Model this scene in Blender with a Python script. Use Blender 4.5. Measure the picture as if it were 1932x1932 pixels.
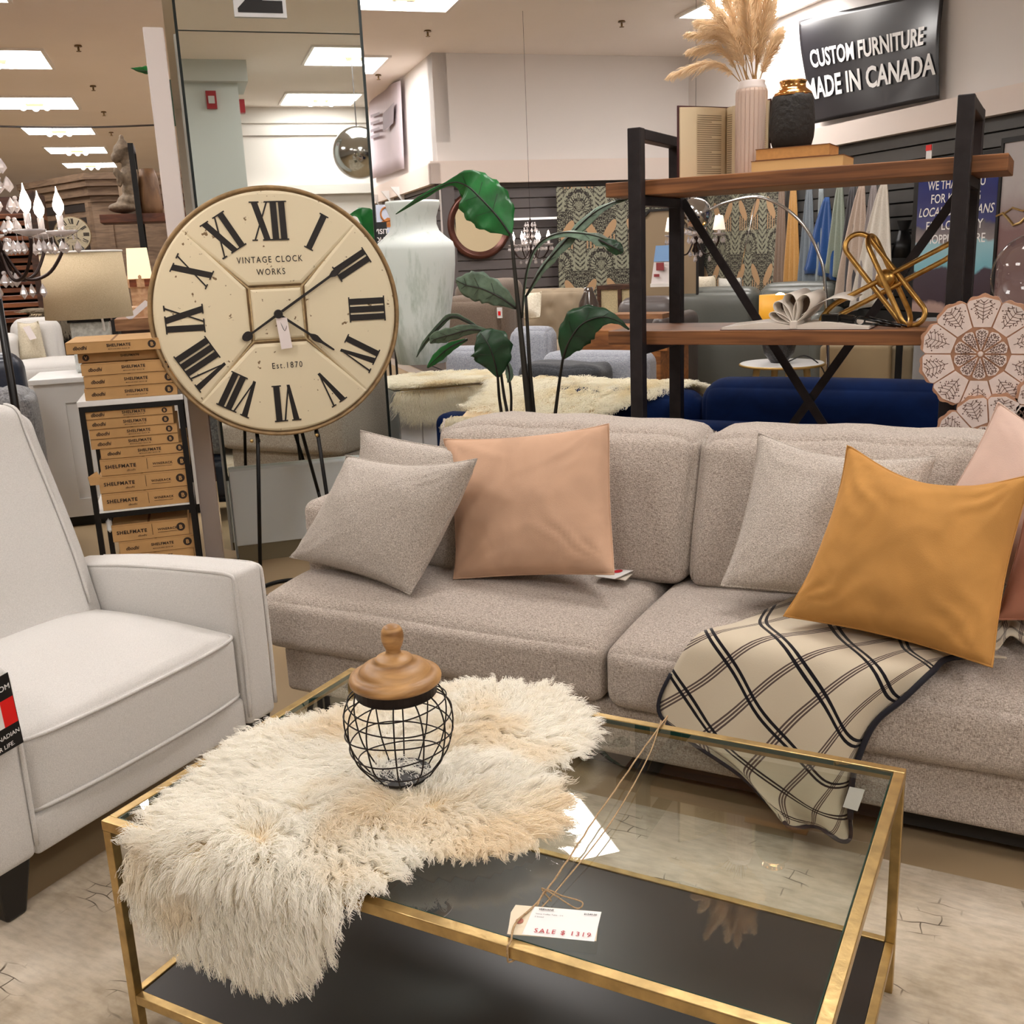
import bpy, math, random
from mathutils import Vector, Matrix, noise
V=Vector
for o in list(bpy.data.objects): bpy.data.objects.remove(o)
SC=bpy.context.scene; COL=SC.collection
# ---------------- camera ----------------
PHI,TH,RO,FPX=.4913,.2474,-.0423,1916.
def _cam():
    fw=V((-math.sin(PHI)*math.cos(TH),math.cos(PHI)*math.cos(TH),-math.sin(TH)))
    rt=V((math.cos(PHI),math.sin(PHI),0)); up=rt.cross(fw)
    r2=rt*math.cos(RO)+up*math.sin(RO); u2=-rt*math.sin(RO)+up*math.cos(RO)
    return Matrix((r2,u2,-fw)).transposed()
CM=_cam(); CP=V((0,0,1.4))
cd=bpy.data.cameras.new('camera'); cam=bpy.data.objects.new('camera',cd); COL.objects.link(cam)
cd.sensor_fit='HORIZONTAL'; cd.sensor_width=36; cd.lens=36*FPX/1932; cd.clip_start=.02; cd.clip_end=100
cam.matrix_world=Matrix.Translation(CP)@CM.to_4x4(); SC.camera=cam
# ---------------- light and exposure ----------------
SC.view_settings.view_transform='Standard'; SC.view_settings.look='None'; SC.view_settings.gamma=1
SC.view_settings.use_curve_mapping=False; SC.view_settings.exposure=0.08
TROFFER=20.0; BULB=22.0
w=bpy.data.worlds.new('world'); SC.world=w; w.use_nodes=True
w.node_tree.nodes['Background'].inputs[0].default_value=(1,.9,.8,1); w.node_tree.nodes['Background'].inputs[1].default_value=.6
# ---------------- where a photographed point lies in the room ----------------
S2=math.sqrt(.5)
def ray(px,py): return CM@V((px-966,966-py,-FPX))
def PZ(px,py,z): d=ray(px,py); return CP+d*((z-CP.z)/d.z)
def PY(px,py,y): d=ray(px,py); return CP+d*(y/d.y)
def PX(px,py,x): d=ray(px,py); return CP+d*(x/d.x)
def PV(px,py,v): d=ray(px,py); return CP+d*(v/(S2*(d.y-d.x)))
def PU(px,py,u): d=ray(px,py); return CP+d*(u/(S2*(d.y+d.x)))
def uvz(p): return V((S2*(p.x+p.y),S2*(p.y-p.x),p.z))
def BV(px,py,v): return uvz(PV(px,py,v))   # building frame coordinates on a plane parallel to the back wall
def BU(px,py,u): return uvz(PU(px,py,u))
def BZ(px,py,z): return uvz(PZ(px,py,z))
B=Matrix.Rotation(math.pi/4,4,'Z'); I4=Matrix()
# ---------------- mesh building ----------------
MW={}
class MB:
    def __init__(s,xf=None): s.v=[]; s.f=[]; s.uv=[]; s.xf=xf or I4
    def add(s,vs,fs,uvs=None):
        b=len(s.v); s.v+=[s.xf@V(p) for p in vs]; s.f+=[tuple(b+i for i in f) for f in fs]
        s.uv+=(list(uvs) if uvs else [(0,0)]*len(vs)); return s
    def box(s,x0,x1,y0,y1,z0,z1):
        p=[(x,y,z) for z in (z0,z1) for y in (y0,y1) for x in (x0,x1)]
        return s.add(p,[(0,2,3,1),(4,5,7,6),(0,1,5,4),(2,6,7,3),(0,4,6,2),(1,3,7,5)],[(q[0],q[2]+q[1]) for q in p])
    def soft(s,x0,x1,y0,y1,z0,z1,r,bulge=(0,0,0),n=6,shape=None):
        c=V(((x0+x1)/2,(y0+y1)/2,(z0+z1)/2)); h=V((abs(x1-x0)/2,abs(y1-y0)/2,abs(z1-z0)/2))
        r=min(r,min(h)*.98)
        def ts(hh):
            k=r/hh; a=[-1+k*(1-math.cos(t*math.pi/8)) for t in range(0,4)]
            m=[-1+k+(2-2*k)*i/n for i in range(n+1)]; return a+m+[-q for q in reversed(a)]
        T=[ts(h.x),ts(h.y),ts(h.z)]; idx={}; vs=[]; fs=[]
        N=[len(t) for t in T]
        def vid(i,j,k):
            if (i,j,k) in idx: return idx[i,j,k]
            q=V((T[0][i],T[1][j],T[2][k])); p=V((q.x*h.x,q.y*h.y,q.z*h.z))
            inn=V([max(-h[a]+r,min(h[a]-r,p[a])) for a in range(3)]); d=p-inn
            if d.length>1e-9: p=inn+d.normalized()*r
            for a in range(3):
                b1,b2=[t for t in range(3) if t!=a]
                if bulge[a]: p[a]+=bulge[a]*q[a]*(max(0,1-q[b1]**2)*max(0,1-q[b2]**2))**.6
            p=p+c
            if shape: p=shape(p,q)
            idx[i,j,k]=len(vs); vs.append(p); return idx[i,j,k]
        for a in range(3):
            b1,b2=[(1,2),(2,0),(0,1)][a]
            for side in (0,N[a]-1):
                for i in range(N[b1]-1):
                    for j in range(N[b2]-1):
                        f=[]
                        for (ii,jj) in ((i,j),(i+1,j),(i+1,j+1),(i,j+1)):
                            t=[0,0,0]; t[a]=side; t[b1]=ii; t[b2]=jj; f.append(vid(*t))
                        fs.append(tuple(f) if side else tuple(reversed(f)))
        return s.add(vs,fs,[(p.x,p.z+p.y) for p in vs])
    def bar(s,p,q,w,h=None,up=(0,0,1)):
        p=V(p);q=V(q);h=h or w; d=(q-p).normalized(); up=V(up)
        if abs(d.dot(up))>.97: up=V((0,1,0))
        a=d.cross(up).normalized(); b=a.cross(d).normalized()
        o=[a*(i*w/2)+b*(j*h/2) for i,j in ((-1,-1),(1,-1),(1,1),(-1,1))]
        return s.add([p+t for t in o]+[q+t for t in o],[(3,2,1,0),(4,5,6,7)]+[(i,(i+1)%4,4+(i+1)%4,4+i) for i in range(4)])
    def tube(s,pts,r,n=8,closed=False,rs=None):
        pts=[V(p) for p in pts]; m=len(pts); vs=[];fs=[]; nrm=None
        for i,p in enumerate(pts):
            if closed: t=(pts[(i+1)%m]-pts[i-1])
            else: t=pts[min(i+1,m-1)]-pts[max(i-1,0)]
            t=t.normalized() if t.length>1e-9 else V((0,0,1))
            if nrm is None:
                nrm=t.orthogonal().normalized()
            nrm=(nrm-t*nrm.dot(t)); nrm=nrm.normalized() if nrm.length>1e-6 else t.orthogonal().normalized()
            b=t.cross(nrm); rr=rs[i] if rs else r
            vs+=[p+(nrm*math.cos(2*math.pi*k/n)+b*math.sin(2*math.pi*k/n))*rr for k in range(n)]
        for i in range(m if closed else m-1):
            for k in range(n):
                a=i*n; c=((i+1)%m)*n; fs.append((a+k,a+(k+1)%n,c+(k+1)%n,c+k))
        if not closed: fs+= [tuple(reversed(range(n))),tuple((m-1)*n+k for k in range(n))]
        return s.add(vs,fs)
    def lathe(s,prof,c=(0,0,0),n=32,axis=None,deform=None):
        c=V(c); R=V((0,0,1)).rotation_difference(V(axis)).to_matrix() if axis else Matrix.Identity(3)
        vs=[];fs=[];uv=[]; m=len(prof)
        for i,(r,z) in enumerate(prof):
            for k in range(n):
                a=2*math.pi*k/n; rr=r*(deform(a,i) if deform else 1)
                vs.append(c+R@V((rr*math.cos(a),rr*math.sin(a),z))); uv.append((k/n,i/m))
        for i in range(m-1):
            for k in range(n): fs.append((i*n+k,i*n+(k+1)%n,(i+1)*n+(k+1)%n,(i+1)*n+k))
        if prof[0][0]>1e-6: fs.append(tuple(reversed(range(n))))
        if prof[-1][0]>1e-6: fs.append(tuple((m-1)*n+k for k in range(n)))
        return s.add(vs,fs,uv)
    def ball(s,c,r,n=16,sc=(1,1,1)):
        pr=[(max(1e-5,math.sin(math.pi*i/n))*r,-math.cos(math.pi*i/n)*r) for i in range(n+1)]
        b=len(s.v); s.lathe(pr,(0,0,0),n*2)
        c=s.xf@V(c)
        for i in range(b,len(s.v)): p=s.v[i]; s.v[i]=V((p.x*sc[0],p.y*sc[1],p.z*sc[2]))+c
        return s
    def prism(s,poly,o,ax,ay,t):
        """2D polygon (x along ax, y along ay) from origin o, thickness vector t"""
        o=V(o);ax=V(ax);ay=V(ay);t=V(t); n=len(poly)
        f=[o+ax*x+ay*y for x,y in poly]; 
        return s.add(f+[p+t for p in f],[tuple(range(n)),tuple(reversed(range(n,2*n)))]+[(i,n+i,n+(i+1)%n,(i+1)%n) for i in range(n)])
    def grid(s,rows,uvf=None,closed=False):
        m=len(rows);n=len(rows[0]); vs=[V(p) for r in rows for p in r]
        uv=[(j/(n-1),i/(m-1)) if not uvf else uvf(i/(m-1),j/(n-1)) for i in range(m) for j in range(n)]
        fs=[(i*n+j,i*n+j+1,(i+1)*n+j+1,(i+1)*n+j) for i in range(m-1) for j in range(n-1)]
        return s.add(vs,fs,uv)
    def text(s,txt,size,o,ax,ay,bold=0,sx=1,shear=0,t=.0006,align='CENTER',sp=1,maxw=None):
        c=bpy.data.curves.new('t','FONT'); c.body=txt; c.size=1; c.align_x=align; c.offset=bold; c.shear=shear
        c.space_character=sp; c.space_line=1.0; c.resolution_u=3
        ob=bpy.data.objects.new('t',c); me=bpy.data.meshes.new_from_object(ob)
        o=V(o);ax=V(ax).normalized();ay=V(ay).normalized(); nn=ax.cross(ay)*t
        if maxw:
            xs=[v.co.x for v in me.vertices]
            if xs: sx=min(sx*9,maxw/((max(xs)-min(xs))*size))
        vs=[o+ax*(v.co.x*size*sx)+ay*(v.co.y*size)+nn for v in me.vertices]
        s.add(vs,[tuple(p.vertices) for p in me.polygons])
        bpy.data.objects.remove(ob); bpy.data.meshes.remove(me); bpy.data.curves.remove(c); return s
    def mesh(s,name,M=None):
        me=bpy.data.meshes.new(name); inv=(M.inverted() if M else I4)
        me.from_pydata([inv@p for p in s.v],[],s.f)
        ul=me.uv_layers.new(name='uv')
        me.update()
        lv=[l.vertex_index for l in me.loops]
        ul.data.foreach_set('uv',[c for i in lv for c in s.uv[i][:2]])
        return me
    def build(s,name,mat,parent,smooth=False,bev=0,seg=2,sub=0,solid=0,kind=None,label=None,off=-1):
        M=MW.get(parent,I4) if parent else I4
        me=s.mesh(name,M); me.materials.append(mat)
        if smooth: me.polygons.foreach_set('use_smooth',[True]*len(me.polygons))
        ob=bpy.data.objects.new(name,me); COL.objects.link(ob)
        if parent: ob.parent=parent; MW[ob]=M
        if solid: m=ob.modifiers.new('s','SOLIDIFY'); m.thickness=solid; m.offset=off
        if bev: m=ob.modifiers.new('b','BEVEL'); m.width=bev; m.segments=seg; m.limit_method='ANGLE'; m.angle_limit=.6
        if sub: m=ob.modifiers.new('u','SUBSURF'); m.levels=sub; m.render_levels=sub
        if kind: ob['kind']=kind
        if label: ob['label']=label
        return ob
    def single(s,name,mat,label,cat,group=None,rz=0,**k):
        lo=[min(p[a] for p in s.v) for a in range(3)]; hi=[max(p[a] for p in s.v) for a in range(3)]
        M=Matrix.Translation(((lo[0]+hi[0])/2,(lo[1]+hi[1])/2,lo[2]))@Matrix.Rotation(rz,4,'Z')
        me=s.mesh(name,M); me.materials.append(mat)
        if k.get('smooth'): me.polygons.foreach_set('use_smooth',[True]*len(me.polygons))
        ob=bpy.data.objects.new(name,me); COL.objects.link(ob); ob.matrix_world=M; MW[ob]=M
        if k.get('solid'): m=ob.modifiers.new('s','SOLIDIFY'); m.thickness=k['solid']; m.offset=k.get('off',-1)
        if k.get('bev'): m=ob.modifiers.new('b','BEVEL'); m.width=k['bev']; m.segments=2; m.limit_method='ANGLE'; m.angle_limit=.6
        if k.get('sub'): m=ob.modifiers.new('u','SUBSURF'); m.levels=k['sub']; m.render_levels=k['sub']
        ob['label']=label; ob['category']=cat
        if group: ob['group']=group
        return ob
    def struct(s,name,mat,**k):
        return s.build(name,mat,None,kind='structure',**k)
def thing(name,label,cat,loc,rz=0,group=None):
    o=bpy.data.objects.new(name,None); COL.objects.link(o); o.empty_display_size=.05
    M=Matrix.Translation(V(loc))@Matrix.Rotation(rz,4,'Z'); o.matrix_world=M; o.location=V(loc); o.rotation_euler=(0,0,rz); MW[o]=M
    o['label']=label; o['category']=cat
    if group: o['group']=group
    return o
def bthing(name,label,cat,u,v,z,group=None): return thing(name,label,cat,B@V((u,v,z)),math.pi/4,group)
def copy_tree(o,loc,label,group=None,rz=None):
    r=o.copy(); COL.objects.link(r); r.location=loc
    if rz is not None: r.rotation_euler=(0,0,rz)
    r['label']=label
    if group: r['group']=group
    for c in [x for x in o.children]:
        d=c.copy(); COL.objects.link(d); d.parent=r
        for g in [x for x in c.children]:
            e=g.copy(); COL.objects.link(e); e.parent=d
    return r
# ---------------- materials ----------------
def lin(c): return tuple(((x/255)/12.92 if x/255<=.04045 else ((x/255+.055)/1.055)**2.4) for x in c)+(1,)
MC={}
def base(name):
    m=bpy.data.materials.new(name); m.use_nodes=True; nt=m.node_tree; b=nt.nodes['Principled BSDF']; return m,nt,b
def N(nt,t,**k):
    n=nt.nodes.new(t)
    for a,v in k.items():
        if isinstance(a,str) and hasattr(n,a): setattr(n,a,v)
    return n
def plain(name,c,rough=.6,metal=0,spec=.5,var=0,scale=8,bump=0,bscale=60,coat=0,emit=None,es=0,alpha=None):
    if name in MC: return MC[name]
    m,nt,b=base(name); col=lin(c); b.inputs['Base Color'].default_value=col
    b.inputs['Roughness'].default_value=rough; b.inputs['Metallic'].default_value=metal
    b.inputs['Specular IOR Level'].default_value=spec
    if coat: b.inputs['Coat Weight'].default_value=coat
    if emit: b.inputs['Emission Color'].default_value=lin(emit); b.inputs['Emission Strength'].default_value=es
    tc=N(nt,'ShaderNodeTexCoord')
    if var:
        nz=N(nt,'ShaderNodeTexNoise'); nz.inputs['Scale'].default_value=scale; nz.inputs['Detail'].default_value=6
        mx=N(nt,'ShaderNodeMix',data_type='RGBA'); nt.links.new(tc.outputs['Object'],nz.inputs['Vector'])
        cr=N(nt,'ShaderNodeMapRange'); cr.inputs[1].default_value=.3; cr.inputs[2].default_value=.7
        nt.links.new(nz.outputs[0],cr.inputs[0]); nt.links.new(cr.outputs[0],mx.inputs[0])
        mx.inputs[6].default_value=tuple(x*(1-var) for x in col[:3])+(1,); mx.inputs[7].default_value=tuple(min(1,x*(1+var)) for x in col[:3])+(1,)
        nt.links.new(mx.outputs[2],b.inputs['Base Color'])
    if bump:
        nb=N(nt,'ShaderNodeTexNoise'); nb.inputs['Scale'].default_value=bscale; nb.inputs['Detail'].default_value=4
        bp=N(nt,'ShaderNodeBump'); bp.inputs['Strength'].default_value=bump; bp.inputs['Distance'].default_value=.01
        nt.links.new(tc.outputs['Object'],nb.inputs['Vector']); nt.links.new(nb.outputs[0],bp.inputs['Height']); nt.links.new(bp.outputs[0],b.inputs['Normal'])
    MC[name]=m; return m
def fabric(name,c1,c2,scale=260,rough=.9,bump=.5,aniso=3.5,sheen=.2,contrast=(.38,.62)):
    if name in MC: return MC[name]
    m,nt,b=base(name); L=nt.links.new; tc=N(nt,'ShaderNodeTexCoord'); outs=[]
    for sc in ((scale/aniso,scale,scale),(scale,scale,scale/aniso),(scale,scale/aniso,scale)):
        mp=N(nt,'ShaderNodeMapping'); mp.inputs['Scale'].default_value=sc; L(tc.outputs['Object'],mp.inputs[0])
        nz=N(nt,'ShaderNodeTexNoise'); nz.inputs['Scale'].default_value=1; nz.inputs['Detail'].default_value=2; L(mp.outputs[0],nz.inputs['Vector']); outs.append(nz.outputs[0])
    a1=N(nt,'ShaderNodeMath',operation='ADD'); L(outs[0],a1.inputs[0]); L(outs[1],a1.inputs[1])
    a2=N(nt,'ShaderNodeMath',operation='ADD'); L(a1.outputs[0],a2.inputs[0]); L(outs[2],a2.inputs[1])
    mr=N(nt,'ShaderNodeMapRange'); mr.inputs[1].default_value=contrast[0]*3; mr.inputs[2].default_value=contrast[1]*3; L(a2.outputs[0],mr.inputs[0])
    mx=N(nt,'ShaderNodeMix',data_type='RGBA'); mx.inputs[6].default_value=lin(c1); mx.inputs[7].default_value=lin(c2); L(mr.outputs[0],mx.inputs[0]); L(mx.outputs[2],b.inputs['Base Color'])
    bp=N(nt,'ShaderNodeBump'); bp.inputs['Strength'].default_value=bump; bp.inputs['Distance'].default_value=.003; L(a2.outputs[0],bp.inputs['Height']); L(bp.outputs[0],b.inputs['Normal'])
    b.inputs['Roughness'].default_value=rough; b.inputs['Sheen Weight'].default_value=sheen; b.inputs['Specular IOR Level'].default_value=.15
    MC[name]=m; return m
def velvet(name,c,dark=.75,sheen=.5,scale=5):
    if name in MC: return MC[name]
    m,nt,b=base(name); L=nt.links.new; tc=N(nt,'ShaderNodeTexCoord')
    nz=N(nt,'ShaderNodeTexNoise'); nz.inputs['Scale'].default_value=scale; nz.inputs['Detail'].default_value=3; nz.inputs['Distortion'].default_value=1.2; L(tc.outputs['Object'],nz.inputs['Vector'])
    mr=N(nt,'ShaderNodeMapRange'); mr.inputs[1].default_value=.35; mr.inputs[2].default_value=.65; L(nz.outputs[0],mr.inputs[0])
    col=lin(c); mx=N(nt,'ShaderNodeMix',data_type='RGBA'); mx.inputs[6].default_value=tuple(x*dark for x in col[:3])+(1,); mx.inputs[7].default_value=col; L(mr.outputs[0],mx.inputs[0]); L(mx.outputs[2],b.inputs['Base Color'])
    b.inputs['Roughness'].default_value=.85; b.inputs['Sheen Weight'].default_value=sheen; b.inputs['Sheen Roughness'].default_value=.4; b.inputs['Sheen Tint'].default_value=tuple(min(1,x*1.5+.1) for x in col[:3])+(1,); b.inputs['Specular IOR Level'].default_value=.1
    n2=N(nt,'ShaderNodeTexNoise'); n2.inputs['Scale'].default_value=400; L(tc.outputs['Object'],n2.inputs['Vector'])
    bp=N(nt,'ShaderNodeBump'); bp.inputs['Strength'].default_value=.2; bp.inputs['Distance'].default_value=.002; L(n2.outputs[0],bp.inputs['Height']); L(bp.outputs[0],b.inputs['Normal'])
    MC[name]=m; return m
def wood(name,c1,c2,scale=(3,40,40),rough=.5,coat=0,bump=.15):
    if name in MC: return MC[name]
    m,nt,b=base(name); L=nt.links.new; tc=N(nt,'ShaderNodeTexCoord'); mp=N(nt,'ShaderNodeMapping'); mp.inputs['Scale'].default_value=scale; L(tc.outputs['Object'],mp.inputs[0])
    nz=N(nt,'ShaderNodeTexNoise'); nz.inputs['Scale'].default_value=1; nz.inputs['Detail'].default_value=5; nz.inputs['Distortion'].default_value=.8; L(mp.outputs[0],nz.inputs['Vector'])
    mr=N(nt,'ShaderNodeMapRange'); mr.inputs[1].default_value=.32; mr.inputs[2].default_value=.68; L(nz.outputs[0],mr.inputs[0])
    mx=N(nt,'ShaderNodeMix',data_type='RGBA'); mx.inputs[6].default_value=lin(c1); mx.inputs[7].default_value=lin(c2); L(mr.outputs[0],mx.inputs[0]); L(mx.outputs[2],b.inputs['Base Color'])
    bp=N(nt,'ShaderNodeBump'); bp.inputs['Strength'].default_value=bump; bp.inputs['Distance'].default_value=.003; L(nz.outputs[0],bp.inputs['Height']); L(bp.outputs[0],b.inputs['Normal'])
    b.inputs['Roughness'].default_value=rough
    if coat: b.inputs['Coat Weight'].default_value=coat
    MC[name]=m; return m
def thin_glass(name,tint,gl=1.0,ior=1.5):
    if name in MC: return MC[name]
    m=bpy.data.materials.new(name); m.use_nodes=True; nt=m.node_tree; nt.nodes.clear(); L=nt.links.new
    o=N(nt,'ShaderNodeOutputMaterial'); t=N(nt,'ShaderNodeBsdfTransparent'); t.inputs[0].default_value=tint
    g=N(nt,'ShaderNodeBsdfGlossy'); g.inputs['Roughness'].default_value=.01; g.inputs[0].default_value=(gl,gl,gl,1)
    fr=N(nt,'ShaderNodeFresnel'); ge=N(nt,'ShaderNodeNewGeometry'); im=N(nt,'ShaderNodeMapRange'); im.inputs[3].default_value=ior; im.inputs[4].default_value=1/ior; L(ge.outputs['Backfacing'],im.inputs[0]); L(im.outputs[0],fr.inputs[0]); mx=N(nt,'ShaderNodeMixShader'); L(fr.outputs[0],mx.inputs[0]); L(t.outputs[0],mx.inputs[1]); L(g.outputs[0],mx.inputs[2]); L(mx.outputs[0],o.inputs[0])
    MC[name]=m; return m
def mirror(name,c=(.8,.85,.82),rough=.01):
    if name in MC: return MC[name]
    m,nt,b=base(name); b.inputs['Base Color'].default_value=c+(1,); b.inputs['Metallic'].default_value=1; b.inputs['Roughness'].default_value=rough; MC[name]=m; return m
def emis(name,c,s):
    if name in MC: return MC[name]
    m=bpy.data.materials.new(name); m.use_nodes=True; nt=m.node_tree; nt.nodes.clear(); o=N(nt,'ShaderNodeOutputMaterial'); e=N(nt,'ShaderNodeEmission'); e.inputs[0].default_value=lin(c); e.inputs[1].default_value=s; nt.links.new(e.outputs[0],o.inputs[0]); MC[name]=m; return m
def hairmat(name,c):
    if name in MC: return MC[name]
    m=bpy.data.materials.new(name); m.use_nodes=True; nt=m.node_tree; nt.nodes.clear(); L=nt.links.new
    o=N(nt,'ShaderNodeOutputMaterial'); d=N(nt,'ShaderNodeBsdfDiffuse'); d.inputs[0].default_value=lin(c); t=N(nt,'ShaderNodeBsdfTranslucent'); t.inputs[0].default_value=lin(c)
    g=N(nt,'ShaderNodeBsdfGlossy'); g.inputs['Roughness'].default_value=.45
    a=N(nt,'ShaderNodeMixShader'); a.inputs[0].default_value=.35; L(d.outputs[0],a.inputs[1]); L(t.outputs[0],a.inputs[2])
    b=N(nt,'ShaderNodeMixShader'); b.inputs[0].default_value=.06; L(a.outputs[0],b.inputs[1]); L(g.outputs[0],b.inputs[2]); L(b.outputs[0],o.inputs[0])
    MC[name]=m; return m
def rnd(a,b): return random.uniform(a,b)
def cr(pts,n=8,closed=False):
    """Catmull-Rom through points"""
    pts=[V(p) for p in pts]; m=len(pts); out=[]
    for i in range(m if closed else m-1):
        p1=pts[i];p2=pts[(i+1)%m]; p0=pts[i-1] if (i>0 or closed) else p1*2-p2; p3=pts[(i+2)%m] if (i+2<m or closed) else p2*2-p1
        for k in range(n):
            t=k/n; out.append(.5*((2*p1)+(p2-p0)*t+(2*p0-5*p1+4*p2-p3)*t*t+(3*p1-p0-3*p2+p3)*t**3))
    if not closed: out.append(pts[-1])
    return out
def net(ctrl,nu=6,nv=6):
    rows=[cr(r,nv) for r in ctrl]; cols=list(zip(*rows)); cols=[cr(list(c),nu) for c in cols]; return [list(r) for r in zip(*cols)]
# ======================= the setting =======================
ZC=3.4
M_ceil=plain('ceiling_paint',(248,240,234),.9,var=.03,scale=.7)
M_wall=plain('wall_paint',(226,220,216),.85,var=.03,scale=.8)
M_wallw=plain('fascia_paint',(228,214,205),.85)
M_slat=plain('slat_grey',(98,92,92),.55,var=.08,scale=3)
M_lip_lit=plain('slat_lip_lit',(170,160,160),.6)  # paler backing colour paints lit slat lips into the gaps
def floor_mat():
    m,nt,b=base('floor_concrete'); L=nt.links.new; tc=N(nt,'ShaderNodeTexCoord')
    a=N(nt,'ShaderNodeTexNoise'); a.inputs['Scale'].default_value=1.3; a.inputs['Detail'].default_value=8; L(tc.outputs['Object'],a.inputs['Vector'])
    mx=N(nt,'ShaderNodeMix',data_type='RGBA'); mx.inputs[6].default_value=lin((146,124,94)); mx.inputs[7].default_value=lin((172,150,118)); L(a.outputs[0],mx.inputs[0]); L(mx.outputs[2],b.inputs['Base Color']); b.inputs['Roughness'].default_value=.55
    return m
mb=MB(); mb.box(-30,12,-14,30,-.1,0); mb.struct('floor',floor_mat())
mb=MB(B); mb.box(-9,5.6,-4.4,26,ZC,ZC+.1); mb.struct('ceiling',M_ceil)
def rug_mat():
    m,nt,b=base('distressed_rug'); L=nt.links.new; tc=N(nt,'ShaderNodeTexCoord')
    a=N(nt,'ShaderNodeTexNoise'); a.inputs['Scale'].default_value=2.2; a.inputs['Detail'].default_value=7; a.inputs['Roughness'].default_value=.65; L(tc.outputs['Object'],a.inputs['Vector'])
    r=N(nt,'ShaderNodeValToRGB'); e=r.color_ramp.elements; e[0].position=.3; e[0].color=lin((140,124,102)); e[1].position=.66; e[1].color=lin((214,203,186)); x=e.new(.46); x.color=lin((182,168,148)); L(a.outputs[0],r.inputs[0])
    mp=N(nt,'ShaderNodeMapping'); mp.inputs['Scale'].default_value=(18,60,1); mp.inputs['Rotation'].default_value=(0,0,.15); L(tc.outputs['Object'],mp.inputs[0])
    f=N(nt,'ShaderNodeTexNoise'); f.inputs['Scale'].default_value=1; f.inputs['Detail'].default_value=5; L(mp.outputs[0],f.inputs['Vector'])
    mr=N(nt,'ShaderNodeMapRange'); mr.inputs[1].default_value=.35; mr.inputs[2].default_value=.6; mr.inputs[3].default_value=.82; mr.inputs[4].default_value=1; L(f.outputs[0],mr.inputs[0])
    m1=N(nt,'ShaderNodeMix',data_type='RGBA',blend_type='MULTIPLY'); m1.inputs[0].default_value=1; L(r.outputs[0],m1.inputs[6]); L(mr.outputs[0],m1.inputs[7])
    # dark worn dashes along an old brick-like ornament
    bk=N(nt,'ShaderNodeTexBrick'); bk.inputs['Scale'].default_value=7; bk.inputs['Mortar Size'].default_value=.014; bk.inputs['Mortar Smooth'].default_value=.6; bk.inputs['Color1'].default_value=(1,1,1,1); bk.inputs['Color2'].default_value=(1,1,1,1); bk.inputs['Mortar'].default_value=(0,0,0,1)
    wn=N(nt,'ShaderNodeTexNoise'); wn.inputs['Scale'].default_value=5; L(tc.outputs['Object'],wn.inputs['Vector'])
    va=N(nt,'ShaderNodeVectorMath',operation='MULTIPLY_ADD'); L(wn.outputs['Color'],va.inputs[0]); va.inputs[1].default_value=(.12,.12,0); L(tc.outputs['Object'],va.inputs[2]); L(va.outputs[0],bk.inputs['Vector'])
    gn=N(nt,'ShaderNodeTexNoise'); gn.inputs['Scale'].default_value=6.5; gn.inputs['Detail'].default_value=3; L(tc.outputs['Object'],gn.inputs['Vector'])
    gt=N(nt,'ShaderNodeMapRange'); gt.inputs[1].default_value=.56; gt.inputs[2].default_value=.66; L(gn.outputs[0],gt.inputs[0])
    iv=N(nt,'ShaderNodeMath',operation='SUBTRACT'); iv.inputs[0].default_value=1; L(bk.outputs['Color'],iv.inputs[1])
    ml=N(nt,'ShaderNodeMath',operation='MULTIPLY'); L(iv.outputs[0],ml.inputs[0]); L(gt.outputs[0],ml.inputs[1])
    m2=N(nt,'ShaderNodeMix',data_type='RGBA'); L(ml.outputs[0],m2.inputs[0]); L(m1.outputs[2],m2.inputs[6]); m2.inputs[7].default_value=lin((92,82,70)); L(m2.outputs[2],b.inputs['Base Color'])
    b.inputs['Roughness'].default_value=.95; b.inputs['Specular IOR Level'].default_value=.1
    bp=N(nt,'ShaderNodeBump'); bp.inputs['Strength'].default_value=.5; bp.inputs['Distance'].default_value=.006; L(f.outputs[0],bp.inputs['Height']); L(bp.outputs[0],b.inputs['Normal'])
    return m
mb=MB(); mb.soft(-1.985,1.6,-.6,2.22,0.0,.012,.005,n=4); mb.single('area_rug',rug_mat(),'pale distressed patterned rug lying under the glass coffee table','rug')
# back wall, boxed corner, right wall
mb=MB(B); mb.box(2.6,5.6,10.7,10.9,2.2,ZC); mb.box(2.6,5.6,10.8,10.9,0,2.2); mb.struct('wall_back',M_wall)
mb=MB(B); mb.box(2.6,2.75,10.7,16.0,0,ZC); mb.struct('wall_partition',M_wall)
mb=MB(B); mb.box(5.45,5.6,-4.4,10.7,2.2,ZC); mb.box(5.55,5.65,-4.4,10.7,0,2.2); mb.struct('wall_right',M_wall)
mb=MB(B); mb.box(2.5,5.45,10.6,10.7,2.14,2.36); mb.box(2.5,2.6,10.6,16,2.14,2.34); mb.struct('trim_1',M_wallw)
mb=MB(B); mb.box(5.37,5.45,-4.3,10.6,2.19,2.36); mb.struct('trim_2',M_wallw)
mb=MB(B); mb.box(2.6,5.45,10.69,10.7,2.36,2.55); mb.struct('trim_3',M_wall)
def slats(fn,z1=2.16,step=.104):
    z=.12
    while z<z1-.02: fn(z,min(z+step-.013,z1)); z+=step
mb=MB(B); slats(lambda a,b:mb.box(2.62,5.45,10.72,10.76,a,b)); mb.box(2.62,2.75,10.66,10.72,.1,2.14); mb.struct('wall_slats_back',M_slat)
mb=MB(B); mb.box(2.62,5.45,10.765,10.79,.1,2.16); mb.struct('trim_slat_backing',M_lip_lit)
mb=MB(B); slats(lambda a,b:mb.box(2.56,2.6,10.7,15.9,a,b)); mb.struct('wall_slats_left',M_slat)
M_slat2=plain('slat_dark',(84,82,80),.5,var=.1,scale=3)
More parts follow.
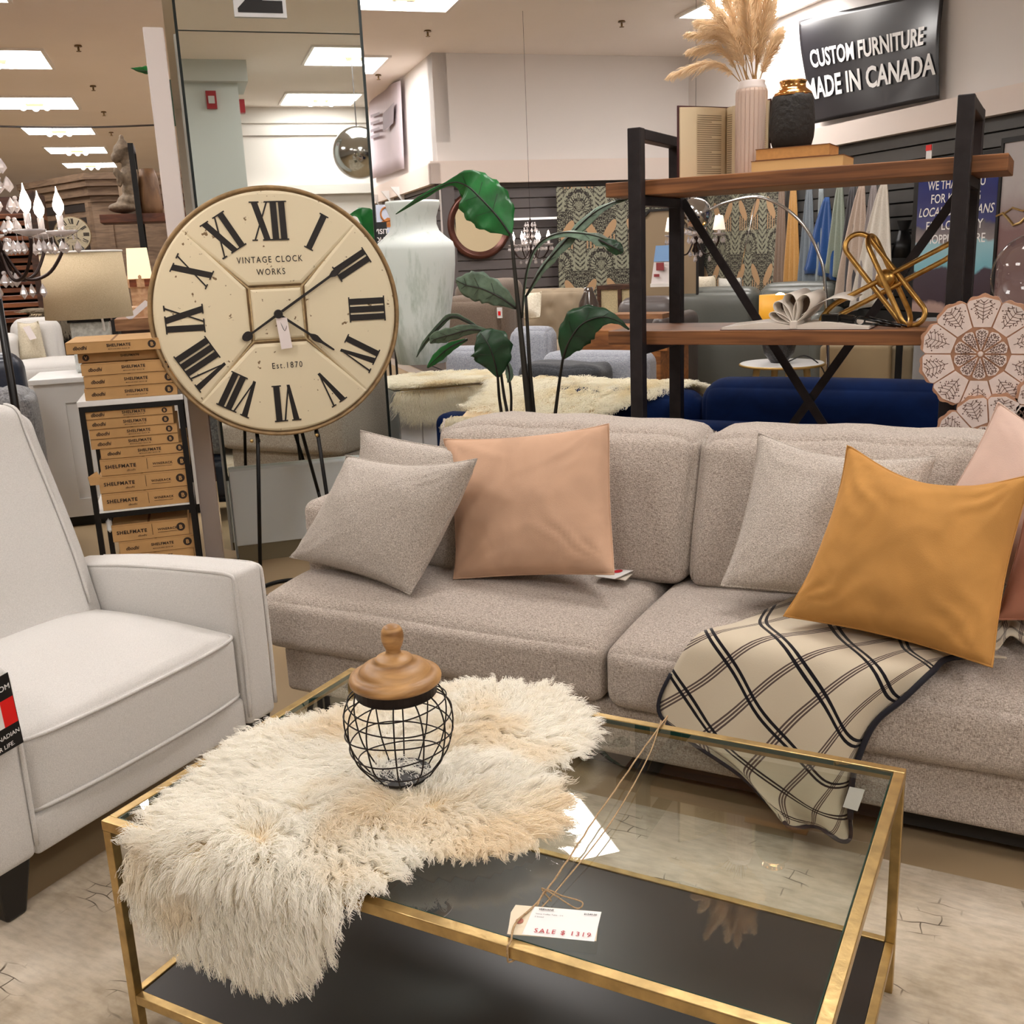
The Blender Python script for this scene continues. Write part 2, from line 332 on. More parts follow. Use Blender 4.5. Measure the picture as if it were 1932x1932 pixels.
mb=MB(B); slats(lambda a,b:mb.box(5.46,5.5,-4.2,10.7,a,b),2.2); mb.struct('wall_slats_right',M_slat2)
mb=MB(B); mb.box(5.505,5.53,-4.2,10.7,.1,2.2); mb.struct('trim_slat_backing_right',plain('slat_gap',(60,58,58),.6))
mb=MB(B); mb.box(-9,5.6,-4.6,-4.4,0,ZC); mb.struct('wall_front',M_wall)
mb=MB(B); mb.box(-9,5.4,-4.4,-4.3,2.3,2.42); mb.box(-9,5.4,-4.4,-4.36,3.05,3.12); mb.box(-9,5.4,-4.4,-4.36,3.2,3.24); mb.struct('trim_4',M_wall)
mb=MB(B); mb.box(-9.2,-9,-4.6,26,0,ZC); mb.struct('wall_left',M_wall)
mb=MB(B); mb.box(-9,5.6,26,26.2,0,ZC); mb.struct('wall_far',M_wall)
mb=MB(B); mb.box(2.75,5.6,10.9,11.0,0,ZC); mb.struct('wall_behind',M_wall)
# rough timber shelving wall showing red-brown in the far left
# ---- mirrored column ----
M_grey=plain('column_grey',(196,202,200),.8)
col=bthing('mirrored_column','square column faced with tall mirror panels behind the big clock','column',.49,5.4,0)
mb=MB(B); mb.box(.09,.885,5.03,5.8,0,ZC); mb.build('column_core',M_grey,col)
M_mir=mirror('mirror_glass',(.80,.84,.80))
mb=MB(B); mb.box(.09,.885,5.0,5.012,.42,2.405); mb.build('mirror_panel',M_mir,col)
mb=MB(B); mb.box(.09,.885,5.0,5.012,2.41,ZC-.01); mb.build('mirror_panel',M_mir,col)
mb=MB(B); mb.box(.078,.09,4.995,5.03,.4,ZC-.01); mb.box(.885,.897,4.995,5.03,.4,ZC-.01); mb.build('mirror_edge',plain('dark_edge',(35,42,42),.3,.5),col)
mb=MB(B); mb.add([(.036,5.06,0.05),(.078,5.0,0.05),(.078,5.0,3.39),(.036,5.06,3.39)],[(0,1,2,3)]); mb.build('bevelled_strip',M_mir,col,solid=.01)
mb=MB(B); mb.box(.095,.95,4.935,5.03,.085,.455); mb.build('skirt_panel',plain('skirt_white',(205,212,214),.6),col,bev=.004)
mb=MB(B); mb.box(.1,.95,4.945,5.03,0,.085); mb.build('kick_strip',plain('kick_tan',(122,112,88),.6),col)
c1=BV(440,0,4.98); c2=BV(542,33,4.98)
sg=MB(B); sg.box(c1.x,c2.x,4.985,4.997,c2.z,c2.z+.3); ob=sg.build('number_sign',plain('sign_white',(225,228,232),.5),col)
mb=MB(B); mb.text('2',.31,((c1.x+c2.x)/2,4.984,c2.z+.028),(1,0,0),(0,0,1),bold=.035,sx=1.25); mb.build('numeral',plain('ink_black',(18,18,20),.5),ob)
# white post in front of the column edge
mb=MB(B); mb.box(-.055,.03,4.93,5.03,0,2.405)
mb.single('white_post',plain('post_white',(214,206,204),.6),'tall narrow white upright post left of the mirrored column','post',rz=math.pi/4,bev=.006)
# the grey column seen only in the mirror
gc=bthing('grey_column','pale grey square column reflected in the mirror above the clock','column',.45,-1.6,0)
mb=MB(B); mb.box(.2,.72,-2.0,-1.3,0,3.2); mb.build('shaft',M_grey,gc)
mb=MB(B); mb.box(.1,.82,-2.05,-1.2,3.2,ZC); mb.build('capital',M_grey,gc)
mb=MB(B); mb.box(.40,.50,-1.3,-1.27,2.95,3.12); ob=mb.build('alarm_box',plain('alarm_red',(150,30,40),.4),gc)
mb=MB(B); mb.box(.42,.48,-1.27,-1.262,3.0,3.07); mb.build('alarm_plate',plain('alarm_silver',(190,190,190),.3),ob)
mb=MB(B); mb.box(.72,.78,-1.5,-1.4,2.93,3.06); mb.build('alarm_horn',MC['alarm_red'],gc)
# ---- ceiling lights ----
M_diff=emis('troffer_light',(255,250,246),TROFFER)
M_tfr=plain('troffer_frame',(238,232,226),.5)
M_bulb=emis('bulb_light',(255,244,232),BULB)
def make_troffer(u,v):
    t=bthing('ceiling_light','','ceiling light',u+.45,v+.45,ZC-.02)
    mb=MB(B); 
    for a in ((u-.03,u+.93,v-.03,v),(u-.03,u+.93,v+.9,v+.93),(u-.03,u,v,v+.9),(u+.9,u+.93,v,v+.9)): mb.box(a[0],a[1],a[2],a[3],ZC-.02,ZC+.0)
    mb.build('frame',M_tfr,t)
    mb=MB(B); mb.box(u,u+.9,v,v+.9,ZC-.008,ZC-.004); mb.build('diffuser',M_diff,t)
    for k in range(3):
        mb=MB(B); mb.ball((u+.45+(k-1)*.13,v+.45+(.07 if k==1 else 0),ZC-.055),.042,10); mb.build('bulb',M_bulb,t,smooth=True)
        
    mb=MB(B); mb.bar((u+.3,v+.45,ZC-.035),(u+.6,v+.45,ZC-.035),.03); 
    for k in range(3): mb.bar((u+.45+(k-1)*.13,v+.45+(.07 if k==1 else 0),ZC-.05),(u+.45+(k-1)*.11,v+.45,ZC-.035),.02)
    mb.build('lamp_bracket',plain('brass_dull',(120,95,60),.4,.8),t)
    return t
LG={'l':'row of square ceiling lights over the left aisle','m':'square ceiling lights of the middle row','r':'square ceiling lights of the right row'}
t0=make_troffer(-1.93,10.82)
# chrome globe pendant, seen only in the mirror
gp=bthing('chrome_pendant','big chrome globe pendant reflected at the right side of the column mirror','lamp',1.80,-1.0,2.2)
q=BV(676,288,11.0); mb=MB(B); mb.ball((q.x,-1.0,q.z),.26,20); mb.build('globe',plain('chrome',(200,200,200),.12,1),gp,smooth=True)
mb=MB(B); mb.tube([(q.x,-1.0,q.z+.25),(q.x,-1.0,ZC)],.006,6); mb.build('cord',plain('cable_dark',(60,55,55),.6),gp)

t0['label']='nearest bright square ceiling light at the upper left edge'; t0['group']=LG['l']
lights=[(-1.93,13.55,'l','second ceiling light from the front in the left row'),(-1.93,16.1,'l','third ceiling light in the left row, above the hanging wire'),(-1.93,18.7,'l','fourth ceiling light back in the left row'),(-1.93,21.3,'l','farthest small ceiling light of the left row'),
 (1.41,8.02,'m','ceiling light cut by the top edge right of the mirrored column'),(1.3,10.9,'m','ceiling light peeking out behind the right edge of the mirrored column'),(1.41,5.5,'m','ceiling light reflected as a white sheet in the coffee table glass'),(1.41,-1.35,'m','nearer large ceiling light reflected in the column mirror'),(1.41,-4.1,'m','farther slim ceiling light reflected in the column mirror'),
 (4.44,8.0,'r','ceiling light behind the pampas plumes'),(1.41,2.4,'m','ceiling light above the sofa, out of the frame'),(-1.93,8.1,'l','ceiling light just out of frame at the upper left'),(-1.93,5.4,'l','ceiling light over the left aisle near the armchair'),(-1.93,2.6,'l','ceiling light above and left of the camera'),(-1.93,-.8,'l','ceiling light behind the camera on the left'),(4.44,-.4,'r','ceiling light behind the camera on the right'),(1.2,14.0,'m','ceiling light hidden behind the mirrored column')]
for u,v,g,l in lights: copy_tree(t0,B@V((u+.45,v+.45,ZC-.02)),l,LG[g])
# sprinklers
def sprink(px,py):
    p=BZ(px,py,ZC-.03); t=bthing('fire_sprinkler','','sprinkler',p.x,p.y,ZC-.05,'fire sprinklers on the ceiling')
    mb=MB(B); mb.lathe([(.035,0),(.03,.012),(.012,.015)],(p.x,p.y,ZC-.013),14); mb.build('escutcheon',MC['brass_dull'],t)
    mb=MB(B); mb.lathe([(.008,0),(.01,.02),(.006,.036)],(p.x,p.y,ZC-.05),8); mb.lathe([(.022,0),(.022,.004)],(p.x,p.y,ZC-.054),10); mb.build('nozzle',MC['brass_dull'],t)
    return t
sp=[(148,92,'ceiling sprinkler right of the nearest left light'),(176,167,'ceiling sprinkler just right of the second left light'),(196,215,'ceiling sprinkler beyond the second left light'),(210,253,'faint ceiling sprinkler beside the third left light'),(714,146,'ceiling sprinkler right of the mirror above the white banner'),(1173,46,'small ceiling fitting above the white back wall'),(807,64,'ceiling sprinkler in the middle of the tan ceiling')]
s0=sprink(*sp[0][:2]); s0['label']=sp[0][2]
for px,py,l in sp[1:]:
    p=BZ(px,py,ZC-.03); copy_tree(s0,B@V((p.x,p.y,ZC-.05)),l,'fire sprinklers on the ceiling')
a=PV(-20,238,15); b=PV(292,236,15)
mb=MB(); mb.tube(cr([a,a*.66+b*.34+V((0,0,-.02)),a*.33+b*.67+V((0,0,-.02)),b],6),.012,6); mb.single('ceiling_cable',plain('cable_dark',(60,55,55),.6),'thin dark cable strung across the ceiling at the upper left','cable')
# ======================= armchair =======================
M_linen=fabric('linen_cream',(196,193,189),(221,218,214),scale=700,bump=.35,aniso=3,contrast=(.36,.64))
M_blackwood=plain('black_leg',(18,16,15),.4)
arm=thing('armchair','cream linen upholstered armchair with piped edges and square arms','armchair',(-2.2,1.62,0),math.pi/2)
def armshape(p,q):
    # the top of the arm falls gently towards the back
    if q.z>0: p=p+V((0,0,-.05*(1-(q.x+1)/2)*max(0,q.z)+.012*math.sin(math.pi*(q.x+1)/2)*q.z))
    return p
def chair_arm(y0,y1):
    mb=MB(); mb.soft(-2.62,-1.915,y0,y1,.14,.597,.022,(.004,.008,.0),shape=armshape); o=mb.build('armrest',M_linen,arm,smooth=True)
    for yy in (y0+.004,y1-.004):
        mb=MB(); pts=[(-2.55,yy,.549),(-2.3,yy,.575),(-2.0,yy,.589),(-1.945,yy,.588),(-1.924,yy,.582),(-1.918,yy,.565),(-1.9155,yy,.5),(-1.913,yy,.35),(-1.916,yy,.17)]
        mb.tube(cr(pts,4),.0055,6); mb.build('piping',M_linen,o,smooth=True)
chair_arm(1.155,1.275); chair_arm(1.965,2.08)
def seatshape(p,q):
    if q.x>0: p=p+V((.02*(1-q.y**2)*q.x,0,0))
    if q.z>0: p=p+V((0,0,.035*(1-q.x**2)*(1-q.y**4)+.015*(q.x>0)*0))
    return p
mb=MB(); mb.soft(-2.56,-1.925,1.278,1.962,.225,.425,.03,(.0,.0,.02),shape=seatshape); cu=mb.build('seat_cushion',M_linen,arm,smooth=True)
def pipe_front(z,x,name='piping'):
    mb=MB(); mb.tube(cr([(x-.05,1.281,z),(x+.0,1.295,z),(x+.02,1.42,z),(x+.026,1.62,z),(x+.02,1.83,z),(x+.0,1.945,z),(x-.05,1.96,z)],5),.005,6); mb.build(name,M_linen,cu,smooth=True)
pipe_front(.412,-1.93); pipe_front(.243,-1.93)
mb=MB(); mb.soft(-2.6,-1.925,1.276,1.964,.135,.23,.012,(.004,0,0)); mb.build('seat_rail',M_linen,arm,smooth=True)
# tall back: side outline swept over the width
bo=[(-2.43,.36),(-2.455,.5),(-2.485,.62),(-2.53,.75),(-2.575,.87),(-2.61,.975),(-2.63,1.035),(-2.66,1.055),(-2.70,1.05),(-2.75,.98),(-2.74,.8),(-2.70,.5),(-2.66,.2),(-2.50,.2)]
rows=[]; ny=17
for j in range(ny):
    t=j/(ny-1)*2-1; 
    e=abs(t)**10
    rows.append([])
    for (x,z) in bo:
        cxx,czz=-2.62,.62; k=1-.10*e
        front=.02*(1-t*t) if x>-2.64 else 0
        y=1.62+(.335 if z>.6 else .335)*t
        drop=.012*abs(t)**3 if z>.95 else 0
        rows[-1].append((cxx+(x-cxx)*k+front,y,czz+(z-czz)*k-drop))
rows=[cr(r,3,closed=True) for r in rows]; rows=[r+[r[0]] for r in rows]
mb=MB(); mb.grid(rows); n=len(rows[0]); mb.f.append(tuple(range(n-1))); mb.f.append(tuple(reversed(range((ny-1)*n,(ny-1)*n+n-1)))); bk=mb.build('backrest',M_linen,arm,smooth=True)
for j in (1,ny-2):
    mb=MB(); mb.tube([V(p)+V((.004,0,.003)) for p in rows[j][2:24]],.0045,6); mb.build('piping',M_linen,bk,smooth=True)
for (x,y) in ((-1.965,1.215),(-1.965,2.02),(-2.58,1.215),(-2.58,2.02)):
    mb=MB(); mb.add([(x-.04,y-.045,.15),(x+.04,y-.045,.15),(x+.04,y+.045,.15),(x-.04,y+.045,.15),(x-.022,y-.025,0.013),(x+.022,y-.025,0.013),(x+.022,y+.025,0.013),(x-.022,y+.025,0.013)],[(0,1,2,3),(7,6,5,4),(0,4,5,1),(1,5,6,2),(2,6,7,3),(3,7,4,0)]); mb.build('leg',M_blackwood,arm,bev=.006)
# hang tag on the near arm
tg=thing('hang_tag','black, white and red furniture tag hanging over the near armchair arm','tag',(-1.93,1.17,.4))
X0=-1.893
def tp(px,py): return PX(px,py,X0)
def quad(c,mat,name,par,dx=0):
    mb=MB(); mb.add([V(p)+V((dx,0,0)) for p in c],[(0,1,2,3)]); return mb.build(name,mat,par,solid=.0012)
T=[tp(-75,1318),tp(14,1268),tp(44,1400),tp(-45,1452)]
def tq(a,b,c,d,dx): # a..b along width, c..d down
    f=lambda s,t:(T[0]*(1-s)+T[1]*s)*(1-t)+(T[3]*(1-s)+T[2]*s)*t
    return [f(a,c)+V((dx,0,0)),f(b,c)+V((dx,0,0)),f(b,d)+V((dx,0,0)),f(a,d)+V((dx,0,0))]
card=quad(tq(0,1,0,1,0),plain('tag_black',(14,14,16),.35),'card',tg)
mb=MB(); mb.add(tq(.0,.72,.32,.68,.0015),[(0,1,2,3)]); mb.build('white_band',plain('tag_white',(232,230,228),.4),card)
mb=MB(); mb.add(tq(.70,.985,.32,.68,.002),[(0,1,2,3)]); mb.build('red_band',plain('tag_red',(225,22,20),.4),card)
wd=(T[1]-T[0]).normalized(); up=(T[0]-T[3]).normalized()
c=tq(0,1,.2,1,.002)
mb=MB(); mb.text('CUSTOM',.017,tq(.97,1,.2,1,.002)[0],wd,up,bold=.012,align='RIGHT',t=.0005); mb.text('CANADIAN',.0135,tq(.97,1,.82,1,.002)[0],wd,up,bold=.01,align='RIGHT'); mb.text('FOR LIFE.',.0135,tq(.82,1,.95,1,.002)[0],wd,up,bold=.01,align='RIGHT'); mb.build('lettering',MC['tag_white'],card)
mb=MB(); mb.tube(cr([T[1]*.7+T[0]*.3,(T[1]*.7+T[0]*.3)+V((-.02,.01,.05)),V((-1.96,1.25,.62))],5),.0012,5); mb.build('loop',MC['tag_white'],tg)
# ======================= sofa =======================
M_tweed=fabric('tweed_greige',(134,120,109),(212,201,190),scale=420,bump=.7,aniso=3.4,contrast=(.38,.62))
SX1=.30
sofa=thing('sofa','long greige tweed sofa with two wide seat cushions behind the coffee table','sofa',(-.95,2.75,0))
mb=MB(); mb.soft(-2.075,SX1,2.305,3.24,.085,.24,.02,(0,.004,0)); mb.build('base',M_tweed,sofa,smooth=True)
mb=MB(); mb.box(-2.03,SX1-.03,2.36,3.2,.03,.085); mb.build('plinth',plain('plinth_dark',(30,26,22),.8),sofa)
for x,y in ((-2.0,2.37),(-2.0,3.18),(SX1-.08,2.37),(SX1-.08,3.18)):
    mb=MB(); mb.box(x-.03,x+.03,y-.03,y+.03,0.0,.06); mb.build('leg',M_blackwood,sofa)
def seat(x0,x1):
    def sh(p,q):
        if q.z>0: p=p+V((0,0,.03*(1-q.x**2)*(1-q.y**2)-.02*max(0,-q.y)**3*q.z))
        p=p+V((0,-.012*math.sin(q.x*5)*(q.y<0)*abs(q.y)*.3,0))
        return p
    mb=MB(); mb.soft(x0,x1,2.265,2.98,.237,.428,.045,(.0,.012,.01),n=10,shape=sh); o=mb.build('seat_cushion',M_tweed,sofa,smooth=True)
    mb=MB(); mb.tube([(x0+.03+(x1-x0-.06)*i/20,2.279-.006,.385-.002) for i in range(21)],.0022,5); mb.build('seam',M_tweed,o)
seat(-2.125,-.972); seat(-.965,.29)
# set-back left arm
mb=MB(); mb.soft(-2.115,-1.9,2.50,3.24,.24,.655,.035,(.008,.01,.01)); mb.build('armrest',M_tweed,sofa,smooth=True)
mb=MB(); mb.soft(-2.08,SX1,3.06,3.25,.24,.70,.04,(0,0,.01)); mb.build('back_frame',M_tweed,sofa,smooth=True)
def backc(x0,x1,seed):
    random.seed(seed)
    def sh(p,q):
        lean=(q.z+1)/2
        p=p+V((0,.14*lean,0))
        nz=noise.noise(V((p.x*6,p.z*6,seed)))
        p=p+V((0,nz*.008,nz*.005*(q.z>0)))
        if q.z>.9: p.z+= .012*math.cos(q.x*math.pi)*0-.022*abs(q.x)**6+.003*math.sin(q.x*9+seed)
        return p
    mb=MB(); mb.soft(x0,x1,2.72,2.97,.43,.876,.05,(.008,.05,.006),n=12,shape=sh); o=mb.build('back_cushion',M_tweed,sofa,smooth=True)
    mb=MB(); pts=[(x0+.02,2.735+.14*t,.46+.42*t) for t in [i/8 for i in range(9)]]
    mb.tube(pts,.004,5); mb.build('seam',M_tweed,o,smooth=True)
backc(-1.80,-.90,1); backc(-.895,.0,2.7); backc(.005,.29,4)
# ======================= cushions =======================
def pillow(name,mat,label,corners,th,seed,n=44,pinch=.06,flop=.02,group=None,wr=.006,nrm=None,cat='cushion',dent=0):
    """corners: TL,TR,BR,BL world points of a square cushion; th: half thickness"""
    TL,TR,BR,BL=[V(c) for c in corners]; c=(TL+TR+BR+BL)/4
    nn=((TR-TL).cross(TL-BL)).normalized()
    if nn.dot(CP-c)<0: nn=-nn
    W=((TR-TL).length+(BR-BL).length)/2
    mb=MB()
    def P(s,t,side):
        a=1-abs(s)**2.4; b=1-abs(t)**2.4
        ss=s*(1-pinch*(1-t*t)); tt=t*(1-pinch*(1-s*s))-dent*max(0,t)**2*(1-s*s)**1.5
        p=(TL*(1-ss)+TR*(1+ss))/2*(1+tt)/2+(BL*(1-ss)+BR*(1+ss))/2*(1-tt)/2
        k=th*(max(0,a)*max(0,b))**.48
        # wrinkles radiating from corners
        w=0
        for (cs,ct,ph) in ((1,-1,0.3),(-1,-1,1.1),(1,1,2.2),(-1,1,.7)):
            d=math.hypot(s-cs,t-ct); ang=math.atan2(t-ct,s-cs); w+=(1-abs(math.sin(ang*7+ph+seed+2.5*noise.noise(V((s*2.5,t*2.5,seed)))))*1.6)*math.exp(-d*2.3)*min(1,d*3)*1.1
        w2=noise.noise(V((s*1.7+seed,t*1.7,side*3)))*.012*a*b
        e=(a*b)**.3 if a*b>0 else 0
        return p+nn*side*(k+(w*wr+w2)*e)+nn*flop*(abs(s*t)**3)
    for side in (1,-1):
        rows=[[P(-1+2*j/n,-1+2*i/n,side) for j in range(n+1)] for i in range(n+1)]
        if side<0: rows=[r[::-1] for r in rows]
        mb.grid(rows)
    ob=mb.single(name,mat,label,cat,group,smooth=True)
    # piped seam around the edge
    t=[(-1+2*i/n,-1) for i in range(n)]+[(1,-1+2*i/n) for i in range(n)]+[(1-2*i/n,1) for i in range(n)]+[(-1,1-2*i/n) for i in range(n)]
    mb=MB(); mb.tube([P(a,b,1) for a,b in t],.0028,6,closed=True); mb.build('seam',mat,ob,smooth=True)
    return ob
M_tweed2=fabric('tweed_pale',(144,133,123),(220,211,201),scale=460,bump=.6,aniso=2.6,contrast=(.38,.62))
M_peach=velvet('velvet_peach',(200,164,138),.86)
M_must=velvet('velvet_mustard',(198,146,82),.80)
M_blush=velvet('velvet_blush',(214,186,172),.9)
M_peach_shade=velvet('velvet_peach_shade',(176,122,100),.85)  # peach velvet with its shade painted in as a darker rose
pillow('throw_pillow',M_tweed2,'pale greige tweed pillow tilted in front at the left sofa arm',[PY(662,862,2.56),PY(908,868,2.47),PY(782,1122,2.36),PY(556,1052,2.48)],.09,1,wr=.011,dent=.06,group='greige tweed pillows')
pillow('throw_pillow',M_tweed2,'pale greige tweed pillow hidden behind the tilted one, only its top showing',[PY(688,812,2.72),PY(905,850,2.66),PY(870,1080,2.58),PY(640,1050,2.66)],.07,2,group='greige tweed pillows')
pp=pillow('throw_pillow',M_peach,'peach velvet square pillow with a paper tag at its lower corner','x' and [PY(843,832,2.70),PY(1153,804,2.72),PY(1163,1086,2.52),PY(862,1094,2.50)],.095,3,wr=.013,pinch=.05)
pillow('throw_pillow',M_tweed2,'greige tweed pillow leaning behind the mustard pillow',[PY(1434,822,2.76),PY(1768,866,2.72),PY(1690,1150,2.50),PY(1364,1108,2.54)],.08,4,pinch=.06,wr=.01,dent=.10,group='greige tweed pillows')
pillow('throw_pillow',M_must,'large mustard velvet pillow at the right on the checked throw',[PY(1605,848,2.60),PY(1948,905,2.52),PY(1876,1262,2.30),PY(1486,1166,2.40)],.105,5,pinch=.075,wr=.021,dent=.17,flop=.03)
pillow('throw_pillow',M_blush,'pale blush pink pillow standing behind the mustard one',[PY(1885,764,2.82),PY(2150,905,2.72),PY(2010,1180,2.56),PY(1740,1010,2.68)],.08,6)
pillow('throw_pillow',M_peach_shade,'peach velvet pillow, coloured darker for shade, at the right edge behind the mustard pillow',[PY(1950,890,2.62),PY(2180,930,2.60),PY(2160,1190,2.46),PY(1880,1170,2.47)],.07,7)
# paper tags by the peach pillow
tt=thing('price_tag','white paper tags with a red oval lying beside the peach pillow','tag',PZ(1165,1082,.455))
z=.462
mb=MB(); mb.add([PZ(1128,1086,z),PZ(1196,1060,z),PZ(1197,1080,z),PZ(1180,1096,z)],[(0,1,2,3)]); mb.build('card',plain('kraft_tag',(214,204,190),.6),tt,solid=.002)
mb=MB(); mb.add([PZ(1122,1088,z+.006),PZ(1160,1064,z+.012),PZ(1199,1075,z+.012),PZ(1160,1093,z+.006)],[(0,1,2,3)]); wc=mb.build('card',MC['tag_white'],tt,solid=.002)
o=PZ(1166,1078,z+.012); ax=(PZ(1180,1074,z+.012)-o).normalized(); ay=V((0,0,1)).cross(ax)
mb=MB(); mb.prism([(.016*math.cos(a),.011*math.sin(a)) for a in [i*math.pi/10 for i in range(20)]],o,ax,ay,(0,0,.001)); mb.build('red_oval',plain('oval_red',(190,25,40),.5),wc)
# ======================= checked throw =======================
def plaid():
    m,nt,b=base('plaid_wool'); L=nt.links.new; uv=N(nt,'ShaderNodeUVMap'); uv.uv_map='uv'; sx=N(nt,'ShaderNodeSeparateXYZ'); L(uv.outputs[0],sx.inputs[0])
    def lines(out,per,offs,wd,ph=0):
        fr=N(nt,'ShaderNodeMath',operation='MULTIPLY_ADD'); L(out,fr.inputs[0]); fr.inputs[1].default_value=1/per; fr.inputs[2].default_value=ph
        f2=N(nt,'ShaderNodeMath',operation='FRACT'); L(fr.outputs[0],f2.inputs[0]); acc=None
        for o in offs:
            c=N(nt,'ShaderNodeMath',operation='COMPARE'); L(f2.outputs[0],c.inputs[0]); c.inputs[1].default_value=.5+o/per; c.inputs[2].default_value=wd/per
            if acc is None: acc=c.outputs[0]
            else:
                a=N(nt,'ShaderNodeMath',operation='MAXIMUM'); L(acc,a.inputs[0]); L(c.outputs[0],a.inputs[1]); acc=a.outputs[0]
        return acc
    l1=lines(sx.outputs[0],.135,(-.0075,.0075),.0040,.35); l2=lines(sx.outputs[1],.125,(-.0090,0,.0090),.0026,.2)
    mx=N(nt,'ShaderNodeMix',data_type='RGBA'); mx.inputs[6].default_value=lin((202,190,168)); mx.inputs[7].default_value=lin((88,74,70)); L(l2,mx.inputs[0])
    m2=N(nt,'ShaderNodeMix',data_type='RGBA'); L(mx.outputs[2],m2.inputs[6]); m2.inputs[7].default_value=lin((24,22,28)); L(l1,m2.inputs[0]); L(m2.outputs[2],b.inputs['Base Color'])
    b.inputs['Roughness'].default_value=.95; b.inputs['Sheen Weight'].default_value=.2; b.inputs['Specular IOR Level'].default_value=.1
    tc=N(nt,'ShaderNodeTexCoord'); nz=N(nt,'ShaderNodeTexNoise'); nz.inputs['Scale'].default_value=500; L(tc.outputs['Object'],nz.inputs['Vector']); bp=N(nt,'ShaderNodeBump'); bp.inputs['Strength'].default_value=.3; bp.inputs['Distance'].default_value=.002; L(nz.outputs[0],bp.inputs['Height']); L(bp.outputs[0],b.inputs['Normal'])
    return m
# control net: rows from the sofa seat down over the edge, columns left to right
Zs=.462
R0=[PZ(1510,1118,Zs+.01),PZ(1570,1130,Zs+.02),PZ(1640,1150,Zs+.02),PZ(1720,1180,Zs+.02),PZ(1810,1215,Zs+.02),PZ(1900,1240,Zs+.02)]
R1=[PZ(1400,1170,Zs+.004),PZ(1465,1172,Zs+.016),PZ(1560,1190,Zs+.022),PZ(1650,1212,Zs+.018),PZ(1720,1225,Zs+.024),PZ(1795,1240,Zs+.01)]
R2=[PY(1318,1195,2.275),PY(1400,1208,2.268),PY(1500,1228,2.262),PY(1600,1250,2.262),PY(1690,1262,2.25),PY(1758,1268,2.27)]
R3=[PY(1268,1268,2.235),PY(1360,1300,2.215),PY(1450,1322,2.222),PY(1550,1345,2.205),PY(1630,1345,2.222),PY(1705,1318,2.235)]
R4=[PY(1246,1338,2.225),PY(1330,1392,2.195),PY(1435,1422,2.212),PY(1525,1445,2.19),PY(1600,1432,2.21),PY(1650,1365,2.225)]
R5=[PY(1300,1392,2.215),PY(1390,1452,2.19),PY(1450,1492,2.205),PY(1520,1510,2.185),PY(1590,1490,2.205),PY(1618,1435,2.22)]
R6=[PY(1400,1462,2.21),PY(1450,1520,2.185),PY(1500,1552,2.20),PY(1545,1548,2.18),PY(1592,1540,2.20),PY(1608,1480,2.215)]
R7=[PY(1460,1525,2.2),PY(1482,1552,2.18),PY(1520,1560,2.2),PY(1560,1566,2.18),PY(1600,1588,2.20),PY(1606,1540,2.21)]
ctrl=[R0,R1,R2,R3,R4,R5,R6,R7]
rows=net(ctrl,6,8)
def fold(i,j,p):
    t=j/(len(rows[0])-1); s=i/(len(rows)-1)
    return p+V((0,-.010*math.sin(t*17+s*3)*min(1,max(0,(s-.15)*3)),.0))
rows=[[fold(i,j,p) for j,p in enumerate(r)] for i,r in enumerate(rows)]
# pattern coordinates follow real lengths across and down
mb=MB(); mb.grid(rows,lambda a,b:(.42*b-.76*a+1.02,.56*a+.60*b+.1))
throw=mb.single('throw_blanket',plaid(),'cream wool throw with dark window check draped over the right sofa seat','blanket',smooth=True,solid=.004,off=1)
bd=plain('navy_binding',(22,22,34),.8)
edge=[r[-1] for r in rows]; mb=MB(); mb.tube([p+V((0,-.004,0)) for p in edge[4:]],.007,6); mb.build('binding',bd,throw,smooth=True)
mb=MB(); mb.tube([p+V((0,-.003,0)) for p in rows[-1]]+[],.005,6); mb.build('binding',bd,throw,smooth=True)
mb=MB(); mb.tube([r[0]+V((0,-.003,0)) for r in rows[18:]],.005,6); mb.build('binding',bd,throw,smooth=True)
mb=MB(); q=[PY(1603,1484,2.19),PY(1632,1490,2.19),PY(1618,1530,2.19),PY(1590,1522,2.19)]; mb.add(q,[(0,1,2,3)]); mb.build('care_label',MC['tag_white'],throw,solid=.001)
# crumpled end of the throw at the right edge
ctrl=[[PZ(1855+25*j,1160+16*math.sin(j*2.1)+i*18,Zs+.012+.022*abs(math.sin(j*1.7+i*1.3))) for j in range(6)] for i in range(4)]
mb=MB(); mb.grid(net(ctrl,4,4),lambda a,b:(a*.4,b*.5)); mb.build('crumpled_end',throw.data.materials[0],throw,smooth=True,solid=.004)
# ======================= glass coffee table =======================
M_brass=plain('aged_brass',(184,156,104),.34,.85,var=.22,scale=30,bump=.08,bscale=40)
M_glass=thin_glass('table_glass',(.84,.90,.86,1),1.0,1.85)
TX0,TX1,TY0,TY1,TZ=-1.403,-.171,1.055,1.784,.475
tb=thing('coffee_table','rectangular coffee table with aged brass frame, glass top and dark lower shelf','coffee table',((TX0+TX1)/2,(TY0+TY1)/2,0))
w_=.019
mb=MB()
for y in (TY0,TY1-w_): mb.box(TX0,TX1,y,y+w_,TZ-w_,TZ)
for x in (TX0,TX1-w_): mb.box(x,x+w_,TY0+w_,TY1-w_,TZ-w_,TZ)
mb.build('top_frame',M_brass,tb,bev=.0015)
for x in (TX0,TX1-w_):
    for y in (TY0,TY1-w_):
        mb=MB(); mb.box(x+.0005,x+w_-.0005,y+.0005,y+w_-.0005,0.0,TZ-w_); mb.build('leg',M_brass,tb,bev=.0015)
mb=MB()
for y in (TY0+.001,TY1-w_+.001): mb.box(TX0+w_,TX1-w_,y,y+w_-.003,.103,.122)
for x in (TX0+.001,TX1-w_+.001): mb.box(x,x+w_-.003,TY0+w_,TY1-w_,.103,.122)
